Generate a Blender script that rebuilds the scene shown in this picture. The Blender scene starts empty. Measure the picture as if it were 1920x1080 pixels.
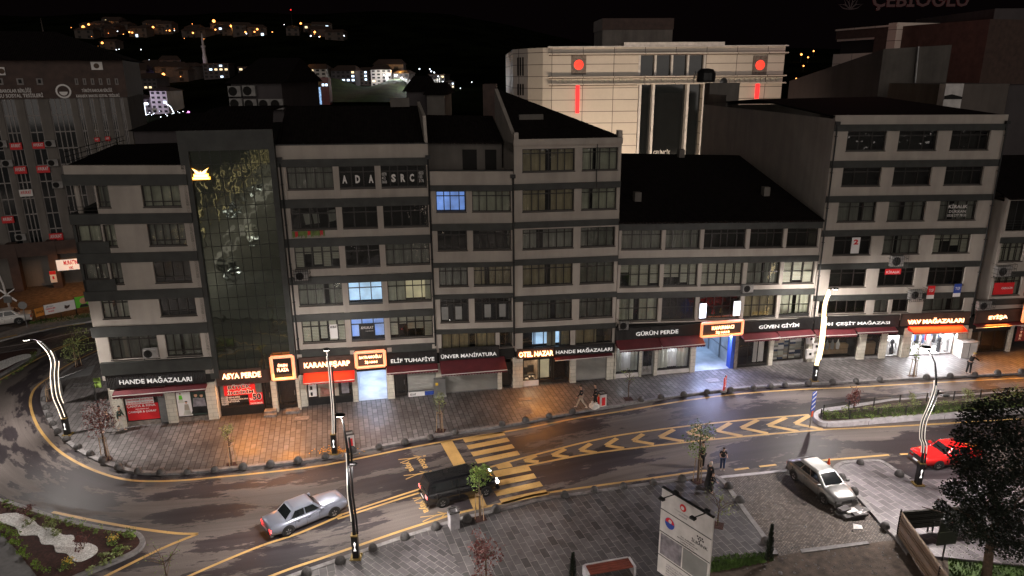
import bpy, math, random
from mathutils import Vector, Matrix, geometry
R = math.radians
PI = math.pi
rnd = random.Random(7)
S = bpy.context.scene
C = S.collection

# ------------------------------------------------------------------ camera
FPX, TH, ROLL, CAMH = 1330.0, R(16.75), R(0.45), 22.0
cam = bpy.data.objects.new("camera", bpy.data.cameras.new("camera"))
C.objects.link(cam)
cam.data.sensor_width = 36.0
cam.data.lens = FPX / 1920 * 36.0
cam.data.clip_end = 3000
cam.location = (0, 0, CAMH)
_f = Vector((0, math.cos(TH), -math.sin(TH)))
_r0 = Vector((1, 0, 0)); _u0 = _r0.cross(_f)
_r = _r0 * math.cos(ROLL) - _u0 * math.sin(ROLL)
_u = _r0 * math.sin(ROLL) + _u0 * math.cos(ROLL)
cam.rotation_euler = Matrix((_r, _u, -_f)).transposed().to_euler()
S.camera = cam

# ------------------------------------------------------------------ sky, glow of the town, exposure
W = bpy.data.worlds.new("World"); S.world = W; W.use_nodes = True
W.node_tree.nodes["Background"].inputs[0].default_value = (0.55, 0.32, 0.36, 1)
W.node_tree.nodes["Background"].inputs[1].default_value = 0.0028
S.view_settings.view_transform = 'Standard'; S.view_settings.look = 'None'
S.view_settings.exposure = 0.0; S.view_settings.gamma = 1.0
sun = bpy.data.objects.new("town_glow", bpy.data.lights.new("town_glow", 'SUN'))
C.objects.link(sun)
sun.data.energy = .8; sun.data.angle = R(70); sun.data.color = (1.0, 0.90, 0.82)
sun.rotation_euler = (R(90 - 9), 0, R(8))
S.cycles.use_denoising = True
S.cycles.max_bounces = 6; S.cycles.transparent_max_bounces = 10
S.cycles.sample_clamp_indirect = 3.0
S.cycles.use_light_tree = True

# ------------------------------------------------------------------ survey helpers (pixel of the 1920x1080 photo -> point)
def ray(px, py):
    return _f + _r * ((px - 960) / FPX) - _u * ((py - 540) / FPX)
def G(px, py, z=0.0):
    d = ray(px, py); t = (z - CAMH) / d.z
    return Vector((d.x * t, d.y * t, z))
def at(px, py, Y):
    d = ray(px, py); t = Y / d.y
    return Vector((d.x * t, Y, CAMH + d.z * t))
FA = R(10.75); FO = Vector((0, 47.41, 0))
FE = Vector((math.cos(FA), math.sin(FA), 0)); FN = Vector((-math.sin(FA), math.cos(FA), 0))
def fw(u, off=0.0, z=0.0):
    return FO + FE * u + FN * off + Vector((0, 0, z))

# ------------------------------------------------------------------ materials
MATS = {}
def nt(name):
    m = bpy.data.materials.new(name); m.use_nodes = True
    t = m.node_tree; b = t.nodes["Principled BSDF"]
    MATS[name] = m
    return m, t, b
def N(t, kind, **kw):
    n = t.nodes.new(kind)
    for k, v in kw.items():
        if k.startswith('i_'):
            n.inputs[k[2:].replace('_', ' ')].default_value = v
        else: setattr(n, k, v)
    return n
def coords(t, scale=(1, 1, 1), rot=(0, 0, 0), kind='Object'):
    tc = N(t, 'ShaderNodeTexCoord'); mp = N(t, 'ShaderNodeMapping')
    mp.inputs['Scale'].default_value = scale; mp.inputs['Rotation'].default_value = rot
    t.links.new(tc.outputs[kind], mp.inputs['Vector'])
    return mp.outputs[0]
def noise(t, vec, scale, detail=4, rough=.55):
    n = N(t, 'ShaderNodeTexNoise'); n.inputs['Scale'].default_value = scale
    n.inputs['Detail'].default_value = detail; n.inputs['Roughness'].default_value = rough
    t.links.new(vec, n.inputs['Vector']); return n.outputs['Fac']
def ramp(t, fac, stops):
    r = N(t, 'ShaderNodeValToRGB'); e = r.color_ramp.elements
    while len(e) < len(stops): e.new(.5)
    for k, (p, c) in enumerate(stops):
        e[k].position = p
        e[k].color = (c, c, c, 1) if not isinstance(c, (tuple, list)) else (*c, 1)
    t.links.new(fac, r.inputs[0]); return r.outputs[0]
def bump(t, b, h, strength=.3, dist=.02):
    n = N(t, 'ShaderNodeBump'); n.inputs['Strength'].default_value = strength
    n.inputs['Distance'].default_value = dist
    t.links.new(h, n.inputs['Height']); t.links.new(n.outputs[0], b.inputs['Normal'])
def mixc(t, a, b_, fac, mode='MIX'):
    m = N(t, 'ShaderNodeMix', data_type='RGBA', blend_type=mode)
    for s, v in ((m.inputs[6], a), (m.inputs[7], b_), (m.inputs[0], fac)):
        if hasattr(v, 'links') or hasattr(v, 'is_linked'): t.links.new(v, s)
        elif isinstance(v, (int, float)): s.default_value = v
        else: s.default_value = (*v, 1)
    return m.outputs[2]
def plain(name, col, rough=.6, metal=0.0, var=.18, scale=1.5, bmp=0.0, spec=.5, coat=0.0):
    m, t, b = nt(name)
    v = coords(t); f = noise(t, v, scale, 5)
    lo = tuple(c * (1 - var) for c in col); hi = tuple(min(1, c * (1 + var)) for c in col)
    t.links.new(ramp(t, f, [(.3, lo), (.7, hi)]), b.inputs['Base Color'])
    b.inputs['Roughness'].default_value = rough; b.inputs['Metallic'].default_value = metal
    b.inputs['Specular IOR Level'].default_value = spec; b.inputs['Coat Weight'].default_value = coat
    if bmp: bump(t, b, noise(t, v, scale * 12, 3), bmp)
    return m
def emit(name, col, strength, base=(.5, .5, .5), vary=0.0, scale=1.0):
    m, t, b = nt(name)
    b.inputs['Base Color'].default_value = (*base, 1)
    b.inputs['Emission Color'].default_value = (*col, 1)
    b.inputs['Emission Strength'].default_value = strength
    if vary:
        f = noise(t, coords(t), scale, 4)
        c = ramp(t, f, [(.35, tuple(x * (1 - vary) for x in col)), (.7, col)])
        t.links.new(c, b.inputs['Emission Color'])
    return m
def wallmat(name, col, dirt=.25, rough=.85):
    m, t, b = nt(name)
    v = coords(t); f = noise(t, v, .6, 6, .6)
    streak = noise(t, coords(t, (1.1, 1.1, .14)), 1.0, 6)
    c = ramp(t, f, [(.3, tuple(x * (1 - dirt * .6) for x in col)), (.65, col)])
    c = mixc(t, c, ramp(t, streak, [(.28, 1 - dirt * .75), (.58, 1.0)]), 1.0, 'MULTIPLY')
    t.links.new(c, b.inputs['Base Color']); b.inputs['Roughness'].default_value = rough
    bump(t, b, noise(t, v, 25, 3), .15)
    return m
def brickmat(name, col, mortar, rot, bw, bh, rough=(.3, .6), ms=.02, var=.5, off=.5, patch=True, bm=.35, kind='Object', wallrot=(0, 0, 0)):
    m, t, b = nt(name)
    v = coords(t, (1, 1, 1), (wallrot[0], wallrot[1], rot), kind)
    br = N(t, 'ShaderNodeTexBrick'); br.offset = off
    br.inputs['Scale'].default_value = 1.0
    br.inputs['Brick Width'].default_value = bw; br.inputs['Row Height'].default_value = bh
    br.inputs['Mortar Size'].default_value = ms; br.inputs['Mortar Smooth'].default_value = .3
    br.inputs['Color1'].default_value = (*[c * (1 - var * .5) for c in col], 1)
    br.inputs['Color2'].default_value = (*[c * (1 + var * .5) for c in col], 1)
    br.inputs['Mortar'].default_value = (*mortar, 1); br.inputs['Bias'].default_value = 0
    t.links.new(v, br.inputs['Vector'])
    w = coords(t)
    f = noise(t, w, .25, 6, .65)
    c = mixc(t, br.outputs['Color'], ramp(t, f, [(.32, 1 - .4 * min(1, var * 3)), (.62, 1 + .15 * min(1, var * 3))]), 1.0, 'MULTIPLY')
    f2 = noise(t, w, 2.2, 6, .7)
    c = mixc(t, c, ramp(t, f2, [(.3, 1 - .28 * min(1, var * 3)), (.7, 1 + .2 * min(1, var * 3))]), 1.0, 'MULTIPLY')
    t.links.new(c, b.inputs['Base Color'])
    b.inputs['Specular IOR Level'].default_value = .4
    if patch: t.links.new(ramp(t, f, [(.38, rough[0]), (.6, rough[1])]), b.inputs['Roughness'])
    else: b.inputs['Roughness'].default_value = rough[1]
    bump(t, b, br.outputs['Fac'], -bm, .02)
    return m

wallmat('plaster', (.43, .385, .34), .26)
wallmat('plaster_old', (.165, .148, .132), .4)
wallmat('plaster_grey', (.068, .058, .060), .3)
wallmat('plaster_dim', (.12, .10, .088), .3)
plain('band', (.032, .034, .031), .55, var=.3)
plain('dark_trim', (.02, .019, .018), .45)
plain('frame_brown', (.022, .017, .014), .4)
plain('frame_white', (.20, .18, .17), .5)
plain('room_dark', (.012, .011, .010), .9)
plain('metal_grey', (.25, .25, .25), .4, .6)
plain('steel_dark', (.03, .03, .03), .4, .5)
plain('gold', (.30, .21, .07), .5, .5)
plain('awning_red', (.10, .014, .018), .7, var=.25)
plain('awning_bright', (.5, .012, .012), .6)
plain('white_trim', (.6, .57, .55), .6)
plain('passage_wall', (.42, .44, .46), .5, var=.35, scale=.7)
plain('concrete', (.26, .25, .24), .8, var=.25, scale=3, bmp=.2)
plain('kerb_stone', (.19, .18, .18), .7, var=.35, scale=4, bmp=.2)
plain('kerb_white', (.42, .40, .42), .7, var=.25, scale=3, bmp=.2)
plain('bollard_stone', (.06, .056, .055), .7, var=.4, scale=6, bmp=.3)
plain('bark', (.10, .065, .045), .85, var=.4, scale=8, bmp=.4)
plain('stake_wood', (.30, .21, .13), .8, var=.3, scale=5)
plain('leaf_green', (.13, .20, .035), .6, var=.6, scale=3)
plain('leaf_pale', (.20, .24, .08), .6, var=.5, scale=3)
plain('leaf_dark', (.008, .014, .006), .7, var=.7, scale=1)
plain('leaf_red', (.12, .035, .03), .6, var=.6, scale=3)
plain('leaf_bright', (.14, .24, .02), .6, var=.4, scale=3)
plain('flower_yellow', (.65, .42, .02), .6)
plain('litter_orange', (.7, .30, .03), .7, var=.5, scale=9)
plain('mulch', (.045, .016, .012), .95, var=.6, scale=9, bmp=.6)
plain('gravel_white', (.74, .71, .68), .9, var=.45, scale=14, bmp=.8)
plain('soil', (.075, .055, .042), .95, var=.6, scale=2.5, bmp=.8)
plain('grass_blade', (.06, .11, .02), .8, var=.6, scale=2)
plain('skin', (.45, .27, .19), .6)
plain('hair_dark', (.02, .015, .012), .6)
plain('cloth_black', (.012, .012, .014), .9)
plain('cloth_white', (.55, .53, .5), .8)
plain('cloth_jeans', (.03, .05, .11), .9)
plain('cloth_beige', (.38, .33, .27), .9)
plain('cloth_green', (.03, .05, .04), .9)
plain('cloth_grey', (.28, .28, .27), .9)
plain('hat_yellow', (.6, .45, .12), .8)
plain('rubber', (.01, .01, .01), .8)
plain('rim', (.4, .4, .4), .3, .8)
plain('chrome', (.6, .6, .6), .15, 1.0)
plain('car_glass', (.010, .012, .013), .06, spec=.7)
plain('paint_silver', (.20, .20, .195), .38, .55, var=.05, coat=.6)
plain('paint_grey', (.27, .29, .36), .3, .5, var=.05, coat=.6)
plain('paint_black', (.008, .008, .009), .18, .0, var=.05, coat=.6)
plain('paint_red', (.55, .012, .012), .25, 0, var=.05, coat=.6)
plain('paint_white', (.62, .6, .57), .3, 0, var=.05, coat=.6)
plain('plastic_black', (.015, .015, .015), .5)
plain('cone_orange', (.75, .09, .02), .5)
plain('bench_wood', (.16, .04, .025), .5, var=.3)
plain('granite_dark', (.075, .07, .07), .6, var=.3, scale=4)
plain('cardboard', (.33, .22, .12), .8, var=.3)
plain('red_print', (.62, .015, .02), .6, var=.05)
plain('white_print', (.75, .73, .72), .6, var=.05)
plain('black_print', (.012, .012, .012), .6, var=.05)
plain('blue_print', (.03, .07, .35), .6, var=.05)
plain('green_print', (.13, .55, .03), .6, var=.05)
plain('orange_print', (.65, .25, .04), .6, var=.1)
plain('grey_print', (.22, .2, .22), .6, var=.5, scale=3)
plain('photo_skin', (.55, .30, .18), .6)
plain('fabric_rose', (.45, .20, .16), .7)
plain('sign_letter', (.72, .69, .66), .5, var=.03)
plain('stone_bare', (.18, .15, .13), .8, var=.4, scale=5)
plain('curtain_net', (.50, .50, .44), .9, var=.3, scale=.8)
plain('curtain_grey', (.24, .24, .23), .9, var=.2, scale=.8)
plain('curtain_dim', (.27, .27, .26), .9, var=.3, scale=.8)
plain('curtain_warm', (.42, .36, .26), .9, var=.3, scale=.8)
plain('blind', (.55, .53, .48), .7, var=.1)
plain('brown_clad', (.06, .034, .026), .7, var=.3)
plain('minaret_stone', (.35, .3, .28), .8)
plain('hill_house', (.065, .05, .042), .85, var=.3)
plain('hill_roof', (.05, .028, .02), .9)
brickmat('stone_cladding', (.56, .53, .45), (.22, .2, .17), 0, .6, .3, (.5, .6), .008, .12, .5, False, .1, wallrot=(R(90), 0, 0))
brickmat('panel_cladding', (.60, .54, .47), (.10, .075, .06), 0, 4.2, 1.55, (.4, .45), .045, .05, 0, False, .2, wallrot=(R(90), 0, 0))

# roof tiles
m, t, b = nt('roof_tile')
v = coords(t); w = N(t, 'ShaderNodeTexWave', wave_type='BANDS', bands_direction='X'); w.inputs['Scale'].default_value = 1.5
t.links.new(v, w.inputs['Vector'])
t.links.new(ramp(t, noise(t, v, 3, 4), [(.3, (.008, .006, .006)), (.7, (.018, .014, .013))]), b.inputs['Base Color'])
b.inputs['Roughness'].default_value = .9; b.inputs['Specular IOR Level'].default_value = .1
bump(t, b, w.outputs[0], .8, .08)
# corrugated metal
def corrug(name, col, scale, direction='X', metal=.3):
    m, t, b = nt(name)
    v = coords(t); w = N(t, 'ShaderNodeTexWave', wave_type='BANDS', bands_direction=direction, wave_profile='SIN')
    w.inputs['Scale'].default_value = scale
    t.links.new(v, w.inputs['Vector'])
    t.links.new(ramp(t, noise(t, v, 1.3, 4), [(.3, tuple(c * .8 for c in col)), (.7, col)]), b.inputs['Base Color'])
    b.inputs['Roughness'].default_value = .5; b.inputs['Metallic'].default_value = metal
    bump(t, b, w.outputs[0], .9, .05)
corrug('shutter_metal', (.42, .41, .38), 3.2, 'Z')
corrug('sign_board', (.014, .013, .013), 3.2, 'X', 0)
corrug('corrugated_sheet', (.36, .27, .19), 1.8, 'Z')
corrug('corrugated_dark', (.07, .07, .06), 1.8, 'Z')
# glass: see-through with wavy reflections
def glassmat(name, tint, wav, rough=.0, refl=1.0):
    m, t, b = nt(name)
    t.nodes.remove(b); out = t.nodes['Material Output']
    tr = N(t, 'ShaderNodeBsdfTransparent'); tr.inputs[0].default_value = (*tint, 1)
    gl = N(t, 'ShaderNodeBsdfGlossy'); gl.inputs['Roughness'].default_value = rough
    gl.inputs['Color'].default_value = (refl, refl, refl, 1)
    fr = N(t, 'ShaderNodeFresnel'); fr.inputs[0].default_value = 1.7
    bp = N(t, 'ShaderNodeBump'); bp.inputs['Strength'].default_value = wav; bp.inputs['Distance'].default_value = .1
    t.links.new(noise(t, coords(t), 1.1, 2), bp.inputs['Height'])
    t.links.new(bp.outputs[0], gl.inputs['Normal'])
    mx = N(t, 'ShaderNodeMixShader')
    mul = N(t, 'ShaderNodeMath', operation='MULTIPLY'); mul.inputs[1].default_value = 1.6
    t.links.new(fr.outputs[0], mul.inputs[0])
    t.links.new(mul.outputs[0], mx.inputs[0]); t.links.new(tr.outputs[0], mx.inputs[1]); t.links.new(gl.outputs[0], mx.inputs[2])
    t.links.new(mx.outputs[0], out.inputs['Surface'])
glassmat('window_glass', (.84, .86, .80), .30)
glassmat('shop_glass', (.9, .9, .88), .12)
m, t, b = nt('mirror_glass')
b.inputs['Base Color'].default_value = (.17, .19, .155, 1); b.inputs['Metallic'].default_value = .92
b.inputs['Roughness'].default_value = .03
bp = N(t, 'ShaderNodeBump'); bp.inputs['Strength'].default_value = .13; bp.inputs['Distance'].default_value = .1
v = coords(t); n1 = noise(t, v, .75, 2); t.links.new(n1, bp.inputs['Height']); t.links.new(bp.outputs[0], b.inputs['Normal'])
# asphalt (uses UV: u along the street, v across, in metres)
m, t, b = nt('asphalt')
v = coords(t, (.13, .42, 1), kind='UV'); f = noise(t, v, 1.0, 9, .70)
v2 = coords(t, (.04, 1.6, 1), kind='UV'); f2 = noise(t, v2, 1.0, 5, .6)
wetmask = ramp(t, f, [(.485, 0.0), (.505, 1.0)])
fine = noise(t, coords(t), 30, 3)
dry = mixc(t, (.125, .106, .098), ramp(t, f2, [(.3, .72), (.7, 1.25)]), 1.0, 'MULTIPLY')
wet = mixc(t, (.034, .028, .031), ramp(t, f2, [(.3, .8), (.7, 1.3)]), 1.0, 'MULTIPLY')
c = mixc(t, dry, wet, wetmask)
uvn = N(t, 'ShaderNodeTexCoord'); sp = N(t, 'ShaderNodeSeparateXYZ'); t.links.new(uvn.outputs['UV'], sp.inputs[0])
wob = N(t, 'ShaderNodeMath', operation='MULTIPLY_ADD'); t.links.new(f2, wob.inputs[0]); wob.inputs[1].default_value = 1.6; t.links.new(sp.outputs['Y'], wob.inputs[2])
mr = N(t, 'ShaderNodeMapRange'); mr.inputs[1].default_value = 0; mr.inputs[2].default_value = 16; t.links.new(wob.outputs[0], mr.inputs[0])
track = ramp(t, mr.outputs[0], [(.05, 1.1), (.16, 1.25), (.24, .68), (.40, .72), (.47, 1.3), (.56, 1.15), (.64, .75), (.78, .8), (.86, 1.15)])
c = mixc(t, c, track, .75, 'MULTIPLY')
c = mixc(t, c, ramp(t, fine, [(.3, .75), (.7, 1.2)]), 1.0, 'MULTIPLY')
t.links.new(c, b.inputs['Base Color'])
t.links.new(ramp(t, f, [(.44, .75), (.52, .52)]), b.inputs['Roughness']); b.inputs['Specular IOR Level'].default_value = .26
bump(t, b, fine, .5, .01)
plain('asphalt_plain', (.07, .062, .058), .7, var=.35, scale=.3, bmp=.2)
# worn yellow and white paint
def paintmat(name, col, wear=.35):
    m, t, b = nt(name); v = coords(t)
    f = noise(t, v, 9, 6, .7); f2 = noise(t, v, .7, 4)
    c = ramp(t, f, [(wear - .06, (.10, .075, .05)), (wear + .03, col)])
    c = mixc(t, c, ramp(t, f2, [(.3, .7), (.7, 1.1)]), 1.0, 'MULTIPLY')
    t.links.new(c, b.inputs['Base Color']); b.inputs['Roughness'].default_value = .6
paintmat('paint_yellow', (.56, .345, .12), .38); paintmat('paint_line_white', (.5, .47, .45), .42)
brickmat('paver_far', (.132, .123, .122), (.036, .031, .031), R(76), .66, .33, (.38, .62), .026, .5)
brickmat('paver_near', (.085, .078, .080), (.24, .22, .21), R(70.5), .72, .36, (.35, .6), .011, .7)
brickmat('paver_near_b', (.085, .078, .082), (.24, .22, .21), R(43), .6, .30, (.35, .6), .011, .7)
brickmat('paver_right', (.14, .125, .135), (.30, .28, .27), R(69), .95, .42, (.35, .6), .016, .6)
brickmat('cobble', (.15, .125, .108), (.05, .04, .034), R(15), .13, .13, (.6, .85), .02, .9, .5, True, .7)

emit('neon_core', (1.0, .60, .32), 3.2); emit('neon_halo', (1.0, .20, .010), 1.4)
emit('neon_amber', (1.0, .42, .03), 3.5); emit('neon_amber_rim', (1.0, .25, .0), 1.2)
emit('led_strip', (1.0, .80, .62), 2.2); emit('led_strip_hot', (1.0, .74, .36), 3.0)
emit('led_strip_dim', (1.0, .84, .70), .75)
emit('emblem_light', (1.0, .95, .9), 1.2)
emit('lit_blue', (.19, .37, 1.0), 1.15, vary=.6, scale=.9); emit('lit_sky', (.42, .66, 1.0), 1.4, vary=.5, scale=1.1)
emit('lit_warm', (1.0, .85, .5), .45, vary=.5, scale=1.3); emit('lit_white', (.95, .97, 1.0), 3.2, vary=.25, scale=1.2)
emit('lit_panel', (.75, .82, 1.0), 5.0); emit('lamp_face', (1.0, .93, .82), 14.0)
emit('tube_blue', (.6, .72, 1.0), 4.0); emit('tube_white', (.95, .95, 1.0), 14.0); emit('tube_warm', (1.0, .72, .4), 8)
emit('red_light', (1.0, .03, .03), 1.5, base=(.2, .01, .01)); emit('red_disc', (1.0, .06, .03), 1.7, base=(.2, .01, .01), vary=.45, scale=.8)
emit('tail_glow', (1.0, .02, .02), 2.5); emit('head_glow', (1, .96, .95), 14)
emit('far_orange', (1.0, .33, .07), 4.5); emit('far_white', (.8, .88, 1.0), 5); emit('far_warm_win', (1.0, .75, .4), 1.6); emit('far_cool_win', (.62, .8, 1.0), 2.4)
emit('far_violet', (.55, .4, 1.0), 7); emit('far_blue_dots', (.3, .55, 1.0), 1.8, vary=1.0, scale=3.5); emit('far_pink', (1.0, .25, .9), 2.5); emit('sign_dim_red', (.5, .02, .03), .02, base=(.008, .003, .003))
emit('sign_letter_glow', (.95, .9, .85), .35, base=(.7, .7, .7))

# ------------------------------------------------------------------ mesh builder
def shear_none(x, y, z): return (x, y, z)
class MB:
    def __init__(s): s.v = []; s.f = []; s.m = []; s.uv = None
    def add(s, vs, fs, mi=0):
        n = len(s.v); s.v += [tuple(v) for v in vs]
        for f in fs: s.f.append([i + n for i in f]); s.m.append(mi)
        return s
    def box(s, x0, x1, y0, y1, z0, z1, mi=0):
        return s.add([(x0, y0, z0), (x1, y0, z0), (x1, y1, z0), (x0, y1, z0), (x0, y0, z1), (x1, y0, z1), (x1, y1, z1), (x0, y1, z1)],
                     [(0, 3, 2, 1), (4, 5, 6, 7), (0, 1, 5, 4), (1, 2, 6, 5), (2, 3, 7, 6), (3, 0, 4, 7)], mi)
    def quad(s, a, b, c, d, mi=0): return s.add([a, b, c, d], [(0, 1, 2, 3)], mi)
    def prism(s, poly, z0, z1, mi=0):
        n = len(poly); vs = [(p[0], p[1], z0) for p in poly] + [(p[0], p[1], z1) for p in poly]
        fs = [(i, (i + 1) % n, n + (i + 1) % n, n + i) for i in range(n)]
        tris = geometry.tessellate_polygon([[Vector((p[0], p[1], 0)) for p in poly]])
        for tr in tris: fs.append(tuple(n + i for i in tr)); fs.append(tuple(reversed(tr)))
        return s.add(vs, fs, mi)
    def sheet(s, poly, z, mi=0):
        tris = geometry.tessellate_polygon([[Vector((p[0], p[1], 0)) for p in poly]])
        fs = []
        for tr in tris:
            a, b_, c_ = [Vector((poly[i][0], poly[i][1], 0)) for i in tr]
            fs.append(tuple(tr) if (b_ - a).cross(c_ - a).z > 0 else tuple(reversed(tr)))
        return s.add([(p[0], p[1], z) for p in poly], fs, mi)
    def tube(s, pts, r, n=8, mi=0, cap=True):
        pts = [Vector(p) for p in pts]; rs = r if isinstance(r, (list, tuple)) else [r] * len(pts)
        base = len(s.v); prev = None
        for k, p in enumerate(pts):
            d = (pts[min(k + 1, len(pts) - 1)] - pts[max(k - 1, 0)]).normalized()
            a = prev if prev is not None else (Vector((1, 0, 0)) if abs(d.x) < .8 else Vector((0, 1, 0)))
            x = (a - d * a.dot(d)).normalized(); y = d.cross(x); prev = x
            for i in range(n):
                q = p + (x * math.cos(2 * PI * i / n) + y * math.sin(2 * PI * i / n)) * rs[k]
                s.v.append(tuple(q))
        for k in range(len(pts) - 1):
            for i in range(n):
                j = (i + 1) % n
                s.f.append([base + k * n + i, base + k * n + j, base + (k + 1) * n + j, base + (k + 1) * n + i]); s.m.append(mi)
        if cap:
            s.f.append([base + i for i in reversed(range(n))]); s.m.append(mi)
            s.f.append([base + (len(pts) - 1) * n + i for i in range(n)]); s.m.append(mi)
        return s
    def lathe(s, prof, n=16, c=(0, 0), mi=0):
        base = len(s.v)
        for r, z in prof:
            for i in range(n): s.v.append((c[0] + r * math.cos(2 * PI * i / n), c[1] + r * math.sin(2 * PI * i / n), z))
        for k in range(len(prof) - 1):
            for i in range(n):
                j = (i + 1) % n
                s.f.append([base + k * n + i, base + k * n + j, base + (k + 1) * n + j, base + (k + 1) * n + i]); s.m.append(mi)
        s.f.append([base + (len(prof) - 1) * n + i for i in range(n)]); s.m.append(mi)
        return s
    def build(s, name, mats, parent=None, tf=None, smooth=False):
        me = bpy.data.meshes.new(name)
        vs = [tf(*v) for v in s.v] if tf else s.v
        me.from_pydata(vs, [], s.f)
        for mname in ([mats] if isinstance(mats, str) else mats): me.materials.append(MATS[mname])
        for p, mi in zip(me.polygons, s.m): p.material_index = mi
        if smooth:
            for p in me.polygons: p.use_smooth = True
        if s.uv:
            ul = me.uv_layers.new(name='UVMap')
            for l in me.loops: ul.data[l.index].uv = s.uv[l.vertex_index]
        me.update()
        o = bpy.data.objects.new(name, me); C.objects.link(o)
        if parent: o.parent = parent
        return o
def thing(name, label, cat, loc=(0, 0, 0), rz=0.0, group=None):
    o = bpy.data.objects.new(name, None); C.objects.link(o)
    o.location = loc; o.rotation_euler = (0, 0, rz); o.empty_display_size = .3
    o['label'] = label; o['category'] = cat
    if group: o['group'] = group
    return o
def tag(o, label, cat, group=None, kind=None):
    o['label'] = label; o['category'] = cat
    if group: o['group'] = group
    if kind: o['kind'] = kind
    return o
def struct(o): o['kind'] = 'structure'; return o
KIDS = {}
def children(o): return [c for c in C.objects if c.parent == o]
def dup(root, loc, rz=0.0, label=None, group=None, scale=1.0, table=None):
    table = table or tree_of(root)
    r = root.copy(); C.objects.link(r); r.location = loc; r.rotation_euler = (0, 0, rz); r.scale = (scale,) * 3
    if label: r['label'] = label
    if group: r['group'] = group
    def cp(tb, par):
        for ch, sub in tb:
            c = ch.copy(); C.objects.link(c); c.parent = par; cp(sub, c)
    cp(table, r)
    return r
def tree_of(o): return [(c, tree_of(c)) for c in children(o)]

# text as mesh; fits a width; local frame x right, z up, facing -y
def text_mb(body, w, h, y=0.0, depth=.03, bold=.012, maxs=None, mi=0, shear=0.0):
    cu = bpy.data.curves.new('lettering', 'FONT'); cu.body = body; cu.size = 1.0
    cu.extrude = 0.0; cu.offset = bold; cu.align_x = 'LEFT'; cu.resolution_u = 2; cu.shear = shear
    o = bpy.data.objects.new('lettering', cu); C.objects.link(o)
    me = bpy.data.meshes.new_from_object(o)
    bpy.data.objects.remove(o); bpy.data.curves.remove(cu)
    xs = [v.co.x for v in me.vertices]; ys = [v.co.y for v in me.vertices]
    x0, x1, y0, y1 = min(xs), max(xs), min(ys), max(ys)
    mb = MB(); n = len(me.vertices)
    sx, sy = w / (x1 - x0), h / (y1 - y0)
    vs = [((v.co.x - x0) * sx, y, (v.co.y - y0) * sy) for v in me.vertices]
    fs = [tuple(p.vertices) for p in me.polygons]
    mb.add(vs, fs, mi)
    if depth > 0:
        mb.add([(a, b_ + depth, c_) for a, b_, c_ in vs], [tuple(reversed(f)) for f in fs], mi)
        ec = {}
        for f in fs:
            for a, b_ in zip(f, f[1:] + f[:1]): ec[(a, b_)] = 1
        for (a, b_) in ec:
            if (b_, a) not in ec:
                mb.f.append([b_, a, a + n, b_ + n]); mb.m.append(mi)
    bpy.data.meshes.remove(me)
    return mb
def shift(mb, x, y, z):
    mb.v = [(a + x, b_ + y, c_ + z) for a, b_, c_ in mb.v]; return mb
def text(body, x0, x1, z0, z1, y, mat, parent, name='letters', depth=.03, bold=.012, tf=None, rise=0.0, shear=0.0):
    mb = shift(text_mb(body, x1 - x0, z1 - z0, 0, depth, bold, shear=shear), x0, y, z0)
    if rise: mb.v = [(a, b_, c_ + (a - x0) * rise) for a, b_, c_ in mb.v]
    return mb.build(name, mat, parent, tf)

# ------------------------------------------------------------------ ground, street, pavements
def offset_line(pts, d):
    out = []
    for k, p in enumerate(pts):
        a = pts[max(k - 1, 0)]; b_ = pts[min(k + 1, len(pts) - 1)]
        t_ = Vector((b_[0] - a[0], b_[1] - a[1], 0)).normalized()
        out.append(Vector((p[0] + t_.y * d, p[1] - t_.x * d, 0)))
    return out
def smooth_line(pts, n=4):
    pts = [Vector((p[0], p[1], 0)) for p in pts]; out = []
    for k in range(len(pts) - 1):
        p0 = pts[max(k - 1, 0)]; p1 = pts[k]; p2 = pts[k + 1]; p3 = pts[min(k + 2, len(pts) - 1)]
        for i in range(n):
            t_ = i / n
            out.append(.5 * ((2 * p1) + (p2 - p0) * t_ + (2 * p0 - 5 * p1 + 4 * p2 - p3) * t_ ** 2 + (3 * p1 - p0 - 3 * p2 + p3) * t_ ** 3))
    out.append(pts[-1]); return out
def ribbon(pts, w, z, uvscale=None):
    l = offset_line(pts, -w / 2); r_ = offset_line(pts, w / 2); mb = MB()
    n = len(pts); mb.v = [(p.x, p.y, z) for p in l] + [(p.x, p.y, z) for p in r_]
    for k in range(n - 1):
        mb.f.append([k, n + k, n + k + 1, k + 1]); mb.m.append(0)
    return mb
def join(*mbs):
    o = MB()
    for m_ in mbs: o.add(m_.v, m_.f); o.m[-len(m_.f):] = m_.m
    return o

# far kerb line, from the upper left round the corner to the right
FK = [(230, 641), (195.6, 656), (140.7, 683), (109.6, 704.4), (84, 724), (76, 745), (80, 768), (94, 797), (124, 831), (166, 858), (215, 878), (259, 888),
      (311, 889.5), (363, 887), (415, 882), (480, 876), (607, 860.7), (755.6, 831), (844, 815), (960, 797), (1077, 774.8), (1151, 763.4),
      (1276, 743), (1372.5, 731), (1469, 723.5), (1600, 717.5), (1744.4, 709.6), (1920, 700.5), (2050, 694), (2250, 686)]
FKw = smooth_line([G(x, y, .06) for x, y in FK])
NK = [(300, 1180), (430, 1125), (540, 1081), (607, 1057.8), (696, 1026.7), (755.6, 1006), (815, 986.7), (862, 972), (927.4, 957), (960, 950), (1018, 935),
      (1112.6, 921), (1219, 906), (1278.5, 897.5), (1314, 892), (1336, 891), (1352, 897), (1366, 910), (1380, 930), (1407, 968), (1430, 998), (1448, 1024), (1459, 1041)]
NKw = smooth_line([G(x, y, .06) for x, y in NK])

gm = MB()
gm.box(-900, 900, -260, 900, -1.0, -.03)
struct(gm.build('ground', 'asphalt_plain'))
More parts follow.
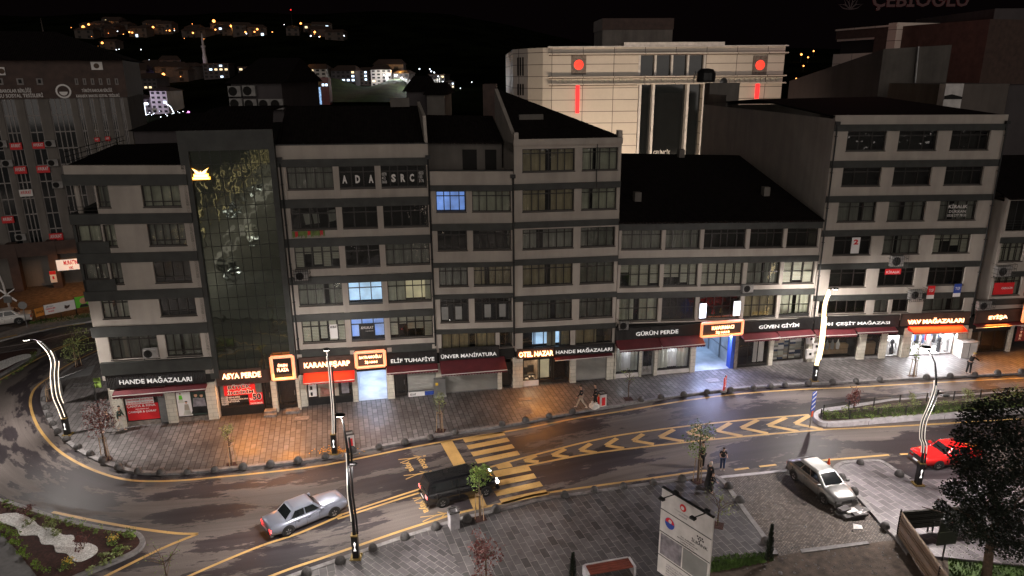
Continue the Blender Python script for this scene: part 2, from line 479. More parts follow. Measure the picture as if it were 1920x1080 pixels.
# road: a strip following the far kerb, 22 m wide, with metre UVs
def road_mesh():
    mb = MB(); mb.uv = []; line = FKw
    acc = 0; rows = [-.4, 1.2, 3, 5, 8, 11, 14, 18, 22]
    offs = [offset_line(line, d) for d in rows]
    for k in range(len(line)):
        if k: acc += (line[k] - line[k - 1]).length
        for j, d in enumerate(rows):
            p = offs[j][k]; mb.v.append((p.x, p.y, .0)); mb.uv.append((acc, d))
    n = len(rows)
    for k in range(len(line) - 1):
        for j in range(n - 1):
            mb.f.append([k * n + j, k * n + j + 1, (k + 1) * n + j + 1, (k + 1) * n + j]); mb.m.append(0)
    return mb
struct(road_mesh().build('road', 'asphalt'))
# side street in the upper left, behind the corner
sm = MB(); sm.sheet([G(-60, 700), G(-60, 600), G(0, 566), G(170, 520), G(260, 520), G(260, 660), G(195, 690), G(70, 745), G(-60, 800)], -.02)
struct(sm.build('side_street', 'asphalt_plain'))
dm = MB(); dm.sheet([G(-60, 600), G(-60, 540), G(60, 528), G(330, 500), G(330, 575), G(185, 590), G(90, 610), G(0, 640)], -.012)
struct(dm.build('dirt_verge', 'soil'))

def pavement(name, poly, z, mat, z0=-.05):
    mb = MB(); mb.prism(poly, z0, z); return struct(mb.build(name, mat))
def kerb(name, line, side, z=.14, w=.26, mat='kerb_stone', z0=-.05):
    a = line; b_ = offset_line(line, side * w); mb = MB(); n = len(a)
    mb.v = [(p.x, p.y, z0) for p in a] + [(p.x, p.y, z) for p in a] + [(p.x, p.y, z) for p in b_] + [(p.x, p.y, z0) for p in b_]
    for k in range(n - 1):
        for j in range(3):
            q = [j * n + k, j * n + k + 1, (j + 1) * n + k + 1, (j + 1) * n + k]
            mb.f.append(q if side < 0 else q[::-1]); mb.m.append(0)
    return struct(mb.build(name, mat))
ins = offset_line(FKw, -.2)
pavement('far_pavement', [(p.x, p.y) for p in ins] + [(70, 75), (-34, 66), (-36, 62)], .12, 'paver_far')
kerb('far_kerb', FKw, -1)
insn = offset_line(NKw, .2)
pavement('near_plaza', [(p.x, p.y) for p in insn] + [tuple(G(1330, 1056)[:2]), tuple(G(1200, 1100)[:2]), (6, 8), (-30, 2), (-34, 14)], .12, 'paver_near')
kerb('near_kerb', NKw, 1)
# darker block laid at another angle beside the lamp
pb = MB(); pb.sheet([G(640, 1062, .12), G(700, 1035, .12), G(762, 1014, .12), G(815, 1000, .12), G(850, 1040, .12), G(880, 1100, .12), G(600, 1110, .12)], .124)
struct(pb.build('plaza_paving_patch', 'paver_near_b'))
# car bay of small cobbles and the paved tongue to its right
bay = [G(1340, 896), G(1475, 883.5), G(1562, 873), G(1580, 908), G(1607, 937), G(1633, 966), G(1680, 1012), G(1500, 1035), G(1462, 1043), G(1440, 1012), G(1400, 958), G(1370, 915)]
bm_ = MB(); bm_.sheet(bay, .012); struct(bm_.build('parking_bay', 'cobble'))
bm_ = MB(); bm_.prism([G(1349, 893.2), G(1475, 880.8), G(1475, 885), G(1350, 897.6)], .0, .03); struct(bm_.build('bay_edging', 'kerb_white'))
bm_ = MB(); bm_.prism([G(1500, 1031), G(1626, 1016), G(1630, 1021), G(1503, 1038)], .0, .05); struct(bm_.build('bay_kerb', 'kerb_stone'))
RT = smooth_line([G(x, y, .06) for x, y in [(1700, 1040), (1678, 1010), (1655.6, 989), (1633, 963), (1607, 933.6), (1578, 904), (1563, 882), (1566, 873), (1581, 866.5), (1615, 864), (1646, 863.5), (1662, 869), (1684, 884), (1709, 898)]])
tongue = [(p.x, p.y) for p in offset_line(RT, .2)] + [tuple(G(x, y, .06)[:2]) for x, y in [(1786, 901), (1950, 908), (2150, 900), (2200, 1100), (1900, 1060)]]
pavement('right_pavement', tongue, .12, 'paver_right')
kerb('right_kerb', RT, 1)
dm = MB(); dm.sheet([G(1450, 1040), G(1500, 1034), G(1690, 1010), G(1790, 1000), G(2100, 1000), G(2200, 1300), G(1200, 1300), G(1240, 1090), G(1335, 1060)], .006)
struct(dm.build('bare_earth', 'soil'))
gs = MB(); gs.sheet([G(1775, 1030), G(1900, 1010), G(2100, 1010), G(2150, 1300), G(1800, 1300)], .02); struct(gs.build('lawn', 'grass_blade'))
# scattered grass tufts
def tufts(poly, n, h, name, label, mat='grass_blade', cat='grass'):
    xs = [p[0] for p in poly]; ys = [p[1] for p in poly]; mb = MB(); k = 0
    def inside(x, y):
        c_ = False; j = len(poly) - 1
        for i in range(len(poly)):
            if (poly[i][1] > y) != (poly[j][1] > y) and x < (poly[j][0] - poly[i][0]) * (y - poly[i][1]) / (poly[j][1] - poly[i][1]) + poly[i][0]: c_ = not c_
            j = i
        return c_
    while k < n:
        x, y = rnd.uniform(min(xs), max(xs)), rnd.uniform(min(ys), max(ys))
        if not inside(x, y): continue
        k += 1; a = rnd.uniform(0, PI); hh = h * rnd.uniform(.4, 1.2); w = .03 + hh * .12
        dx, dy = math.cos(a) * w, math.sin(a) * w; lx, ly = rnd.uniform(-.5, .5) * hh, rnd.uniform(-.5, .5) * hh
        mb.add([(x - dx, y - dy, 0), (x + dx, y + dy, 0), (x + lx, y + ly, hh)], [(0, 1, 2)])
    o = mb.build(name, mat); tag(o, label, cat, kind='stuff'); return o
tufts([G(1775, 1032), G(1900, 1012), G(2050, 1012), G(2050, 1200), G(1800, 1200)], 5000, .16, 'lawn_grass', 'short green grass of the lawn under the big dark tree')
tufts([G(1330, 1050), G(1380, 1044), G(1440, 1040), G(1450, 1052), G(1400, 1062), G(1330, 1075)], 1500, .22, 'plaza_edge_grass', 'ragged strip of grass along the bottom edge of the plaza')

# yellow and white road markings, 4 mm sheets
yl = MB()
def ln(pts, w, z=.006, mb=yl, sm=True):
    w3 = [G(x, y) for x, y in pts]
    q = ribbon(smooth_line(w3) if sm and len(w3) > 2 else [Vector(p) for p in w3], w, z); mb.add(q.v, q.f)
q = ribbon(offset_line(FKw, .62), .17, .006); yl.add(q.v, q.f)
q = ribbon(offset_line([p for p in NKw if p.x < G(1330, 890).x and p.y < 40][:], -.55), .17, .006); yl.add(q.v, q.f)
ln([(1424, 875), (1455.6, 871.3)], .17); ln([(1377, 881), (1404, 877.5)], .17)
ln([(1531.5, 864), (1666.7, 853)], .17); ln([(1688, 852), (1740, 849)], .17)
ln([(919, 876), (1017.8, 849), (1136, 820.7), (1255, 803), (1400, 787), (1517, 777.5)], .17)
ln([(919, 886), (994, 872), (1118.5, 849), (1284, 829.6), (1400, 817.8), (1541, 806), (1600, 803), (1730, 796.6), (1836, 790), (1990, 781)], .17)
ln([(917, 880), (797, 914), (631, 968)], .14); ln([(917, 889), (800, 920), (633, 973)], .14)
ln([(640, 966), (560, 1000), (480, 1027), (352.7, 1081), (250, 1130)], .16)
ln([(98.5, 960), (180, 977), (260, 991), (330, 1000), (371, 1001)], .18)
ln([(371, 1001), (300, 1030), (197, 1081), (120, 1120)], .18)
ln([(60, 668), (141, 641.5), (235, 612)], .16); ln([(141, 641.5), (89, 663.7), (40, 690), (-10, 718), (-60, 750)], .16)
ln([(836, 826.7), (872, 889)], .75); ln([(889, 926), (901, 953)], .75)
for a, b_ in [((870, 826.5), (945.5, 812.5)), ((877, 839), (953.5, 824)), ((885, 852), (962.5, 836.5)), ((893, 865.5), (972.5, 849)),
              ((916, 893), (993.5, 878)), ((924, 908), (1003.5, 892)), ((929, 926), (1015, 907)), ((939, 941), (1026, 922.5))]:
    ln([a, b_], .52)
for tip, up, lo in [((933, 877.5), (955, 868), (960, 873)), ((984, 864.5), (1005, 854), (1010, 866)), ((1036, 853.5), (1060, 842), (1066, 857.5)), ((1087.5, 844.5), (1108, 832), (1119, 849)),
                    ((1136, 835.5), (1157, 822), (1170, 841)), ((1187, 826.5), (1206, 814), (1226, 833)), ((1237, 819.5), (1264, 805.5), (1282, 828)),
                    ((1290, 812.5), (1315, 800), (1340, 823)), ((1344, 808), (1370, 793), (1392, 818)), ((1390, 802.5), (1421, 787.5), (1440, 813)),
                    ((1440, 798), (1474, 783), (1497, 809)), ((1491, 794.5), (1518, 779), (1543, 805.5))]:
    ln([tip, up], .32, .011, sm=False); ln([tip, lo], .32, .015, sm=False)
struct(yl.build('yellow_markings', 'paint_yellow'))
wl = MB(); ln([(-20, 655), (60, 642), (120, 628), (230, 608)], .15, mb=wl); ln([(150, 647), (180, 642)], .15, mb=wl)
struct(wl.build('white_markings', 'paint_line_white'))
km = MB(); ln([(-20, 646), (0, 638.5), (33, 631)], .35, .16, mb=km); ln([(75, 623), (100, 617), (160, 610)], .2, .16, mb=km)
# painted walking figures and words before the crossing
def road_text(word, px, py, ang, h, w, mb):
    q = text_mb(word, w, h, 0, 0, .03); p = G(px, py); c_, s_ = math.cos(ang), math.sin(ang)
    for f in q.f: pass
    mb.add([(p.x + a * c_ - z_ * s_, p.y + a * s_ + z_ * c_, .012) for a, b_, z_ in q.v], q.f)
def walker(px, py, ang, L, mb):
    p = G(px, py); c_, s_ = math.cos(ang), math.sin(ang)
    def T_(x, y): return (p.x + x * c_ - y * s_, p.y + x * s_ + y * c_, .012)
    def bar(x0, y0, x1, y1, w):
        d = Vector((x1 - x0, y1 - y0)).normalized() * w / 2
        mb.add([T_(x0 - d.y, y0 + d.x), T_(x0 + d.y, y0 - d.x), T_(x1 + d.y, y1 - d.x), T_(x1 - d.y, y1 + d.x)], [(0, 1, 2, 3)])
    bar(0, .0, .1 * L, .42 * L, .07); bar(.24 * L, 0, .12 * L, .42 * L, .07); bar(.11 * L, .4 * L, .13 * L, .78 * L, .12)
    bar(.13 * L, .74 * L, -.03 * L, .55 * L, .06); bar(.13 * L, .74 * L, .26 * L, .58 * L, .06)
    mb.add([T_(.14 * L + .05 * L * math.cos(k * PI / 4), .88 * L + .06 * L * math.sin(k * PI / 4)) for k in range(8)], [tuple(range(8))])
rt = MB()
a_ = R(-66)
road_text('yaya', 754, 868, a_, .42, 1.15, rt); road_text('önce', 783, 862, a_, .42, 1.15, rt)
walker(747, 862, R(-66), 1.75, rt); walker(757, 892, R(-66), 1.75, rt)
road_text('yaya', 779, 942, a_, .42, 1.15, rt); walker(774, 935, R(-66), 1.1, rt); walker(788, 970, R(-66), 1.75, rt)
struct(rt.build('crossing_symbols', 'paint_yellow'))

# right median: white kerb blocks, planting, fence
mfront = smooth_line([G(x, y) for x, y in [(1531, 777), (1525, 783), (1528, 793), (1550, 801), (1607, 798), (1707, 790), (1837, 781), (1960, 773), (2150, 763)]])
back = [G(x, y) for x, y in [(2150, 722), (1920, 737), (1818, 745), (1670, 755), (1541, 773)]]
mpoly = [(p.x, p.y) for p in mfront] + [(p.x, p.y) for p in back]
md = MB(); md.prism(mpoly, -.05, .30); struct(md.build('median_kerb', 'kerb_white'))
inner = [(p.x, p.y) for p in offset_line(mfront, -.28)][3:] + [(p.x, p.y - .28) for p in back[:-1]]
md = MB(); md.sheet(inner, .315); struct(md.build('median_soil', 'soil'))
gl_ = MB()
for k, p in enumerate(mfront[12:60:5]):
    nrm = (offset_line(mfront, .01)[12 + k * 5] - p).normalized(); tdir = Vector((-nrm.y, nrm.x, 0))
    gl_.add([tuple(p + nrm * .004 - tdir * .015 + Vector((0, 0, .0))), tuple(p + nrm * .004 + tdir * .015), tuple(p + nrm * .004 + tdir * .015 + Vector((0, 0, .3))), tuple(p + nrm * .004 - tdir * .015 + Vector((0, 0, .3)))], [(0, 1, 2, 3)])
struct(gl_.build('median_kerb_joints', 'black_print'))

# left traffic island (foreground) with mulch and white gravel
isl = [(-60, 928), (0, 936), (52, 951), (130, 976), (207, 991), (254, 997), (270, 1008), (271, 1022), (249, 1041), (181.5, 1070), (130, 1092), (67, 1130), (-60, 1200)]
il = smooth_line([G(x, y, .07) for x, y in isl], 3)
md = MB(); md.prism([(p.x, p.y) for p in il], -.05, .15); struct(md.build('island_kerb', 'kerb_stone'))
inn = [(p.x, p.y) for p in offset_line(il, .24)]
md = MB(); md.sheet(inn, .165); struct(md.build('island_mulch', 'mulch'))
grav = [(-20, 968), (30, 962), (62, 975), (75, 987), (100, 990), (118, 1003), (138, 1004), (141, 1018), (165, 1018), (183, 1027), (178, 1040), (152, 1053), (135, 1050), (125, 1038), (105, 1035), (100, 1022), (78, 1020), (70, 1004), (38, 1004), (28, 988), (-20, 975)]
md = MB(); md.prism([(p.x, p.y) for p in smooth_line([G(x, y, .17) for x, y in grav], 3)[:-1]], .15, .19); struct(md.build('island_gravel', 'gravel_white'))
md = MB(); md.prism([G(x, y) for x, y in [(-60, 965), (0, 1003), (30, 1035), (66, 1081), (100, 1130), (-60, 1200)]], .0, .2)
struct(md.build('corner_pavement', 'granite_dark'))
# upper left island
isl2 = [(-60, 735), (0, 705), (44, 680), (72, 664), (77, 658), (71, 654), (50, 655), (20, 660), (-60, 672)]
il2 = smooth_line([G(x, y, .07) for x, y in isl2], 3)
md = MB(); md.prism([(p.x, p.y) for p in il2], -.05, .15); struct(md.build('upper_island_kerb', 'kerb_stone'))
md = MB(); md.sheet([(p.x, p.y) for p in offset_line(il2, -.24)], .165); struct(md.build('upper_island_mulch', 'mulch'))
md = MB(); md.prism([(p.x, p.y) for p in smooth_line([G(x, y, .17) for x, y in [(-60, 714), (0, 694), (30, 680), (58, 668), (50, 664), (20, 671), (-60, 700)]], 3)[:-1]], .15, .19); struct(md.build('upper_island_gravel', 'gravel_white'))
# far-side footway behind the side street
md = MB(); md.prism([G(x, y) for x, y in [(-60, 656), (0, 641), (45, 629), (110, 614), (260, 590), (260, 578), (150, 591), (70, 607), (0, 627), (-60, 640)]], -.02, .14)
struct(md.build('side_footway', 'concrete'))
struct(km.build('kerb_yellow_paint', 'paint_yellow'))
def disc(px, py, r, name, mat, z=.125, sx=1.0):
    p = G(px, py, .12); mb = MB()
    mb.lathe([(r, z), (r * .98, z + .012), (r * .1, z + .012)], 20); mb.v = [(a * sx + p.x, b_ + p.y, c_) for a, b_, c_ in mb.v]
    return mb.build(name, mat)
tag(disc(983, 770, .55, 'manhole_cover', 'stone_bare'), 'round pale manhole cover in the orange-lit pavement before the hotel', 'manhole cover')
def plate(px, py, w, h, label, name='access_cover', mat='kerb_stone'):
    p = G(px, py, .12); t_ = thing(name, label, 'access cover', (p.x, p.y, .12), FA)
    mb = MB(); mb.box(-w / 2, w / 2, -h / 2, h / 2, 0, .012); mb.build('lid', mat, t_)
    mb = MB(); mb.box(-w / 2 - .05, w / 2 + .05, -h / 2 - .05, -h / 2, 0, .008); mb.box(-w / 2 - .05, w / 2 + .05, h / 2, h / 2 + .05, 0, .008); mb.build('rim', 'steel_dark', t_)
plate(566, 784, .9, .6, 'rectangular grey access cover in the pavement by the white shop door posts'); plate(1336, 713, 1.0, .7, 'pale rectangular access cover in the bluish pavement near the red folding sign')
plate(985, 748, .9, .5, 'small rectangular access cover right in front of the hotel shop window', mat='stone_bare')

# ------------------------------------------------------------------ facades
class Bld:
    def __init__(s, name, label, u0, u1, o0=0.0, s_=0.0, K=(0, 0), cat='building'):
        s.uref, s.o0, s.s = u0, o0, s_
        s.phi = math.atan(s_); s.K = K
        s.w = s.xz(u1, 8)[0]
        p = fw(u0, o0); s.T = thing(name, label, cat, (p.x, p.y, 0), FA + s.phi)
    def xz(s, u, z):                       # surveyed point on the street line -> this building's own front
        uc, oc = -8.843, -46.578
        t_ = (s.o0 + s.s * (uc - s.uref) - oc) / (-oc - s.s * (u - uc))
        return ((uc + t_ * (u - uc) - s.uref) / math.cos(s.phi), 22 + t_ * (z - 22))
    def tf(s, x, y, z):
        if z < 2.9: return (x, y, z)
        k = s.K[0] + (s.K[1] - s.K[0]) * max(0, (17 - z)) / 13
        return (x, y, z + (x - s.w / 2) * k * min(1, (z - 2.9) / 1.2))
    def part(s, mb, name, mat, par=None, tf=True): return mb.build(name, mat, par or s.T, s.tf if tf else None)
def pleats(x0, x1, z0, z1, y, step=.09, amp=.035, seed=0):
    mb = MB(); n = max(4, int((x1 - x0) / step)); rr = random.Random(seed)
    ph = rr.uniform(0, 6)
    for k in range(n + 1):
        x = x0 + (x1 - x0) * k / n; yy = y + amp * math.sin(k * 1.9 + ph) + amp * .6 * math.sin(k * .7 + ph * 2)
        mb.v += [(x, yy, z0), (x, yy * 1.0, z1)]
    for k in range(n): mb.f.append([2 * k, 2 * k + 2, 2 * k + 3, 2 * k + 1]); mb.m.append(0)
    return mb
def slats(x0, x1, z0, z1, y, step=.11):
    mb = MB(); z = z0
    while z < z1 - .02:
        mb.add([(x0, y, z), (x1, y, z), (x1, y + .03, z + step * .8), (x0, y + .03, z + step * .8)], [(0, 1, 2, 3)]); z += step
    return mb
wseed = [0]
def window(b, x0, x1, z0, z1, cols=4, transom=('t', .24), inside='net', frame='frame_brown', lit=None, cover=None, y=.14, glass='window_glass', opens=None):
    wseed[0] += 1; rr = random.Random(wseed[0] * 13)
    fr = MB(); w_ = .06; d0, d1 = y, y + .07
    fr.box(x0, x1, d0, d1, z0, z0 + w_); fr.box(x0, x1, d0, d1, z1 - w_, z1)
    edges = [x0 + (x1 - x0) * k / cols for k in range(cols + 1)]
    if cols > 3:
        for k in range(1, cols): edges[k] += rr.uniform(-.06, .06) * (x1 - x0) / cols * 2
    for k, x in enumerate(edges):
        a = x if k == 0 else x - (w_ if k == cols else w_ / 2)
        fr.box(a, a + w_, d0 + .004, d1 - .004, z0 + w_, z1 - w_)
    if transom:
        zt = z1 - (z1 - z0) * transom[1] if transom[0] == 't' else z0 + (z1 - z0) * transom[1]
        fr.box(x0 + w_, x1 - w_, d0 - .006, d1 - .01, zt - .03, zt + .03)
    f = b.part(fr, 'window', frame)
    g = MB(); ym = y + .035; g.quad((x0 + .02, ym, z0 + .02), (x1 - .02, ym, z0 + .02), (x1 - .02, ym, z1 - .02), (x0 + .02, ym, z1 - .02)); b.part(g, 'pane', glass, f)
    sill = MB(); sill.box(x0 - .03, x1 + .03, -.06, y, z0 - .05, z0 - .002); b.part(sill, 'sill', 'frame_brown', f)
    if lit:
        m_ = MB(); m_.quad((x0, y + .75, z0), (x1, y + .75, z0), (x1, y + .75, z1), (x0, y + .75, z1)); b.part(m_, 'lit_room', lit, f)
    if inside in ('net', 'grey'):
        segs = cover or [(0, 1)]
        if cover is None and rr.random() < .5:
            c_ = rr.uniform(.3, .7); segs = [(0, c_ - .06), (c_ + rr.uniform(0, .06), 1)]
        m_ = MB()
        for a, e in segs:
            q = pleats(x0 + (x1 - x0) * a + .03, x0 + (x1 - x0) * e - .03, z0 + .03, z1 - .05, y + .22, seed=wseed[0]); m_.add(q.v, q.f)
        b.part(m_, 'curtain', rr.choice(['curtain_net', 'curtain_net', 'curtain_dim', 'curtain_warm']) if inside == 'net' else 'curtain_grey', f)
    elif inside == 'blind':
        for a, e in (cover or [(k / cols, (k + 1) / cols) for k in range(cols)]):
            zt = z0 + (z1 - z0) * rr.choice([0, 0, .1, .35, .6])
            b.part(slats(x0 + (x1 - x0) * a + .04, x0 + (x1 - x0) * e - .04, zt + .03, z1 - .05, y + .16), 'blind', 'blind', f)
    return f
def front(b, rows, bands, parapet, depth, zbase=3.3, wall='plaster', gaps=None, zside=None):
    """rows: (z0,z1,[(x0,x1)...]); bands: (z0,z1)"""
    w = b.w; mb = MB(); rows = sorted(rows, key=lambda r_: r_[0]); z = zbase
    for z0, z1, ws in rows:
        mb.box(0, w, 0, .3, z, z0); x = 0
        for a, e in sorted(ws):
            if a > x + .01: mb.box(x, a, 0, .3, z0, z1)
            x = e
        if x < w - .01: mb.box(x, w, 0, .3, z0, z1)
        z = z1
    mb.box(0, w, 0, .3, z, parapet)
    top = zside or parapet - .3
    mb.box(0, .2, .3, depth, 0, top); mb.box(w - .2, w, .3, depth, 0, top); mb.box(.2, w - .2, depth - .2, depth, 0, top)
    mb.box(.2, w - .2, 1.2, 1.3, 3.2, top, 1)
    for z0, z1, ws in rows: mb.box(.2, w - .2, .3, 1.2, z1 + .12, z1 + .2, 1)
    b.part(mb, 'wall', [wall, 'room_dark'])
    for z0, z1 in bands:
        q = MB(); q.box(-.015, w + .015, -.10, -.003, z0, z1); q.box(-.015, w + .015, -.12, -.003, z1 - .05, z1 + .012); b.part(q, 'band', 'band')
def coping(b, z, depth_=.4):
    q = MB(); q.box(-.03, b.w + .03, -.06, depth_, z, z + .06); b.part(q, 'coping', 'steel_dark')
def roof(b, pts, name='roof', mat='roof_tile', th=.12):
    """pts in local frame, one or more faces, given as list of polygons"""
    mb = MB()
    for poly in pts:
        n = len(poly); vs = [tuple(p) for p in poly] + [(p[0], p[1], p[2] - th) for p in poly]
        mb.add(vs, [tuple(range(n)), tuple(reversed(range(n, 2 * n)))] + [(i, n + i, n + (i + 1) % n, (i + 1) % n) for i in range(n)])
    return b.part(mb, name, mat)
def pipe(b, x, z0, z1, y=-.1):
    q = MB(); q.tube([(x, y, z0), (x, y, z1 - .3), (x, y + .1, z1)], .055, 8); q.box(x - .16, x + .16, y - .1, y + .12, z1 - .02, z1 + .22)
    z = z0 + 1
    while z < z1: q.box(x - .08, x + .08, y - .07, y + .1, z, z + .05); z += 2.6
    b.part(q, 'drainpipe', 'steel_dark')
def acunit(x, y, z, rz, label, w=.85, h=.6, d=.32, mat='concrete', parent_loc=None, group=None, feet=True):
    t_ = thing('air_conditioner', label, 'air conditioner', (x, y, z), rz, group)
    q = MB(); q.box(-w / 2, w / 2, -d, 0, 0, h); q.box(-w / 2 + .02, w / 2 - .02, -d - .012, -d, .02, h - .02); q.build('casing', mat, t_)
    q = MB(); cx = -w * .12
    for rr_ in (.08, .14, .2, .25):
        r2 = rr_ * h / .6
        q.tube([(cx + r2 * math.cos(k * PI / 8), -d - .03, h / 2 + r2 * math.sin(k * PI / 8)) for k in range(17)], .008, 4, cap=False)
    q.build('fan_guard', 'steel_dark', t_)
    q = MB(); n_ = 20; r2 = .26 * h / .6
    q.add([(cx, -d - .014, h / 2)] + [(cx + r2 * math.cos(2 * PI * k / n_), -d - .014, h / 2 + r2 * math.sin(2 * PI * k / n_)) for k in range(n_)], [(0, k + 1, (k + 1) % n_ + 1) for k in range(n_)]); q.build('fan', 'room_dark', t_)
    if feet:
        q = MB(); q.box(-w / 2 + .05, -w / 2 + .1, -d, .0, -.08, -.001); q.box(w / 2 - .1, w / 2 - .05, -d, .0, -.08, -.001); q.build('bracket', 'steel_dark', t_)
    return t_
def ac_on(b, u, z, label, off=-.14, cage=False, **kw):
    x, z2 = b.xz(u, z); ang = FA + b.phi; p = Vector(b.T.location) + Vector((math.cos(ang), math.sin(ang), 0)) * x + Vector((-math.sin(ang), math.cos(ang), 0)) * off
    t_ = acunit(p.x, p.y, z2, ang, label, **kw)
    if cage:
        w, h, d = kw.get('w', .85) + .3, kw.get('h', .6) + .3, .5
        q = MB()
        for k in range(9):
            xx = -w / 2 + w * k / 8; q.tube([(xx, -d - .05, -.1), (xx, -d - .05, h - .1)], .014, 4)
        for k in range(4):
            zz = -.1 + h * k / 3; q.tube([(-w / 2, 0, zz), (-w / 2, -d - .05, zz), (w / 2, -d - .05, zz), (w / 2, 0, zz)], .014, 4)
        q.build('cage', 'steel_dark', t_)
    return t_

def bpt(b, u, z, off=0.0):
    x, z2 = b.xz(u, z); a = FA + b.phi
    return Vector((b.T.location.x + math.cos(a) * x - math.sin(a) * off, b.T.location.y + math.sin(a) * x + math.cos(a) * off, z2)), a
def sign(b, label, u0, u1, z0, z1, lines, style='plain', off=-.05, board='sign_board', th=.16, rise=-.02, name='shop_sign'):
    """lines: (text,u0,u1,z0,z1)"""
    p, a = bpt(b, u0, z0, off); t_ = thing(name, label, 'sign', p, a)
    w = b.xz(u1, z0)[0] - b.xz(u0, z0)[0]; h = z1 - z0
    q = MB(); q.box(0, w, -th, 0, 0, h); q.v = [(x, y, z + (x) * rise) for x, y, z in q.v]; q.build('board', board, t_)
    if style == 'plain' and h > .5:
        q = MB(); q.box(-.02, w + .02, -th - .02, .0, h, h + .04); q.v = [(x, y, z + x * rise) for x, y, z in q.v]; q.build('top_trim', 'steel_dark', t_)
    for tx, a0, a1, b0, b1 in lines:
        x0, x1 = a0 - u0, a1 - u0
        k = w / (u1 - u0); x0 *= k; x1 *= k
        if style == 'neon':
            text(tx, x0, x1, b0 - z0, b1 - z0, -th - .12, 'neon_core', t_, 'letters', .03, .006, rise=rise)
            text(tx, x0 - .03, x1 + .03, b0 - z0 - .03, b1 - z0 + .03, -th - .06, 'neon_halo', t_, 'letter_glow', .04, .042, rise=rise)  # fatter glowing letters behind add the orange halo
        else:
            text(tx, x0, x1, b0 - z0, b1 - z0, -th - .05, 'sign_letter_glow' if style == 'plain' else 'sign_letter', t_, 'letters', .045, .010, rise=rise)  # letters of unlit boards get a slight glow of their own
    return t_, w, h
def neon_frame(t_, w, h, th=.16, m=.0, r_=.055, rise=-.02):
    def lp(k, y): return [(m, y, m), (w - m, y, m + w * rise), (w - m, y, h - m + w * rise), (m, y, h - m), (m, y, m)]
    q = MB()
    pts = lp(0, -th - .04)
    for a, e in zip(pts, pts[1:]): q.tube([a, e], r_ * .6, 6)
    q.build('neon_frame', 'neon_core', t_)
    q = MB(); pts = lp(0, -th - .005)
    for a, e in zip(pts, pts[1:]): q.tube([a, e], r_ * 2.0, 6)
    q.build('frame_glow', 'neon_halo', t_)  # thicker glowing tube behind adds the halo of the frame
def awning(b, u0, u1, zt, proj=.9, drop=.35, mat='awning_red', name='awning', val=.22, y0=-.02, K=-.02):
    x0, zt = b.xz(u0, zt); x1 = b.xz(u1, zt)[0]; zb = zt - drop
    q = MB()
    n = max(2, int((x1 - x0) / .5))
    for k in range(n):
        a, e = x0 + (x1 - x0) * k / n, x0 + (x1 - x0) * (k + 1) / n
        q.add([(a, y0, zt), (e, y0, zt), (e, y0 - proj, zb), (a, y0 - proj, zb)], [(0, 3, 2, 1)])
    q.add([(x0, y0, zt - .03), (x1, y0, zt - .03), (x1, y0 - proj, zb - .03), (x0, y0 - proj, zb - .03)], [(0, 1, 2, 3)])
    q.add([(x0, y0 - proj, zb), (x0, y0, zt), (x0, y0, zb)], [(0, 1, 2)]); q.add([(x1, y0 - proj, zb), (x1, y0, zt), (x1, y0, zb)], [(2, 1, 0)])
    q.v = [(x, y, z + (x - (x0 + x1) / 2) * K) for x, y, z in q.v]
    aw = q.build(name, mat, b.T)
    q = MB(); n = max(4, int((x1 - x0) / .2))
    for k in range(n):
        a, e = x0 + (x1 - x0) * k / n, x0 + (x1 - x0) * (k + 1) / n; m_ = (a + e) / 2
        q.add([(a, y0 - proj - .01, zb), (e, y0 - proj - .01, zb), (e, y0 - proj - .01, zb - val * .8), (m_, y0 - proj - .01, zb - val), (a, y0 - proj - .01, zb - val * .8)], [(0, 4, 3, 2, 1)])
    q.v = [(x, y, z + (x - (x0 + x1) / 2) * K) for x, y, z in q.v]; q.build('valance', mat, aw)
    q = MB(); q.tube([(x0, y0 - proj - .02, zb - .01 - (x0 - x1) / 2 * K), (x1, y0 - proj - .02, zb - .01 + (x0 - x1) / 2 * -K * 1)], .03, 6); q.build('front_bar', 'white_trim', aw)
    return aw
def lb(b, u0, u1, y0, y1, z0, z1, name, mat, par=None):
    x0, za = b.xz(u0, z0); x1, zb = b.xz(u1, z1); q = MB(); q.box(x0, x1, y0, y1, z0, z1); return q.build(name, mat, par or b.T)
def pier(b, u0, u1, z1, name='pier', y0=-.03, y1=.5, mat='stone_cladding'): return lb(b, u0, u1, y0, y1, -.1, z1, name, mat)
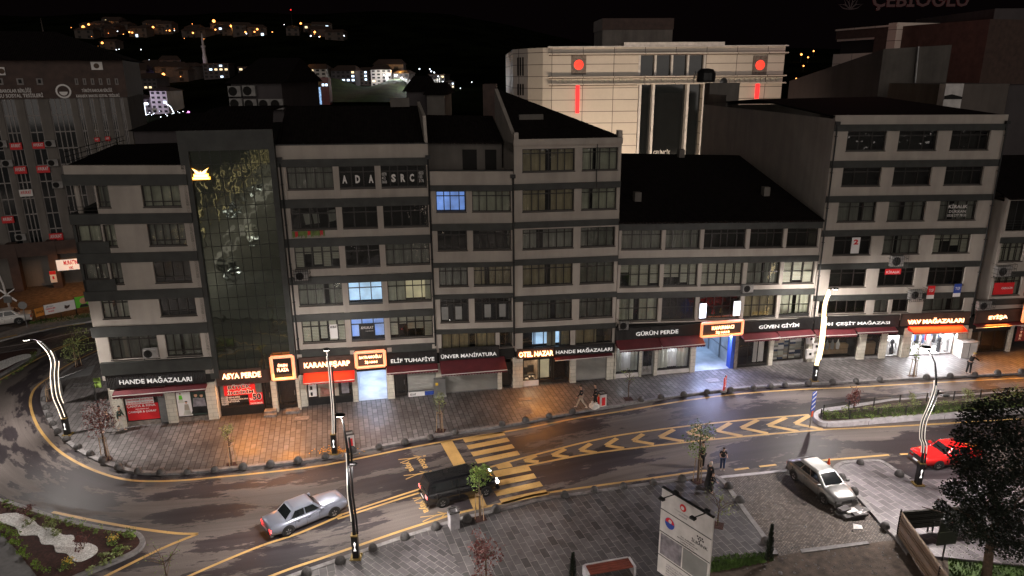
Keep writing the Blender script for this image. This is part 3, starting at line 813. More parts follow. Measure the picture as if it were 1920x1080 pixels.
def shopfront(b, u0, u1, z0, z1, cols=2, y=.25, frame='frame_brown', plinth='granite_dark', name='shop_window', room=None, depth=2.0, back='room_dark'):
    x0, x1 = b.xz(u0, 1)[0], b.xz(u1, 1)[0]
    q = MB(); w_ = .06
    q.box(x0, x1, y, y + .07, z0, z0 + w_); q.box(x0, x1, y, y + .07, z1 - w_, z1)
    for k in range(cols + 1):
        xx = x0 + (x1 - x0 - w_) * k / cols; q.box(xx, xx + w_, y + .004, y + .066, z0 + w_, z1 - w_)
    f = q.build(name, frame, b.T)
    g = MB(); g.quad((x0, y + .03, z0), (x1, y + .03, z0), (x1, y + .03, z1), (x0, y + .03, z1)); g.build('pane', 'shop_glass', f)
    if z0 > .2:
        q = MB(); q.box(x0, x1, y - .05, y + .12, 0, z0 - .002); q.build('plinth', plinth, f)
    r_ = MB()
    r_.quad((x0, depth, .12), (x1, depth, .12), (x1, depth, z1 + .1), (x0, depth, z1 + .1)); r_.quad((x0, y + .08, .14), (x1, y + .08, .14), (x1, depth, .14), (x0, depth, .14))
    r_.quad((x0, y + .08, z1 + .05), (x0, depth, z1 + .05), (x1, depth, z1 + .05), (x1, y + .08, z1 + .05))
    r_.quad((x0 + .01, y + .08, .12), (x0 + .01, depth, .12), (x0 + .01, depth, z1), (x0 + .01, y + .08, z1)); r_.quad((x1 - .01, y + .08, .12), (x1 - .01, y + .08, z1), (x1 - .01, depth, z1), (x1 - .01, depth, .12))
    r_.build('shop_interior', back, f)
    return f, x0, x1
def shutter(b, u0, u1, z0, z1, y=.2, mat='shutter_metal'):
    x0, x1 = b.xz(u0, 1)[0], b.xz(u1, 1)[0]; q = MB(); n = int((z1 - z0) / .1)
    for k in range(n):
        za = z0 + (z1 - z0) * k / n; zb = z0 + (z1 - z0) * (k + 1) / n; zm = (za + zb) / 2
        q.add([(x0, y, za), (x1, y, za), (x1, y - .03, zm), (x0, y - .03, zm), (x1, y, zb), (x0, y, zb)], [(0, 1, 2, 3), (3, 2, 4, 5)])
    s_ = q.build('roller_shutter', mat, b.T)
    q = MB(); q.box(x0 - .05, x0, y - .06, y + .05, z0, z1); q.box(x1, x1 + .05, y - .06, y + .05, z0, z1); q.box(x0, x1, y - .05, y + .02, z0 - .06, z0); q.build('guide_rail', 'metal_grey', s_)
    return s_
def door(b, u0, u1, z0, z1, y=.25, mat='frame_brown', glass=True, handle=True):
    x0, x1 = b.xz(u0, 1)[0], b.xz(u1, 1)[0]; w_ = .09; q = MB()
    q.box(x0, x0 + w_, y, y + .06, z0, z1); q.box(x1 - w_, x1, y, y + .06, z0, z1); q.box(x0 + w_, x1 - w_, y, y + .06, z0, z0 + .2); q.box(x0 + w_, x1 - w_, y, y + .06, z1 - w_, z1)
    if not glass: q.box(x0 + w_, x1 - w_, y + .02, y + .05, z0 + .2, z1 - w_)
    d = q.build('door', mat, b.T)
    if glass:
        g = MB(); g.quad((x0 + w_, y + .03, z0 + .2), (x1 - w_, y + .03, z0 + .2), (x1 - w_, y + .03, z1 - w_), (x0 + w_, y + .03, z1 - w_)); g.build('pane', 'shop_glass', d)
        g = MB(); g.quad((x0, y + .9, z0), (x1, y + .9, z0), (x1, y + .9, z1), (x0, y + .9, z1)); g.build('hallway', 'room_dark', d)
    q = MB(); q.tube([(x1 - w_ - .06, y - .05, z0 + .9), (x1 - w_ - .06, y - .05, z0 + 1.25)], .018, 6); q.build('handle', 'metal_grey', d)
    return d
def panel(t_, x0, x1, y, z0, z1, mat, name='panel', th=.01):
    q = MB(); q.box(x0, x1, y - th, y, z0, z1); return q.build(name, mat, t_)

NW = lambda a, e: (a, e)
# ================================================================== building 1: corner block with balconies
B1 = Bld('corner_building', 'pale six-storey corner block with stepped balconies at the left end', -26.75, -20.25, -.75, 0, (-.03, -.025))
X1 = lambda u: B1.xz(u, 8)[0]
def Z1(z): return B1.xz(-23, z)[1]
rows1 = [(14.4, 15.74), (11.95, 13.35), (9.55, 10.95), (7.3, 8.58), (4.5, 6.15)]
main = (X1(-22.95), X1(-20.77)); left = (X1(-25.45), X1(-24.78))
front_rows = []
for k, (a, e) in enumerate(rows1):
    lw = {0: left, 1: left, 2: left, 3: (X1(-26.35), X1(-24.76)), 4: (X1(-26.3), X1(-23.4))}[k]
    front_rows.append((Z1(a), Z1(e), [lw, main]))
xl = X1(-25.55)
def front1():
    w = B1.w; mb = MB(); z = 3.45
    for z0, z1, ws in sorted(front_rows, key=lambda r_: r_[0]):
        xa = xl if z0 > 9 else 0.0
        mb.box(xa, w, 0, .3, z, z0); x = xa
        for a, e in ws:
            if a > x + .01: mb.box(x, a, 0, .3, z0, z1)
            x = e
        mb.box(x, w, 0, .3, z0, z1); z = z1
    mb.box(0, w, 0, .3, z, Z1(16.94))
    mb.box(w - .2, w, .3, 11, 0, Z1(16.6)); mb.box(xl, xl + .2, .3, 11, 0, Z1(16.6)); mb.box(xl + .2, w - .2, 1.2, 1.3, 3.2, Z1(16.6), 1)
    mb.box(.05, .35, .3, 9, 0.1, 7.0)
    mb.box(0, xl, .3, 9.5, Z1(15.9), Z1(16.9))
    B1.part(mb, 'wall', ['plaster', 'room_dark'])
front1()
for a, e in [(15.76, 16.41), (13.39, 14.02), (10.96, 11.57), (8.52, 9.15), (6.1, 6.79)]:
    q = MB(); q.box(-.12, B1.w + .015, -.12, -.003, Z1(a), Z1(e)); q.box(-.12, .25, .0, 8, Z1(a), Z1(e)); B1.part(q, 'band', 'band')
q = MB(); q.box(.1, B1.w, -.25, -.003, Z1(3.55), Z1(4.38)); B1.part(q, 'lower_band', 'band')
for k, (z0, z1, ws) in enumerate(front_rows):
    window(B1, *main, z0, z1, 5 if k == 1 else 4, ('b', .24), 'net' if k in (0, 1, 4) else None)
    window(B1, *ws[0], z0, z1, 2 if k < 3 else (4 if k == 3 else 5), ('b', .24) if k < 3 else ('t', .2), 'net' if k in (1, 3) else 'grey')
# balcony bays at the left edge
for k, (z0, z1, ws) in enumerate(front_rows[:3]):
    q = MB(); q.tube([(.35, .5, z0 - .9), (.35, .5, z1)], .16, 10); B1.part(q, 'balcony_column', 'plaster')
    if k == 0:
        q = MB()
        for kk in range(4): q.tube([(-.1, 0, z0 - .55 + .2 * kk), (xl, 0, z0 - .55 + .2 * kk)], .02, 5)
        q.tube([(-.1, 0, z0 - .6), (-.1, 0, z0 + .1)], .03, 5); B1.part(q, 'balcony_rail', 'steel_dark')
    else:
        q = MB(); q.box(-.05, xl + .3, -.05, .06, z0 - .5, z0 + .35); q.box(-.05, .1, -.05, 6, z0 - .5, z1); B1.part(q, 'balcony_screen', 'band')
        window(B1, .15, xl, z0 + .36, z1, 2, None, 'net' if k == 1 else 'grey', y=0.0)
roof(B1, [[(.1, .3, 17.0), (B1.w, .3, 17.0), (B1.w, 11, 17.5), (.4, 8, 17.5)]])
q = MB()
for zz in (.35, .65, .95): q.tube([(0, .5, 16.9 + zz), (.6, 9.5, 17.1 + zz)], .02, 5)
for k in range(9): q.tube([(.0 + .07 * k, .5 + 1.1 * k, 16.7), (.07 * k, .5 + 1.1 * k, 17.95)], .02, 5)
q.build('roof_railing', 'steel_dark', B1.T)
# ground floor of building 1
pier(B1, -26.75, -26.1, 2.75); pier(B1, -23.5, -22.9, 2.75); pier(B1, -20.95, -20.3, 2.75)
lb(B1, -26.75, -20.3, -.02, .4, 2.3, 2.78, 'lintel', 'stone_cladding'); lb(B1, -26.75, -20.3, .05, .6, 2.79, 3.6, 'fascia', 'room_dark')
f, x0, x1 = shopfront(B1, -26.1, -24.0, .42, 2.3, 1, .12, plinth='stone_bare')
ps = f
panel(f, x0 + .12, x1 - .02, .11, .5, 1.62, 'red_print', 'poster'); panel(f, x0 + .12, x1 - .25, .11, 1.625, 2.05, 'white_print', 'poster')
text('ÇANTA & KINA', x0 + .15, x1 - .18, 1.38, 1.58, .095, 'white_print', f, 'lettering', .004, .02); text('MALZEMELERİ', x0 + .65, x1 - .6, 1.24, 1.33, .095, 'white_print', f, 'lettering', .004, .015)
text('ÇAMAŞIR & ÇORAP', x0 + .17, x1 - .18, .98, 1.17, .095, 'white_print', f, 'lettering', .004, .02)
text('İNDİRİM İNDİRİM', x0 + .2, x1 - .3, 1.66, 1.80, .095, 'red_print', f, 'lettering', .004, .02); text('İNDİRİM İNDİRİM', x0 + .2, x1 - .3, 1.88, 2.02, .095, 'red_print', f, 'lettering', .004, .02)
shutter(B1, -23.98, -23.52, .1, 2.3, .2, 'metal_grey')
f, x0, x1 = shopfront(B1, -22.88, -20.97, .42, 2.3, 2, .12, plinth='stone_bare'); xm = (x0 + x1) / 2
panel(f, x0 + .05, xm - .03, .11, .5, 2.2, 'white_print', 'photo_poster'); panel(f, xm + .03, x1 - .05, .11, .5, 2.2, 'cloth_green', 'photo_poster')
def flat_figure(f, x, z, s, top, bottom, y=.095, hair='hair_dark'):
    q = MB(); q.add([(x + .07 * s * math.cos(k * PI / 5), y, z + .9 * s + .09 * s * math.sin(k * PI / 5)) for k in range(10)], [tuple(range(10))]); q.build('printed_face', 'photo_skin', f)
    q = MB(); q.add([(x - .12 * s, y, z + .78 * s), (x + .12 * s, y, z + .78 * s), (x + .17 * s, y, z + .35 * s), (x - .17 * s, y, z + .35 * s)], [(0, 1, 2, 3)]); q.build('printed_top', top, f)
    q = MB(); q.add([(x - .16 * s, y, z + .35 * s), (x + .16 * s, y, z + .35 * s), (x + .28 * s, y, z), (x - .28 * s, y, z)], [(0, 1, 2, 3)]); q.build('printed_skirt', bottom, f)
    q = MB(); q.add([(x + .1 * s * math.cos(k * PI / 6), y - .002, z + .95 * s + .07 * s * math.sin(k * PI / 6)) for k in range(7)], [tuple(range(7))]); q.build('printed_hair', hair, f)
flat_figure(f, x0 + .6, .55, 1.0, 'cloth_beige', 'curtain_net'); flat_figure(f, x0 + .3, 1.45, .7, 'green_print', 'curtain_net')
flat_figure(f, xm + .3, .6, 1.45, 'grey_print', 'black_print'); flat_figure(f, xm + .65, .6, 1.4, 'grey_print', 'black_print')
awning(B1, -26.45, -23.4, 2.5, .55, .18, val=.28); awning(B1, -23.36, -20.75, 2.5, .55, .18, val=.14)
sign(B1, 'unlit black sign board with white letters over the corner shop under the stepped balconies', -26.8, -20.75, 2.72, 3.55, [('HANDE MAĞAZALARI', -26.0, -21.6, 2.92, 3.33)], rise=-.035)
ac_on(B1, -23.85, 4.65, 'shaded air conditioner on the first-floor ledge of the corner block', -.1)
# ================================================================== building 2: mirror glass tower front
B2 = Bld('glass_building', 'dark mirror-glass office front reflecting the street between two pale blocks', -20.2, -14.95, -.5, 0, (0, 0))
w = B2.w
q = MB(); q.box(0, w, .12, 11, 3.0, 18.7); B2.part(q, 'wall', 'band', tf=False)
q = MB(); q.box(-.1, .42, -.25, .12, 3.0, 18.7); q.box(w - .3, w + .05, -.25, .12, 3.0, 18.7); q.box(-.1, w + .05, -.3, .1, 17.75, 18.95); B2.part(q, 'dark_surround', 'band', tf=False)
gx = [.42 + (w - .72) * k / 8 for k in range(9)]; gz = [3.35 + (17.75 - 3.35) * k / 17 for k in range(18)]
q = MB(); q.quad((.42, 0, 3.3), (w - .3, 0, 3.3), (w - .3, 0, 17.75), (.42, 0, 17.75)); B2.part(q, 'mirror_glazing', 'mirror_glass', tf=False)
q = MB()
for x in gx: q.box(x - .018, x + .018, -.02, .01, 3.3, 17.75)
for k, z in enumerate(gz): q.box(.42, w - .3, -.018, .008, z - .015, z + .015)
B2.part(q, 'mullions', 'steel_dark', tf=False)
roof(B2, [[(-.1, -.2, 18.96), (w + .05, -.2, 18.96), (w - .3, 4, 20.0), (1.1, 4, 20.0)], [(1.1, 4, 20.0), (w - .3, 4, 20.0), (w, 9, 20.0), (1.1, 9, 20.0)]])
# golden emblem: bird over a lettered plinth
p, a = bpt(B2, -19.85, 16.0, -.06); t_ = thing('lit_emblem', 'glowing amber bird emblem high on the mirror-glass front', 'sign', p, a)
q = MB()
def emb(s_, y, mat, name, g=0.0):
    q = MB(); c_ = .46
    for sg in (-1, 1):
        q.add([(c_, y, .34 - g), (c_ + sg * .2, y, .5), (c_ + sg * (.44 + g), y, .62 + g), (c_ + sg * .3, y, .42), (c_ + sg * .34, y, .38), (c_ + sg * .18, y, .3)], [(0, 1, 2, 3, 4, 5)])
    q.add([(c_ - .08, y, .3), (c_ + .08, y, .3), (c_, y, .5)], [(0, 1, 2)])
    q.box(-.0 - g, .92 + g, y, y + .02, -.0 - g, .07 + g); q.box(.08 - g, .84 + g, y, y + .02, .12 - g, .26 + g)
    q.build(name, mat, t_)
emb(1, -.08, 'neon_core', 'emblem'); emb(1, -.03, 'neon_amber', 'emblem_glow', .05)
# ground floor of the glass building
lb(B2, -20.2, -14.95, .1, .6, 2.3, 3.3, 'fascia', 'brown_clad'); pier(B2, -16.75, -16.4, 2.45); pier(B2, -15.1, -14.9, 2.45)
f, x0, x1 = shopfront(B2, -20.15, -17.3, .72, 2.45, 1, .12, plinth='steel_dark')
q = pleats(x0 + .05, x0 + .5, .8, 2.4, .3, seed=3); q.build('curtain', 'curtain_net', f); q = pleats(x1 - .75, x1 - .05, .8, 2.4, .3, seed=4); q.build('curtain', 'curtain_net', f)
panel(f, x0 + .35, x0 + 2.35, .11, 1.55, 2.42, 'red_print', 'poster')
text('BÜYÜK', x0 + .6, x0 + 2.1, 2.0, 2.34, .097, 'white_print', f, 'lettering', .004, .055); text('BÜYÜK', x0 + .64, x0 + 2.06, 2.03, 2.31, .09, 'black_print', f, 'lettering', .004, .02)
text('İNDİRİM', x0 + .55, x0 + 2.25, 1.62, 1.95, .097, 'white_print', f, 'lettering', .004, .055); text('İNDİRİM', x0 + .6, x0 + 2.2, 1.65, 1.9, .09, 'black_print', f, 'lettering', .004, .02)
panel(f, x0 + 1.85, x1 - .05, .105, .78, 1.62, 'red_print', 'poster')
text('50', x0 + 2.08, x1 - .12, 1.08, 1.62, .094, 'white_print', f, 'lettering', .004, .06); text('50', x0 + 2.12, x1 - .16, 1.12, 1.58, .086, 'black_print', f, 'lettering', .004, .03)
text('%', x0 + 1.9, x0 + 2.06, 1.1, 1.28, .094, 'white_print', f, 'lettering', .004, .03); text('İNDİRİMLER', x0 + 1.92, x1 - .1, .82, .96, .094, 'white_print', f, 'lettering', .004, .02)
for k, s_ in enumerate(['EVLENENLERE', 'EVİNİ YENİLEYENLERE', 'ENFLASYONA', 'İNAT']):
    text(s_, x0 + .1, x0 + .1 + [1.2, 1.7, 1.15, .45][k], 1.36 - .15 * k, 1.47 - .15 * k, .11, 'white_print', f, 'lettering', .004, .02)
door(B2, -17.25, -16.75, .3, 2.45, .15); door(B2, -16.35, -15.1, .3, 2.35, .2)
q = MB(); q.box(B2.xz(-17.3, 1)[0], B2.xz(-16.5, 1)[0], -.7, .1, 0, .26); q.box(B2.xz(-17.3, 1)[0], B2.xz(-16.5, 1)[0], -.4, .1, .27, .4); q.box(B2.xz(-15.9, 1)[0], B2.xz(-15.0, 1)[0], -.5, .1, 0, .3); q.build('entrance_steps', 'kerb_stone', B2.T)
sign(B2, 'glowing orange curtain-shop letters on the brown fascia under the mirror glass', -20.1, -17.25, 2.5, 3.3, [('ASYA PERDE', -19.72, -17.28, 2.68, 3.05)], 'neon', off=.06, board='brown_clad', rise=-.01)
s_, sw, sh = sign(B2, 'square plaza sign in a glowing orange frame above the door of the glass building', -16.5, -15.1, 2.42, 4.0, [('ÖREN', -16.1, -15.5, 3.32, 3.52), ('PLAZA', -16.15, -15.45, 2.98, 3.2)], 'neon', off=-.1, board='room_dark', rise=-.0)
neon_frame(s_, sw, sh, rise=0)
p, a = bpt(B2, -16.0, 2.2, .05); t_ = thing('house_number', 'small white house number plate under the orange-framed plaza sign', 'sign', p, a)
q = MB(); q.box(-.1, .75, -.03, 0, -.03, .2); q.build('plate', 'room_dark', t_); text('NO : 42', 0, .64, .0, .15, -.04, 'white_print', t_, 'numerals', .01, .01)
# ================================================================== building 3
B3 = Bld('office_block', 'pale office block with pilasters whose top windows carry large white capital letters', -14.85, -5.45, 0, 0, (-.013, -.023))
X3 = lambda u: u + 14.85
rows3 = [(15.07, 16.5), (12.46, 13.9), (9.88, 11.33), (7.29, 8.8), (4.66, 6.22)]
cols3 = [(-14.35, -11.5), (-11.15, -8.88), (-8.55, -5.6)]
front(B3, [(a, e, [(X3(p_), X3(q_)) for p_, q_ in cols3]) for a, e in rows3], [(16.5, 16.96), (13.9, 14.44), (11.33, 11.88), (8.8, 9.3), (6.22, 6.71), (3.6, 4.2)], 17.9, 13, 4.0)
for k, (z0, z1) in enumerate(rows3):
    q = MB(); ztop = z1; zlo = [14.45, 11.9, 9.31, 6.72, 4.22][k]
    for uu in ((-11.33, .19), (-8.72, .19), (-5.53, .07)): q = MB(); q.box(X3(uu[0]) - uu[1], X3(uu[0]) + uu[1], -.07, -.002, zlo, z1 - .002); B3.part(q, 'pilaster', 'plaster')
    q = MB(); q.box(.02, .12, -.07, -.002, zlo, z1); B3.part(q, 'pilaster', 'plaster'); q = MB(); q.box(.3, .44, -.07, -.002, zlo, z1)
    B3.part(q, 'pilaster', 'plaster')
ins3 = {(0, 0): ('grey', None), (0, 1): (None, None), (0, 2): (None, None), (1, 0): (None, None), (1, 1): (None, None), (1, 2): (None, None), (2, 0): ('blind', None), (2, 1): (None, None), (2, 2): ('grey', None),
        (3, 0): ('net', None), (3, 1): (None, 'lit_sky'), (3, 2): ('net', 'lit_warm'), (4, 0): ('blind', None), (4, 1): (None, 'lit_blue'), (4, 2): ('blind', None)}
W3 = {}
for k, (z0, z1) in enumerate(rows3):
    for j, (a, e) in enumerate(cols3):
        ins, lit = ins3[(k, j)]
        W3[(k, j)] = window(B3, X3(a), X3(e), z0, z1, 3 if j == 1 else 5, ('t', .28), ins, lit=lit, cover=[(0, .42), (.85, 1)] if (k, j) == (3, 2) else None)
q = MB(); q.box(X3(-5.6) - .0, X3(-5.45), .0, 7, 17.9, 18.3); B3.part(q, 'side_parapet', 'plaster')
q = MB()
q.add([(9.2, .0, 17.9), (9.2, .6, 19.5), (9.2, 6, 20.2), (9.2, 6, 17.9), (9.4, .0, 17.9), (9.4, .6, 19.5), (9.4, 6, 20.2), (9.4, 6, 17.9)], [(0, 1, 2, 3), (7, 6, 5, 4), (0, 4, 5, 1), (1, 5, 6, 2), (2, 6, 7, 3)]); B3.part(q, 'gable_wall', 'plaster', tf=False)
roof(B3, [[(0, .32, 17.85), (9.2, .32, 17.85), (9.2, 5.5, 20.0), (.3, 5.5, 20.0)], [(.3, 5.5, 20.0), (9.2, 5.5, 20.0), (9.2, 13, 18.0), (.3, 13, 18.0)]])
q = MB(); q.box(7.3, 8.6, 4.8, 5.6, 19.9, 20.5); B3.part(q, 'chimney', 'plaster_old', tf=False)
coping(B3, 17.84, .3); pipe(B3, .18, 4, 16.9); pipe(B3, 9.36, 4, 16.9, -.14)
# letters in the top windows
def wtext(b, f, s_, u0, u1, z0, z1, mat='sign_letter', y=.12, ur=None, bold=.05):
    return text(s_, u0 - b.uref, u1 - b.uref, z0, z1, y, mat, f, 'window_lettering', .004, bold, tf=b.tf)
for s_, u in (('A', -10.98), ('D', -10.16), ('A', -9.32)): wtext(B3, W3[(0, 1)], s_, u, u + .3, 15.38, 15.9)
for s_, u in (('S', -7.88), ('R', -7.28), ('C', -6.7)): wtext(B3, W3[(0, 2)], s_, u, u + .29, 15.4, 15.92)
for k, s_ in enumerate(['0370', '412', '0606']): wtext(B3, W3[(0, 2)], s_, -8.47, -8.17 + (0 if k != 1 else -.08), 15.83 - .25 * k, 16.03 - .25 * k, bold=.01)
for k, s_ in enumerate(['0533', '153', '3178']): wtext(B3, W3[(0, 2)], s_, -6.1, -5.8 + (0 if k != 1 else -.08), 15.86 - .25 * k, 16.06 - .25 * k, bold=.01)
q = MB(); q.box(X3(-10.62), X3(-9.55), .16, .2, 4.72, 5.78); B3.part(q, 'banner', 'steel_dark', W3[(4, 1)])
wtext(B3, W3[(4, 1)], 'AVUKAT', -10.5, -9.65, 5.42, 5.62, y=.11, bold=.01); wtext(B3, W3[(4, 1)], 'AYŞE ERDOĞAN', -10.2, -9.65, 5.22, 5.32, y=.11, bold=.0)
q = MB(); q.box(X3(-12.55), X3(-12.05), .12, .135, 4.85, 5.85); B3.part(q, 'paper_notice', 'white_print', W3[(4, 0)]); wtext(B3, W3[(4, 0)], 'AVUKAT', -12.52, -12.08, 5.6, 5.78, 'black_print', .1)
for u, z, s_ in ((-12.95, 12.8, .35), (-13.5, 12.75, .4), (-12.0, 12.9, .3), (-11.85, 12.95, .3)):
    q = MB(); q.quad((X3(u), .2, z), (X3(u) + s_, .2, z + .05), (X3(u) + s_ * .9, .2, z + .75), (X3(u) - .1, .2, z + .7)); B3.part(q, 'paper_notice', 'curtain_grey', W3[(1, 0)])
hp = thing('drying_peppers', 'green and red peppers strung under an upper left window of the lettered block', 'produce', bpt(B3, -14.85, 0)[0], FA)
hg = MB(); hr = MB()
for k in range(34):
    x = .5 + k * .06; (hr if k % 13 in (3, 4, 5) else hg).box(x, x + .045, -.09, -.03, 11.98 + rnd.uniform(0, .22), 12.44)
hg.build('green_strings', 'leaf_green', hp); hr.build('red_strings', 'red_print', hp)
ac_on(B3, -14.0, 9.25, 'dark caged air conditioner hanging below the fourth-floor left window of the lettered office block', -.1, True)
# ground floor 3
lb(B3, -14.85, -5.45, .05, .6, 2.35, 4.05, 'fascia', 'room_dark')
pier(B3, -14.85, -14.42, 2.45); pier(B3, -11.35, -11.0, 2.45); pier(B3, -8.98, -8.48, 2.45); pier(B3, -5.55, -5.3, 2.45)
for u in (-14.7, -11.2, -8.7, -5.6): lb(B3, u - .12, u + .18, -.12, .04, 3.72, 4.02, 'bracket_stone', 'plaster')
f, x0, x1 = shopfront(B3, -14.4, -11.4, .6, 2.15, 3, .12, plinth='steel_dark')
panel(f, x0 + .08, x0 + .62, .11, .75, 2.1, 'white_print', 'poster'); panel(f, x0 + .72, x0 + 2.1, .11, .68, 2.1, 'cloth_beige', 'poster')
for k in range(3): panel(f, x0 + .2, x0 + .34, .1, .82 + .45 * k, 1.08 + .45 * k, 'black_print', 'printed_figure')
panel(f, x0 + .85, x0 + 1.5, .1, 1.72, 1.74, 'blue_print', 'poster_line'); text('KARAN', x0 + .9, x0 + 1.45, 1.78, 1.9, .1, 'blue_print', f, 'lettering', .004, .02)
q = MB(); q.add([(x0 + .8, .1, .7), (x0 + 1.6, .1, .7), (x0 + 2.0, .1, 1.4), (x0 + 1.5, .1, 1.2), (x0 + .9, .1, 1.45)], [(0, 1, 2, 3, 4)]); q.build('printed_scarf', 'fabric_rose', f)
panel(f, x0 + 2.3, x0 + 2.8, .11, .8, 1.9, 'grey_print', 'poster')
awning(B3, -14.5, -11.12, 2.72, 1.0, .42, 'awning_bright', val=.18)
sign(B3, 'glowing orange scarf-shop letters behind the straight lamp post', -14.75, -11.08, 2.65, 3.8, [('KARAN EŞARP', -14.4, -11.4, 2.98, 3.45)], 'neon', board='brown_clad', rise=-.02)
s_, sw, sh = sign(B3, 'arcade sign in a glowing orange frame over the bright white passage', -10.95, -9.02, 2.85, 3.95, [('BAYRAMOĞLU', -10.72, -9.25, 3.5, 3.75), ('İŞ HANI', -10.35, -9.55, 3.1, 3.33)], 'neon', off=-.25, board='brown_clad', rise=0)
neon_frame(s_, sw, sh, rise=0)
# bright passage
x0, x1 = X3(-10.98), X3(-9.0)
q = MB(); q.quad((x0, .1, .13), (x1, .1, .13), (x1, 7, .13), (x0, 7, .13)); q.quad((x0, 7, .13), (x1, 7, .13), (x1, 7, 2.9), (x0, 7, 2.9)); q.quad((x0, .1, .13), (x0, 7, .13), (x0, 7, 2.9), (x0, .1, 2.9)); q.quad((x1, .1, .13), (x1, .1, 2.9), (x1, 7, 2.9), (x1, 7, .13)); q.quad((x0, .1, 2.9), (x0, 7, 2.9), (x1, 7, 2.9), (x1, .1, 2.9))
pas = q.build('passage', 'passage_wall', B3.T)
q = MB()
for k in range(4): q.box(x0 + .9, x1 - .9, .6 + 1.5 * k, 1.6 + 1.5 * k, 2.84, 2.88)
q.build('ceiling_tube', 'tube_blue', pas)
door(B3, -8.4, -7.62, .2, 2.2, .15); shutter(B3, -7.5, -5.62, .5, 2.25, .15); lb(B3, -7.55, -5.58, .05, .3, 0, .44, 'plinth', 'white_trim')
awning(B3, -8.95, -5.4, 2.62, .6, .25)
sign(B3, 'unlit black haberdashery sign with cream letters right of the bright white passage', -8.9, -5.42, 2.72, 3.62, [('ELİF TUHAFİYE', -8.62, -5.62, 2.92, 3.28)], rise=-.025)
bsn = thing('shop_banner', 'low white and blue banner at the foot of the shutter near the white passage', 'banner', bpt(B3, -7.5, .15, .0)[0], FA)
q = MB(); q.box(0, 1.1, -.03, 0, 0, .32); q.build('white_panel', 'white_print', bsn); q = MB(); q.box(1.12, 1.85, -.03, 0, .02, .32); q.build('blue_panel', 'blue_print', bsn); text('Elif', .1, .5, .08, .25, -.04, 'black_print', bsn, 'lettering', .004)
# ================================================================== building 4
def area(b, u, y, z, w_, d_, power, col, aim=(0, 0, -1), name='ceiling_light_glow'):
    x = b.xz(u, 1)[0]; l = bpy.data.lights.new(name, 'AREA'); l.shape = 'RECTANGLE'; l.size = w_; l.size_y = d_; l.energy = power; l.color = col
    o = bpy.data.objects.new(name, l); C.objects.link(o); o.parent = b.T; o.location = (x, y, z); o.rotation_euler = Vector(aim).to_track_quat('-Z', 'Y').to_euler()
area(B3, -9.99, 3.2, 2.8, 1.5, 5.0, 240, (.62, .74, 1.0)); area(B3, -9.99, .3, 2.6, 1.6, .4, 260, (.62, .70, 1.0), (0, -.8, -.6))
SG = (1, .33, .04)
area(B2, -18.5, -.45, 2.9, 2.4, .3, 230, SG, (0, -.75, -.66), 'sign_glow'); area(B2, -15.8, -.45, 3.2, 1.3, 1.2, 260, SG, (0, -.8, -.6), 'sign_glow')
area(B3, -12.9, -.35, 3.2, 3.0, .3, 70, SG, (0, -.7, -.7), 'sign_glow'); area(B3, -10, -.45, 3.4, 1.8, .9, 60, SG, (0, -.8, -.6), 'sign_glow')
B4 = Bld('narrow_block', 'narrow pale block one storey lower than its neighbours with one window lit blue', -5.4, .15, 0, 0, (-.03, -.045))
X4 = lambda u: u + 5.4
rows4 = [(13.22, 14.62), (10.58, 11.96), (8.05, 9.44), (5.43, 7.2)]
c4 = [(-5.05, -3.06), (-2.66, -.02)]
rr4 = [(a, e, [(X4(p_), X4(q_)) for p_, q_ in c4]) for a, e in rows4] + [(3.4, 4.6, [(X4(-5.05), X4(-1.2)), (X4(-.92), X4(.02))])]
front(B4, rr4, [(14.63, 15.0), (11.97, 12.42), (9.41, 9.72), (7.16, 7.47), (4.6, 4.92)], 15.98, 13, 3.3)
for k, (z0, z1, ws) in enumerate(rr4[:4]):
    window(B4, *ws[0], z0, z1, 4, ('t', .24), [None, None, 'net', None][k], lit='lit_blue' if k == 0 else None)
    window(B4, *ws[1], z0, z1, 5, ('t', .24), ['net', None, 'net', None][k])
window(B4, *rr4[4][2][0], 3.4, 4.6, 6, None, 'net'); window(B4, *rr4[4][2][1], 3.4, 4.6, 2, None, None)
for u, z in ((-4.95, 5.6), (-4.0, 5.6), (-1.95, 5.7), (-.9, 5.7)):
    q = MB(); q.box(X4(u), X4(u) + .45, .11, .125, z, z + .95); B4.part(q, 'paper_notice', 'curtain_grey')
q = MB(); q.box(.2, 5.3, .35, 3.5, 15.2, 15.3); B4.part(q, 'roof_terrace', 'roof_tile')
q = MB(); q.box(.1, 5.4, 3.5, 12, 15.2, 17.6); B4.part(q, 'penthouse_wall', 'plaster_old')
q = MB(); q.box(2.6, 3.6, 3.44, 3.49, 15.4, 17.0); q.box(4.2, 5.0, 3.44, 3.49, 15.4, 17.0); B4.part(q, 'penthouse_opening', 'room_dark')
roof(B4, [[(-.1, 3.2, 17.55), (5.5, 3.2, 17.55), (5.5, 8, 19.1), (-.1, 8, 19.1)], [(-.1, 8, 19.1), (5.5, 8, 19.1), (5.5, 13, 17.5), (-.1, 13, 17.5)]]); coping(B4, 15.93, .32)
pipe(B4, 5.5, 3.5, 15.5)
lb(B4, -5.4, .15, .05, .6, 2.4, 3.4, 'fascia', 'room_dark'); pier(B4, -5.4, -5.12, 2.5); pier(B4, -1.12, -.8, 2.5); pier(B4, 0.0, .3, 2.5)
shutter(B4, -5.08, -1.15, .18, 2.4, .12); door(B4, -.78, -.02, .3, 2.1, .2, glass=False)
awning(B4, -5.25, -.6, 2.72, 1.15, .55)
sign(B4, 'unlit black draper sign with cream letters above the widest dark red awning', -5.25, -1.0, 2.78, 3.62, [('ÜNVER MANİFATURA', -5.15, -1.2, 2.95, 3.3)], rise=-.02)
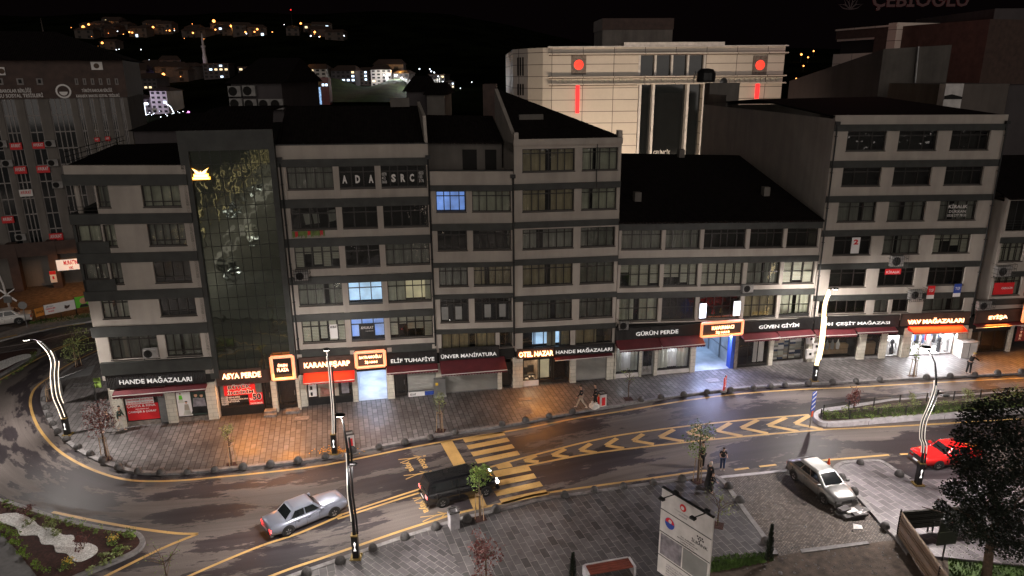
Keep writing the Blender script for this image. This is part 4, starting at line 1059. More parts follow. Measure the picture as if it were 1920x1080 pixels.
# ================================================================== building 5: hotel
B5 = Bld('hotel_building', 'pale hotel block with curtained windows and a sloping dark roof against the lit white mall', .2, 7.65, 0, 0, (-.005, -.02))
X5 = lambda u: u - .2
rows5 = [(15.73, 17.25), (13.03, 14.52), (10.4, 11.8), (7.73, 9.28), (5.13, 6.63)]
c5 = [(.77, 4.38), (4.9, 7.42)]
rr5 = [(a, e, [(X5(p_), X5(q_)) for p_, q_ in c5]) for a, e in rows5] + [(3.05, 4.28, [(X5(.75), X5(4.3)), (X5(4.66), X5(7.5))])]
front(B5, rr5, [(14.53, 14.94), (11.91, 12.33), (9.29, 9.69), (6.64, 7.03), (4.29, 4.66)], 17.88, 9, 2.95)
for k, (z0, z1, ws) in enumerate(rr5[:5]):
    window(B5, *ws[0], z0, z1, 6, ('t', .2), 'net', cover=[(0, .46), (.56, 1)] if k in (0, 1, 3) else None); window(B5, *ws[1], z0, z1, 4, ('t', .2), 'net')
window(B5, X5(.75), X5(1.6), 3.05, 4.28, 1, None, None); window(B5, X5(1.65), X5(4.3), 3.05, 4.28, 4, None, 'net', lit='lit_sky', cover=[(.35, .62), (.7, 1)]); window(B5, X5(4.66), X5(7.5), 3.05, 4.28, 4, None, 'net', cover=[(0, .6)])
q = MB(); q.box(-.03, 7.48, -.14, -.002, 17.5, 17.9); B5.part(q, 'cornice', 'plaster')
q = MB(); q.add([(0, 0, 17.9), (0, 7.4, 21.0), (0, 7.4, 17), (0, 0, 17), (.25, 0, 17.9), (.25, 7.4, 21.0), (.25, 7.4, 17), (.25, 0, 17)], [(0, 1, 2, 3), (7, 6, 5, 4), (0, 4, 5, 1), (1, 5, 6, 2)]); B5.part(q, 'gable_wall', 'plaster', tf=False)
for xx in (0, 7.15): q = MB(); q.box(xx, xx + .3, -.1, .35, 17.9, 18.35); B5.part(q, 'corner_upstand', 'plaster', tf=False)
roof(B5, [[(.25, .1, 17.95), (7.45, .1, 17.95), (.25, 7.3, 20.95)], [(.25, 7.3, 20.95), (7.45, .1, 17.95), (7.4, 9, 17.6), (.25, 9, 18.5)]])
q = MB(); q.box(.9, 2.6, 2.6, 3.1, 18.6, 19.35); B5.part(q, 'chimney', 'plaster_old', tf=False)
q = MB(); q.tube([(5.7, -.1, 14.6), (5.7, -.13, 17.5)], .03, 6); B5.part(q, 'cable', 'steel_dark')
lb(B5, .2, 7.6, .08, .6, 2.15, 3.0, 'fascia', 'room_dark'); pier(B5, .2, .75, 2.5); pier(B5, 4.3, 4.75, 2.3); pier(B5, 7.12, 7.65, 2.3)
f, x0, x1 = shopfront(B5, .8, 1.95, .55, 2.35, 1, .12, back='stone_bare', plinth='white_trim', depth=3)
def chair_prop(f, x, y, s_=1.0):
    q = MB(); q.box(x - .25, x + .25, y - .25, y + .25, .5, .62); q.box(x - .25, x + .25, y + .2, y + .3, .62, 1.15); q.tube([(x, y, .15), (x, y, .5)], .04, 6); q.box(x - .2, x + .2, y - .2, y + .2, .14, .18); q.build('lobby_chair', 'black_print', f)
chair_prop(f, x0 + .3, 1.0); chair_prop(f, x0 + .85, 1.3)
q = MB(); q.box(x0 + .15, x1 - .1, 1.5, 2.4, 2.26, 2.3); q.build('ceiling_light', 'tube_warm', f)
q = MB(); q.quad((x0, .25, .16), (x1, .25, .16), (x1, 3, .16), (x0, 3, .16)); q.build('tiled_floor', 'white_print', f)
d = door(B5, 1.98, 2.98, .3, 2.3, .12)
q = MB(); q.quad((X5(2.0), 1.0, .3), (X5(2.95), 1.0, .3), (X5(2.95), 1.0, 2.3), (X5(2.0), 1.0, 2.3)); q.build('hallway_light', 'lit_warm', d)
door(B5, 3.05, 4.25, .2, 2.1, .15); text('LOKANTA', X5(3.1), X5(4.2), 2.14, 2.3, .06, 'gold', B5.T, 'door_lettering', .01); shutter(B5, 4.8, 7.08, .25, 2.1, .15)
awning(B5, 3.05, 7.45, 2.35, .35, .15, val=.1)
sign(B5, 'glowing orange hotel letters above the warm-lit lobby door', .3, 3.0, 2.45, 3.15, [('OTEL NAZAR', .42, 2.93, 2.6, 2.98)], 'neon', board='brown_clad')
sign(B5, 'unlit black store sign with cream letters just right of the glowing hotel letters', 3.05, 7.6, 2.42, 3.12, [('HANDE MAĞAZALARI', 3.15, 7.4, 2.6, 2.95)], rise=-.02)
area(B5, 1.4, 1.4, 2.25, 1.0, 2, 70, (1, .72, .45)); area(B5, 1.6, -.35, 2.8, 2.4, .3, 230, SG, (0, -.8, -.6), 'sign_glow')
# ================================================================== building 6: low wide block
B6 = Bld('low_block', 'lower wide pale block with five windows a floor and a broad black roof', 7.7, 23.5, 0, 0, (-.028, -.046))
X6 = lambda u: u - 7.7
rows6 = [(9.76, 11.17), (6.95, 8.63), (4.3, 6.07)]
c6 = [(7.9, 10.92), (11.2, 13.86), (14.15, 17.45), (17.77, 20.46), (20.74, 23.32)]
front(B6, [(a, e, [(X6(p_), X6(q_)) for p_, q_ in c6]) for a, e in rows6], [(11.18, 11.75), (8.66, 9.1), (6.08, 6.53)], 11.78, 15, 4.12)
kinds6 = [['grey', 'grey', None, None, None], ['blind', 'blind', 'blind', 'grey', 'blind'], ['net', None, None, 'net', 'net']]
for k, (z0, z1) in enumerate(rows6):
    for j, (a, e) in enumerate(c6): window(B6, X6(a), X6(e), z0, z1, [4, 4, 5, 4, 3][j], ('t', .25) if k == 0 else ('t', .45), kinds6[k][j], lit='lit_warm' if (k, j) == (9, 9) else None)
roof(B6, [[(-.1, -.25, 11.8), (15.8, -.25, 11.8), (15.8, 13.2, 15.1), (-.1, 13.2, 15.3)], [(-.1, 13.2, 15.3), (15.8, 13.2, 15.1), (15.8, 20, 13), (-.1, 20, 13)]])
for x, y, z in ((2.2, 3, 12.7), (13.2, 4, 12.9), (9.5, 12, 15.0)):
    q = MB(); q.box(x, x + .5, y, y + .5, z, z + .7); B6.part(q, 'chimney', 'plaster_old')
lb(B6, 7.7, 14.1, .05, .6, 2.6, 4.2, 'fascia', 'room_dark'); lb(B6, 17.5, 23.5, .05, .6, 2.5, 4.2, 'fascia', 'room_dark')
pier(B6, 7.7, 7.82, 2.9); pier(B6, 9.68, 9.85, 2.8); pier(B6, 10.85, 11.1, 2.8); pier(B6, 13.75, 14.15, 3.0); pier(B6, 17.35, 17.6, 3.0, mat='stone_bare'); pier(B6, 20.25, 20.6, 2.7)
for (u0, u1, c_) in ((7.85, 9.65, 8.75), (11.12, 13.72, 12.45)):
    f, x0, x1 = shopfront(B6, u0, u1, .45, 2.65, 1, .12, plinth='white_trim', depth=1.2)
    for s0, s1, sd in ((x0, X6(c_) - .35, 1), (X6(c_) + .35, x1, 2)):
        pleats(s0, s1, .5, 2.6, .45, seed=sd).build('curtain', 'curtain_net', f)
    q = MB(); n = 24
    for k in range(n + 1):
        t_ = k / n; q.v += [(X6(c_) - .62 + 1.24 * t_, .6 + .03 * math.sin(k * 2), .5), (X6(c_) - .28 + .56 * t_, .6 + .03 * math.sin(k * 2), 2.6)]
    for k in range(n): q.f.append([2 * k, 2 * k + 2, 2 * k + 3, 2 * k + 1]); q.m.append(0)
    q.build('display_curtain', 'white_print', f)
    q = MB(); q.box(X6(c_) - .25, X6(c_) + .25, .3, .5, 2.58, 2.63); q.build('display_lamp', 'tube_white', f)
d = door(B6, 9.9, 10.8, .2, 2.6, .12, 'metal_grey')
q = MB()
for k in range(7): q.box(X6(9.9) + .1 + .1 * k, X6(9.9) + .13 + .1 * k, .08, .1, .25, .9)
q.build('grille', 'white_trim', d)
awning(B6, 7.72, 10.98, 3.3, .95, .5); awning(B6, 11.02, 14.38, 3.3, .95, .5)
sign(B6, 'unlit black curtain-shop sign with cream letters above two lit white curtain displays', 7.65, 14.3, 3.28, 4.15, [('GÜRÜN PERDE', 9.2, 12.5, 3.52, 3.88)], rise=-.01)
s_, sw, sh = sign(B6, 'wide arcade sign in a glowing orange frame over the blue-lit passage', 14.3, 17.6, 3.1, 4.15, [('KAVURMACI', 15.1, 16.85, 3.62, 3.88), ('İŞ HANI', 15.45, 16.5, 3.25, 3.5)], 'neon', off=-.2, board='brown_clad', rise=0)
neon_frame(s_, sw, sh, rise=0)
for u, nm in ((14.12, 'left'), (16.85, 'right')):
    p, a = bpt(B6, u, 4.5, -.05); t_ = thing('light_box', 'small glowing white light box at the %s end of the guitar-shop window' % nm, 'light box', p, a)
    q = MB(); q.box(0, .55, -.1, 0, 0, 1.15); q.build('casing', 'white_trim', t_); q = MB(); q.box(.03, .52, -.13, -.102, .03, 1.12); q.build('lit_face', 'lit_panel', t_)
x0, x1 = X6(14.15), X6(17.35)
q = MB(); q.quad((x0, .1, .13), (x1, .1, .13), (x1, 10, .13), (x0, 10, .13)); q.quad((x0, 10, .13), (x1, 10, .13), (x1, 10, 3.1), (x0, 10, 3.1)); q.quad((x0, .1, .13), (x0, 10, .13), (x0, 10, 3.1), (x0, .1, 3.1)); q.quad((x1, .1, .13), (x1, .1, 3.1), (x1, 10, 3.1), (x1, 10, .13)); q.quad((x0, .1, 3.1), (x0, 10, 3.1), (x1, 10, 3.1), (x1, .1, 3.1))
pas = q.build('passage', 'passage_wall', B6.T)
q = MB()
for k in range(5): q.box(x1 - .08, x1 - .03, .4 + 1.9 * k, .5 + 1.9 * k, .13, 3.0)
q.box(x1 - .07, x1 - .03, .4, 9.5, 1.2, 1.26); q.build('side_shutters', 'metal_grey', pas)
q = MB()
for k in range(3): q.box(x0 + 1.4, x0 + 1.6, 1.2 + 3 * k, 2.4 + 3 * k, 3.04, 3.08)
q.build('ceiling_tube', 'tube_blue', pas)
lb(B6, 17.05, 17.33, .0, .6, .13, 3.0, 'blue_post', 'blue_print')
f, x0, x1 = shopfront(B6, 17.7, 20.2, .25, 2.6, 3, .12, plinth='steel_dark'); pleats(x1 - 1.0, x1 - .1, .3, 2.5, .5, seed=8).build('curtain', 'white_print', f)
f, x0, x1 = shopfront(B6, 20.65, 23.3, .35, 2.6, 2, .12, plinth='kerb_stone', depth=1.4)
ft = []
for j in range(5):
    for k in range(12):
        mt = ['white_print', 'cloth_beige', 'cloth_grey', 'cloth_jeans', 'curtain_net'][(j * 3 + k * 2 + (j * k) % 3) % 5]
        q = MB(); q.box(x0 + .1 + .5 * j, x0 + .56 + .5 * j, .4, .9, .4 + .17 * k, .545 + .17 * k); q.build('folded_cloth', mt, f)
q = MB(); q.box(x0 + .2, x1 - .2, .22, .3, 2.5, 2.54); q.build('display_lamp', 'tube_white', f)
awning(B6, 17.68, 20.6, 2.98, .7, .28); awning(B6, 20.64, 23.55, 2.98, .7, .28)
sign(B6, 'unlit black clothing-store sign with cream letters right of the blue-lit passage', 17.65, 23.6, 3.1, 3.95, [('GÜVEN GİYİM', 19.05, 22.4, 3.32, 3.68)], rise=-.02)
area(B6, 15.75, 5, 3.0, 2.4, 8, 150, (.42, .64, 1.0)); area(B6, 15.75, .3, 2.8, 2.6, .4, 420, (.50, .58, 1.0), (0, -.85, -.5))
area(B6, 8.75, .4, 2.55, .5, .2, 22, (.8, .88, 1)); area(B6, 12.45, .4, 2.55, .5, .2, 22, (.8, .88, 1)); area(B6, 22, .3, 2.5, 2.2, .1, 25, (.85, .92, 1)); area(B6, 15.9, -.5, 3.6, 3, .8, 70, SG, (0, -.8, -.6), 'sign_glow')
for u in (14.4, 17.1): area(B6, u, -.25, 5.0, .5, 1.1, 40, (.7, .75, 1), (0, -1, -.2), 'light_box_glow')
ac_on(B6, 17.75, 6.35, 'pale air conditioner under the middle-floor windows above the clothing-store sign', -.1)
ac_on(B6, 8.2, 4.15, 'dark caged air conditioner above the left end of the curtain-shop sign', -.1, True, w=.7)
for x, y_, m_ in ((15.45, 4.6, 'red_print'), (16.1, 4.65, 'gold')):
    p, a = bpt(B6, x, y_, .3); t_ = thing('guitar', ('red' if m_ == 'red_print' else 'amber') + ' guitar hanging in the window above the framed orange sign', 'guitar', p, a)
    q = MB(); q.lathe([(.02, 0), (.14, .03), (.15, .12), (.09, .22), (.11, .3), (.07, .38), (.0, .4)], 10); q.v = [(x_, yy * .3, z_) for x_, yy, z_ in q.v]; q.build('body', m_, t_)
    q = MB(); q.box(-.02, .02, -.02, .02, .38, .85); q.build('neck', 'bark', t_)
text('AVUKAT', X6(18.55), X6(19.9), 4.5, 4.78, .1, 'gold', B6.T, 'window_lettering', .004, .02, tf=B6.tf)
for i_, (u, z) in enumerate(((23.3, 1.75), (23.35, .5), (23.85, 1.1))):
    p, a = bpt(B6, u, z, -.03); t_ = thing('meter_box', ['grey utility meter box with a round dial, topmost', 'low pale utility meter box, nearest the cloth display', 'grey utility meter box, furthest right'][i_] + ' of the three by the white lamp', 'meter box', p, a)
    q = MB(); q.box(0, .6, -.22, 0, 0, .75); q.build('casing', 'white_trim', t_); q = MB(); q.box(.2, .4, -.235, -.221, .3, .5); q.build('dial_window', 'black_print', t_)
# ================================================================== building 7
B7 = Bld('tall_right_block', 'tall pale block with three windows a floor above the brightly lit red awning', 23.55, 37.95, 0, -.085, (-.009, -.018))
def r7(z): return B7.xz(30.5, z)[1]
rows7 = [(16.4, 17.83), (13.8, 15.18), (11.1, 12.6), (8.5, 9.98), (5.92, 7.38)]
c7 = [(24.68, 27.88), (28.9, 32.15), (33.32, 36.68)]
X7 = lambda u, z=8: B7.xz(u, z)[0]
rr7 = [(r7(a), r7(e), [(X7(p_), X7(q_)) for p_, q_ in c7]) for a, e in rows7]
rr7.append((r7(3.75), r7(4.82), [(X7(24.05), X7(28.2)), (X7(28.9), X7(30.2)), (X7(30.5), X7(32.0)), (X7(33.3), X7(37.1))]))
front(B7, rr7, [(r7(a), r7(e)) for a, e in [(17.83, 18.29), (15.19, 15.68), (12.61, 13.07), (10.0, 10.46), (7.4, 7.83), (4.86, 5.3)]], r7(18.95), 26, 3.3, zside=r7(18.7))
for k, (z0, z1, ws) in enumerate(rr7[:5]):
    for j, w_ in enumerate(ws):
        window(B7, *w_, z0, z1, [3, 3, 4][j] if k < 3 else [3, 4, 4][j], ('t', .25), {(3, 2): 'blind', (3, 1): 'grey'}.get((k, j), 'grey' if k == 2 else None))
z0, z1, ws = rr7[5]
for j, w_ in enumerate(ws): window(B7, *w_, z0, z1, [5, 2, 2, 4][j], None, [None, 'grey', None, 'grey'][j])
roof(B7, [[(0, .1, r7(18.9)), (B7.w, .1, r7(18.9)), (B7.w - 2, 13, 19.9), (0, 13, 19.7)], [(0, 13, 19.7), (B7.w - 2, 13, 19.9), (B7.w, 26, 18.9), (0, 26, 18.9)]])
q = MB(); q.box(0, 3.2, 24.5, 26, 18.8, 21.0); q.box(-.0, .25, 20, 26, 18.8, 19.9); B7.part(q, 'stair_head', 'plaster_old', tf=False)
pipe(B7, .12, 3.5, r7(18.3), -.16); pipe(B7, B7.w - .1, 3.5, r7(18.3), -.16)
def w7text(s_, u0, u1, z0, z1, mat, y=.1, bold=.02): return text(s_, X7(u0), X7(u1), r7(z0), r7(z1), y, mat, B7.T, 'window_lettering', .004, bold, tf=B7.tf)
w7text('KİRALIK', 34.2, 35.9, 12.0, 12.35, 'sign_letter'); w7text('0535 277 78 55', 34.2, 35.9, 11.35, 11.55, 'sign_letter', bold=.01); w7text('DÜKKAN', 34.3, 35.8, 11.65, 11.9, 'sign_letter', bold=.01)
q = MB(); q.box(X7(26.25), X7(26.95), .1, .12, r7(8.6), r7(9.85)); pn = B7.part(q, 'window_poster', 'white_print'); w7text('2', 26.4, 26.8, 9.3, 9.7, 'red_print', .09, .05)
q = MB(); q.box(X7(29.5), X7(30.9), .1, .12, r7(6.85), r7(7.3)); B7.part(q, 'window_poster', 'red_print'); w7text('KİRALIK', 29.6, 30.8, 6.95, 7.2, 'sign_letter', .09)
for u, m_, lab in ((33.35, 'red_print', 'red'), (35.75, 'blue_print', 'blue')):
    p, a = bpt(B7, u, 4.75, -.16); t_ = thing('pennant', 'small %s pennant hanging below the right window over the lit store letters' % lab, 'banner', p, a)
    q = MB(); q.box(0, .6, -.02, 0, .3, 1.05); q.build('cloth', m_, t_); q = MB(); q.box(0, .6, -.021, .001, 0, .3); q.build('lower_stripe', 'white_print', t_); q = MB(); q.tube([(-.05, 0, 1.06), (.65, 0, 1.06)], .015, 5); q.build('rod', 'steel_dark', t_)
    text('TGF', .1, .5, .55, .8, -.03, 'white_print', t_, 'lettering', .004)
ac_on(B7, 30.1, 7.65, 'dark caged air conditioner on the band below the middle fourth-storey window', -.1, True, w=1.0, h=.8); ac_on(B7, 32.2, 4.85, 'dark caged air conditioner just above the lit store letters', -.1, True, w=1.0, h=.7)
lb(B7, 23.6, 37.9, .05, .6, 2.0, 3.4, 'fascia', 'room_dark')
for u0, u1 in ((23.6, 24.4), (28.0, 28.65), (30.0, 30.55), (32.0, 32.75), (37.0, 37.9)): pier(B7, u0, u1, 2.6)
f, x0, x1 = shopfront(B7, 24.6, 27.95, .3, 2.3, 1, .15, plinth='kerb_stone', depth=1.6)
for k in range(14):
    x = x0 + .3 + (k % 7) * .36; z = .4 + (k // 7) * .42; q = MB(); q.box(x, x + .33, .7, 1.1, z, z + .36); q.build('cardboard_box', 'cardboard', f)
for k in range(3):
    q = MB(); xx = x0 + .9 + k * .45; q.lathe([(.12, .9), (.16, 1.3), (.05, 1.55), (.02, 1.7)], 8, (xx, .55)); q.build('hanging_toy', ['cloth_grey', 'cloth_grey', 'white_print'][k], f)
q = MB(); q.box(x0 + .5, x1 - .5, .35, .45, 2.2, 2.24); q.build('display_lamp', 'lit_warm', f)
f, x0, x1 = shopfront(B7, 28.7, 29.98, .3, 2.3, 1, .15, plinth='kerb_stone', depth=1.2); q = MB(); q.box(x0 + .05, x1 - .05, .5, .9, .3, 1.3); q.build('cardboard_box', 'cardboard', f)
awning(B7, 23.8, 27.3, 2.85, .6, .3); awning(B7, 27.34, 30.9, 2.85, .6, .3)
sign(B7, 'unlit black variety-store sign with cream numerals and letters behind the hot bright lamp', 23.75, 31.2, 2.95, 3.9, [('1001 ÇEŞİT MAĞAZASI', 24.35, 30.35, 3.15, 3.52)], rise=-.02)
# lit clothing shop
def mannequin(f, x, y, z, dress, s_=1.0, head=True):
    q = MB(); q.lathe([(.17 * s_, 0), (.2 * s_, .12), (.15 * s_, .5 * s_), (.1 * s_, .8 * s_), (.16 * s_, 1.05 * s_), (.15 * s_, 1.18 * s_), (.05 * s_, 1.25 * s_)], 10, (x, y)); q.v = [(a, e, c_ + z) for a, e, c_ in q.v]; m_ = q.build('mannequin', dress, f)
    q = MB(); q.lathe([(.02, 1.24 * s_), (.04, 1.3 * s_), (.08 * s_, 1.36 * s_), (.085 * s_, 1.45 * s_), (.03, 1.52 * s_)], 8, (x, y)); q.v = [(a, e, c_ + z) for a, e, c_ in q.v]; q.build('mannequin_head', 'white_print', m_)
    q = MB(); q.tube([(x - .16 * s_, y, z + 1.1 * s_), (x - .24 * s_, y - .05, z + .8 * s_), (x - .2 * s_, y - .12, z + .55 * s_)], .03, 5); q.tube([(x + .16 * s_, y, z + 1.1 * s_), (x + .24 * s_, y - .05, z + .8 * s_), (x + .2 * s_, y - .12, z + .55 * s_)], .03, 5); q.build('arms', dress, m_)
def lit_shop(u0, u1, doors, z1=2.2, strength='tube_white', dresses=()):
    f, x0, x1 = shopfront(B7, u0, u1, .16, z1, doors, .2, frame='frame_white', back='white_print', depth=2.6)
    q = MB()
    for k in range(2): q.box(x0 + .15, x1 - .15, .7 + k, .85 + k, z1 - .04, z1)
    q.build('ceiling_light', strength, f)
    for x, d in dresses: mannequin(f, x0 + x, .75, .16, d)
    return f, x0, x1
lit_shop(30.6, 31.9, 1, 2.3, 'tube_white', [(.55, 'white_print'), (.95, 'cloth_black')])
f, x0, x1 = lit_shop(32.8, 36.9, 4, 2.1, 'tube_white', [(.4, 'cloth_grey'), (3.0, 'cloth_black'), (3.6, 'white_print')])
q = MB(); q.tube([(x0 + .2, 1.9, 1.75), (x1 - .2, 1.9, 1.75)], .02, 5); q.build('clothes_rail', 'metal_grey', f)
for k in range(22):
    mt = ['cloth_black', 'blue_print', 'cloth_white', 'red_print', 'cloth_jeans', 'cloth_grey'][(k * 5 + k // 3) % 6]
    q = MB(); x = x0 + .3 + k * .165; q.box(x, x + .12, 1.72, 2.1, .8 - .3 * (k % 3 == 0), 1.7); q.build('hanging_garment', mt, f)
awning(B7, 32.2, 37.2, 2.5, .85, .36, 'awning_bright', val=.12)
sign(B7, 'glowing orange store letters above the bright red awning', 31.4, 37.7, 2.6, 3.6, [('VAV MAĞAZALARI', 31.95, 37.1, 2.78, 3.22)], 'neon', board='brown_clad', rise=-.01)
area(B7, 31.25, 1.2, 2.15, .9, 1.6, 260, (.95, .96, 1)); area(B7, 34.8, 1.2, 2.0, 3.8, 2, 700, (.93, .95, 1)); area(B7, 34.8, .1, 1.9, 3.8, .3, 420, (.95, .96, 1), (0, -.8, -.6)); area(B7, 34.5, -.3, 2.9, 5, .3, 130, SG, (0, -.7, -.7), 'sign_glow')
area(B7, 26.3, .5, 2.2, 2.8, .5, 14, (.95, 1, .8)); p, a = bpt(B7, 37.0, .2, -.45); p.z = .12; t_ = thing('utility_cabinet', 'pale utility cabinet at the right end of the brightly lit clothing shop', 'cabinet', p, a)
q = MB(); q.box(0, 1.3, -.3, .35, 0, 1.25); q.build('casing', 'white_trim', t_); q = MB(); q.box(-.05, 1.35, -.35, .4, 1.25, 1.32); q.build('lid', 'concrete', t_); q = MB(); q.box(.63, .66, -.32, -.3, .05, 1.2); q.build('door_seam', 'steel_dark', t_)
# ================================================================== building 8 (right edge)
B8 = Bld('right_edge_building', 'pale building cut by the right edge with an open dark balcony floor', 38.05, 52, -1.25, -.04, (-.01, -.02))
def r8(z): return B8.xz(41, z)[1]
X8 = lambda u: B8.xz(u, 8)[0]
rr8 = [(r8(9.75), r8(12.2), [(.25, X8(42)), (X8(42.4), X8(46)), (X8(46.4), X8(50))]), (r8(7.25), r8(8.78), [(.2, X8(41.8)), (X8(42.2), X8(46)), (X8(46.5), X8(50))]), (r8(4.4), r8(5.95), [(.2, X8(42.2)), (X8(42.6), X8(46)), (X8(46.5), X8(50))])]
front(B8, rr8, [(r8(8.8), r8(9.25)), (r8(5.98), r8(6.4)), (r8(3.6), r8(4.1))], r8(12.4), 14, 3.2)
for z0, z1, ws in rr8[1:]:
    for w_ in ws: window(B8, *w_, z0, z1, 4, ('t', .25), 'blind')
z0, z1, ws = rr8[0]
for w_ in ws:
    q = MB()
    for k in range(4): q.tube([(w_[0], .1, z0 + .2 + .2 * k), (w_[1], .1, z0 + .2 + .2 * k)], .02, 5)
    for k in range(4): xx = w_[0] + (w_[1] - w_[0]) * k / 3; q.tube([(xx, .1, z0), (xx, .1, z1)], .03, 5)
    B8.part(q, 'balcony_rail', 'steel_dark')
roof(B8, [[(-.2, -.4, r8(12.45)), (B8.w, -.4, r8(12.45)), (B8.w, 8, 15), (.5, 8, 15)]])
q = MB(); q.box(X8(42.5), X8(43.2), .1, .12, r8(4.5), r8(5.4)); B8.part(q, 'window_poster', 'red_print')
t2 = B8.T
q = MB(); q.box(X8(39.6), X8(41.5), -.04, -.02, r8(4.5), r8(5.5)); B8.part(q, 'window_poster', 'red_print'); text('ÖZGÜR', X8(40.3), X8(41.4), r8(4.95), r8(5.15), -.06, 'white_print', B8.T, 'window_lettering', .004, tf=B8.tf)
area(B8, 40.3, -.4, 2.8, 2, .3, 160, SG, (0, -.7, -.7), 'sign_glow'); area(B8, 43.2, -.9, 3, 1, 1.5, 160, SG, (0, -.8, -.5), 'sign_glow'); ac_on(B8, 39.9, 6.25, 'dark caged air conditioner below the upper window of the building at the right edge', -.1, True, w=1.3, h=.8); ac_on(B8, 38.7, 3.5, 'dark caged air conditioner left above the glowing clothing sign at the right edge', -.1, True, w=1.1, h=.7)
lb(B8, 38.05, 50, .05, .6, 2.0, 3.3, 'fascia', 'room_dark'); pier(B8, 38.05, 38.35, 2.3); pier(B8, 42.1, 42.4, 2.3)
f, x0, x1 = shopfront(B8, 38.4, 42.05, .2, 2.1, 3, .15, plinth='kerb_stone', depth=1.5)
mannequin(f, x0 + 1.1, .6, .2, 'white_print', .9); q = MB(); q.box(x0 + .8, x0 + 1.4, .4, .5, 2.0, 2.04); q.build('display_lamp', 'lit_warm', f)
awning(B8, 38.3, 47, 2.2, .35, .12, val=.1)
sign(B8, 'glowing orange clothing letters at the right edge of the photo', 38.3, 42.7, 2.3, 3.35, [('EYİŞA', 39.45, 41.2, 2.55, 2.98)], 'neon', board='brown_clad', rise=0)
p, a = bpt(B8, 42.35, .5, -.3); t_ = thing('vertical_banner', 'tall dark red notary banner beside the doorway at the right edge', 'banner', p, a)
q = MB(); q.box(0, .8, -.05, 0, 0, 1.5); q.build('cloth', 'awning_red', t_)
for k, ch in enumerate('NOTER'): text(ch, .3, .5, 1.2 - .27 * k, 1.38 - .27 * k, -.06, 'white_print', t_, 'lettering', .004, .02)
p, a = bpt(B8, 42.35, 2.35, -.5); t_ = thing('projecting_sign', 'tall lit sign box with orange frame cut by the right edge', 'sign', p, a)
q = MB(); q.box(0, 1.1, -.12, 0, 0, 1.7); q.build('board', 'red_print', t_); neon_frame(t_, 1.1, 1.7, .12, rise=0); text('NOTER', .15, .95, .7, 1.0, -.16, 'neon_amber', t_, 'letters', .02, .02)

# ------------------------------------------------------------------ street lamps
def facing_plane(p):
    d = Vector((p.x, p.y, 0)).normalized(); e = Vector((d.y, -d.x, 0))
    def conv(px, py):
        r_ = ray(px, py); t_ = (p.x * d.x + p.y * d.y) / (r_.x * d.x + r_.y * d.y)
        q = Vector((r_.x * t_, r_.y * t_, CAMH + r_.z * t_)); return q
    return conv, e, d
def spot(parent, loc, power, angle=150, col=(1, .90, .80), size=.15, blend=.5, aim=(0, 0, -1), name='lamp_light'):
    l = bpy.data.lights.new(name, 'SPOT'); l.energy = power; l.spot_size = R(angle); l.spot_blend = blend; l.color = col; l.shadow_soft_size = size
    o = bpy.data.objects.new(name, l); C.objects.link(o); o.location = loc
    o.rotation_euler = Vector(aim).to_track_quat('-Z', 'Y').to_euler()
    if parent: o.parent = parent
    return o
def luminaire(parent, loc, power, col):
    spot(parent, loc, power * .10, 150, col)
    for a in (20, 200, 110, -70): spot(parent, loc, power * (.42 if a in (20, 200) else .25), 118, col, blend=.9, aim=(math.cos(R(a)), math.sin(R(a)), -.62))
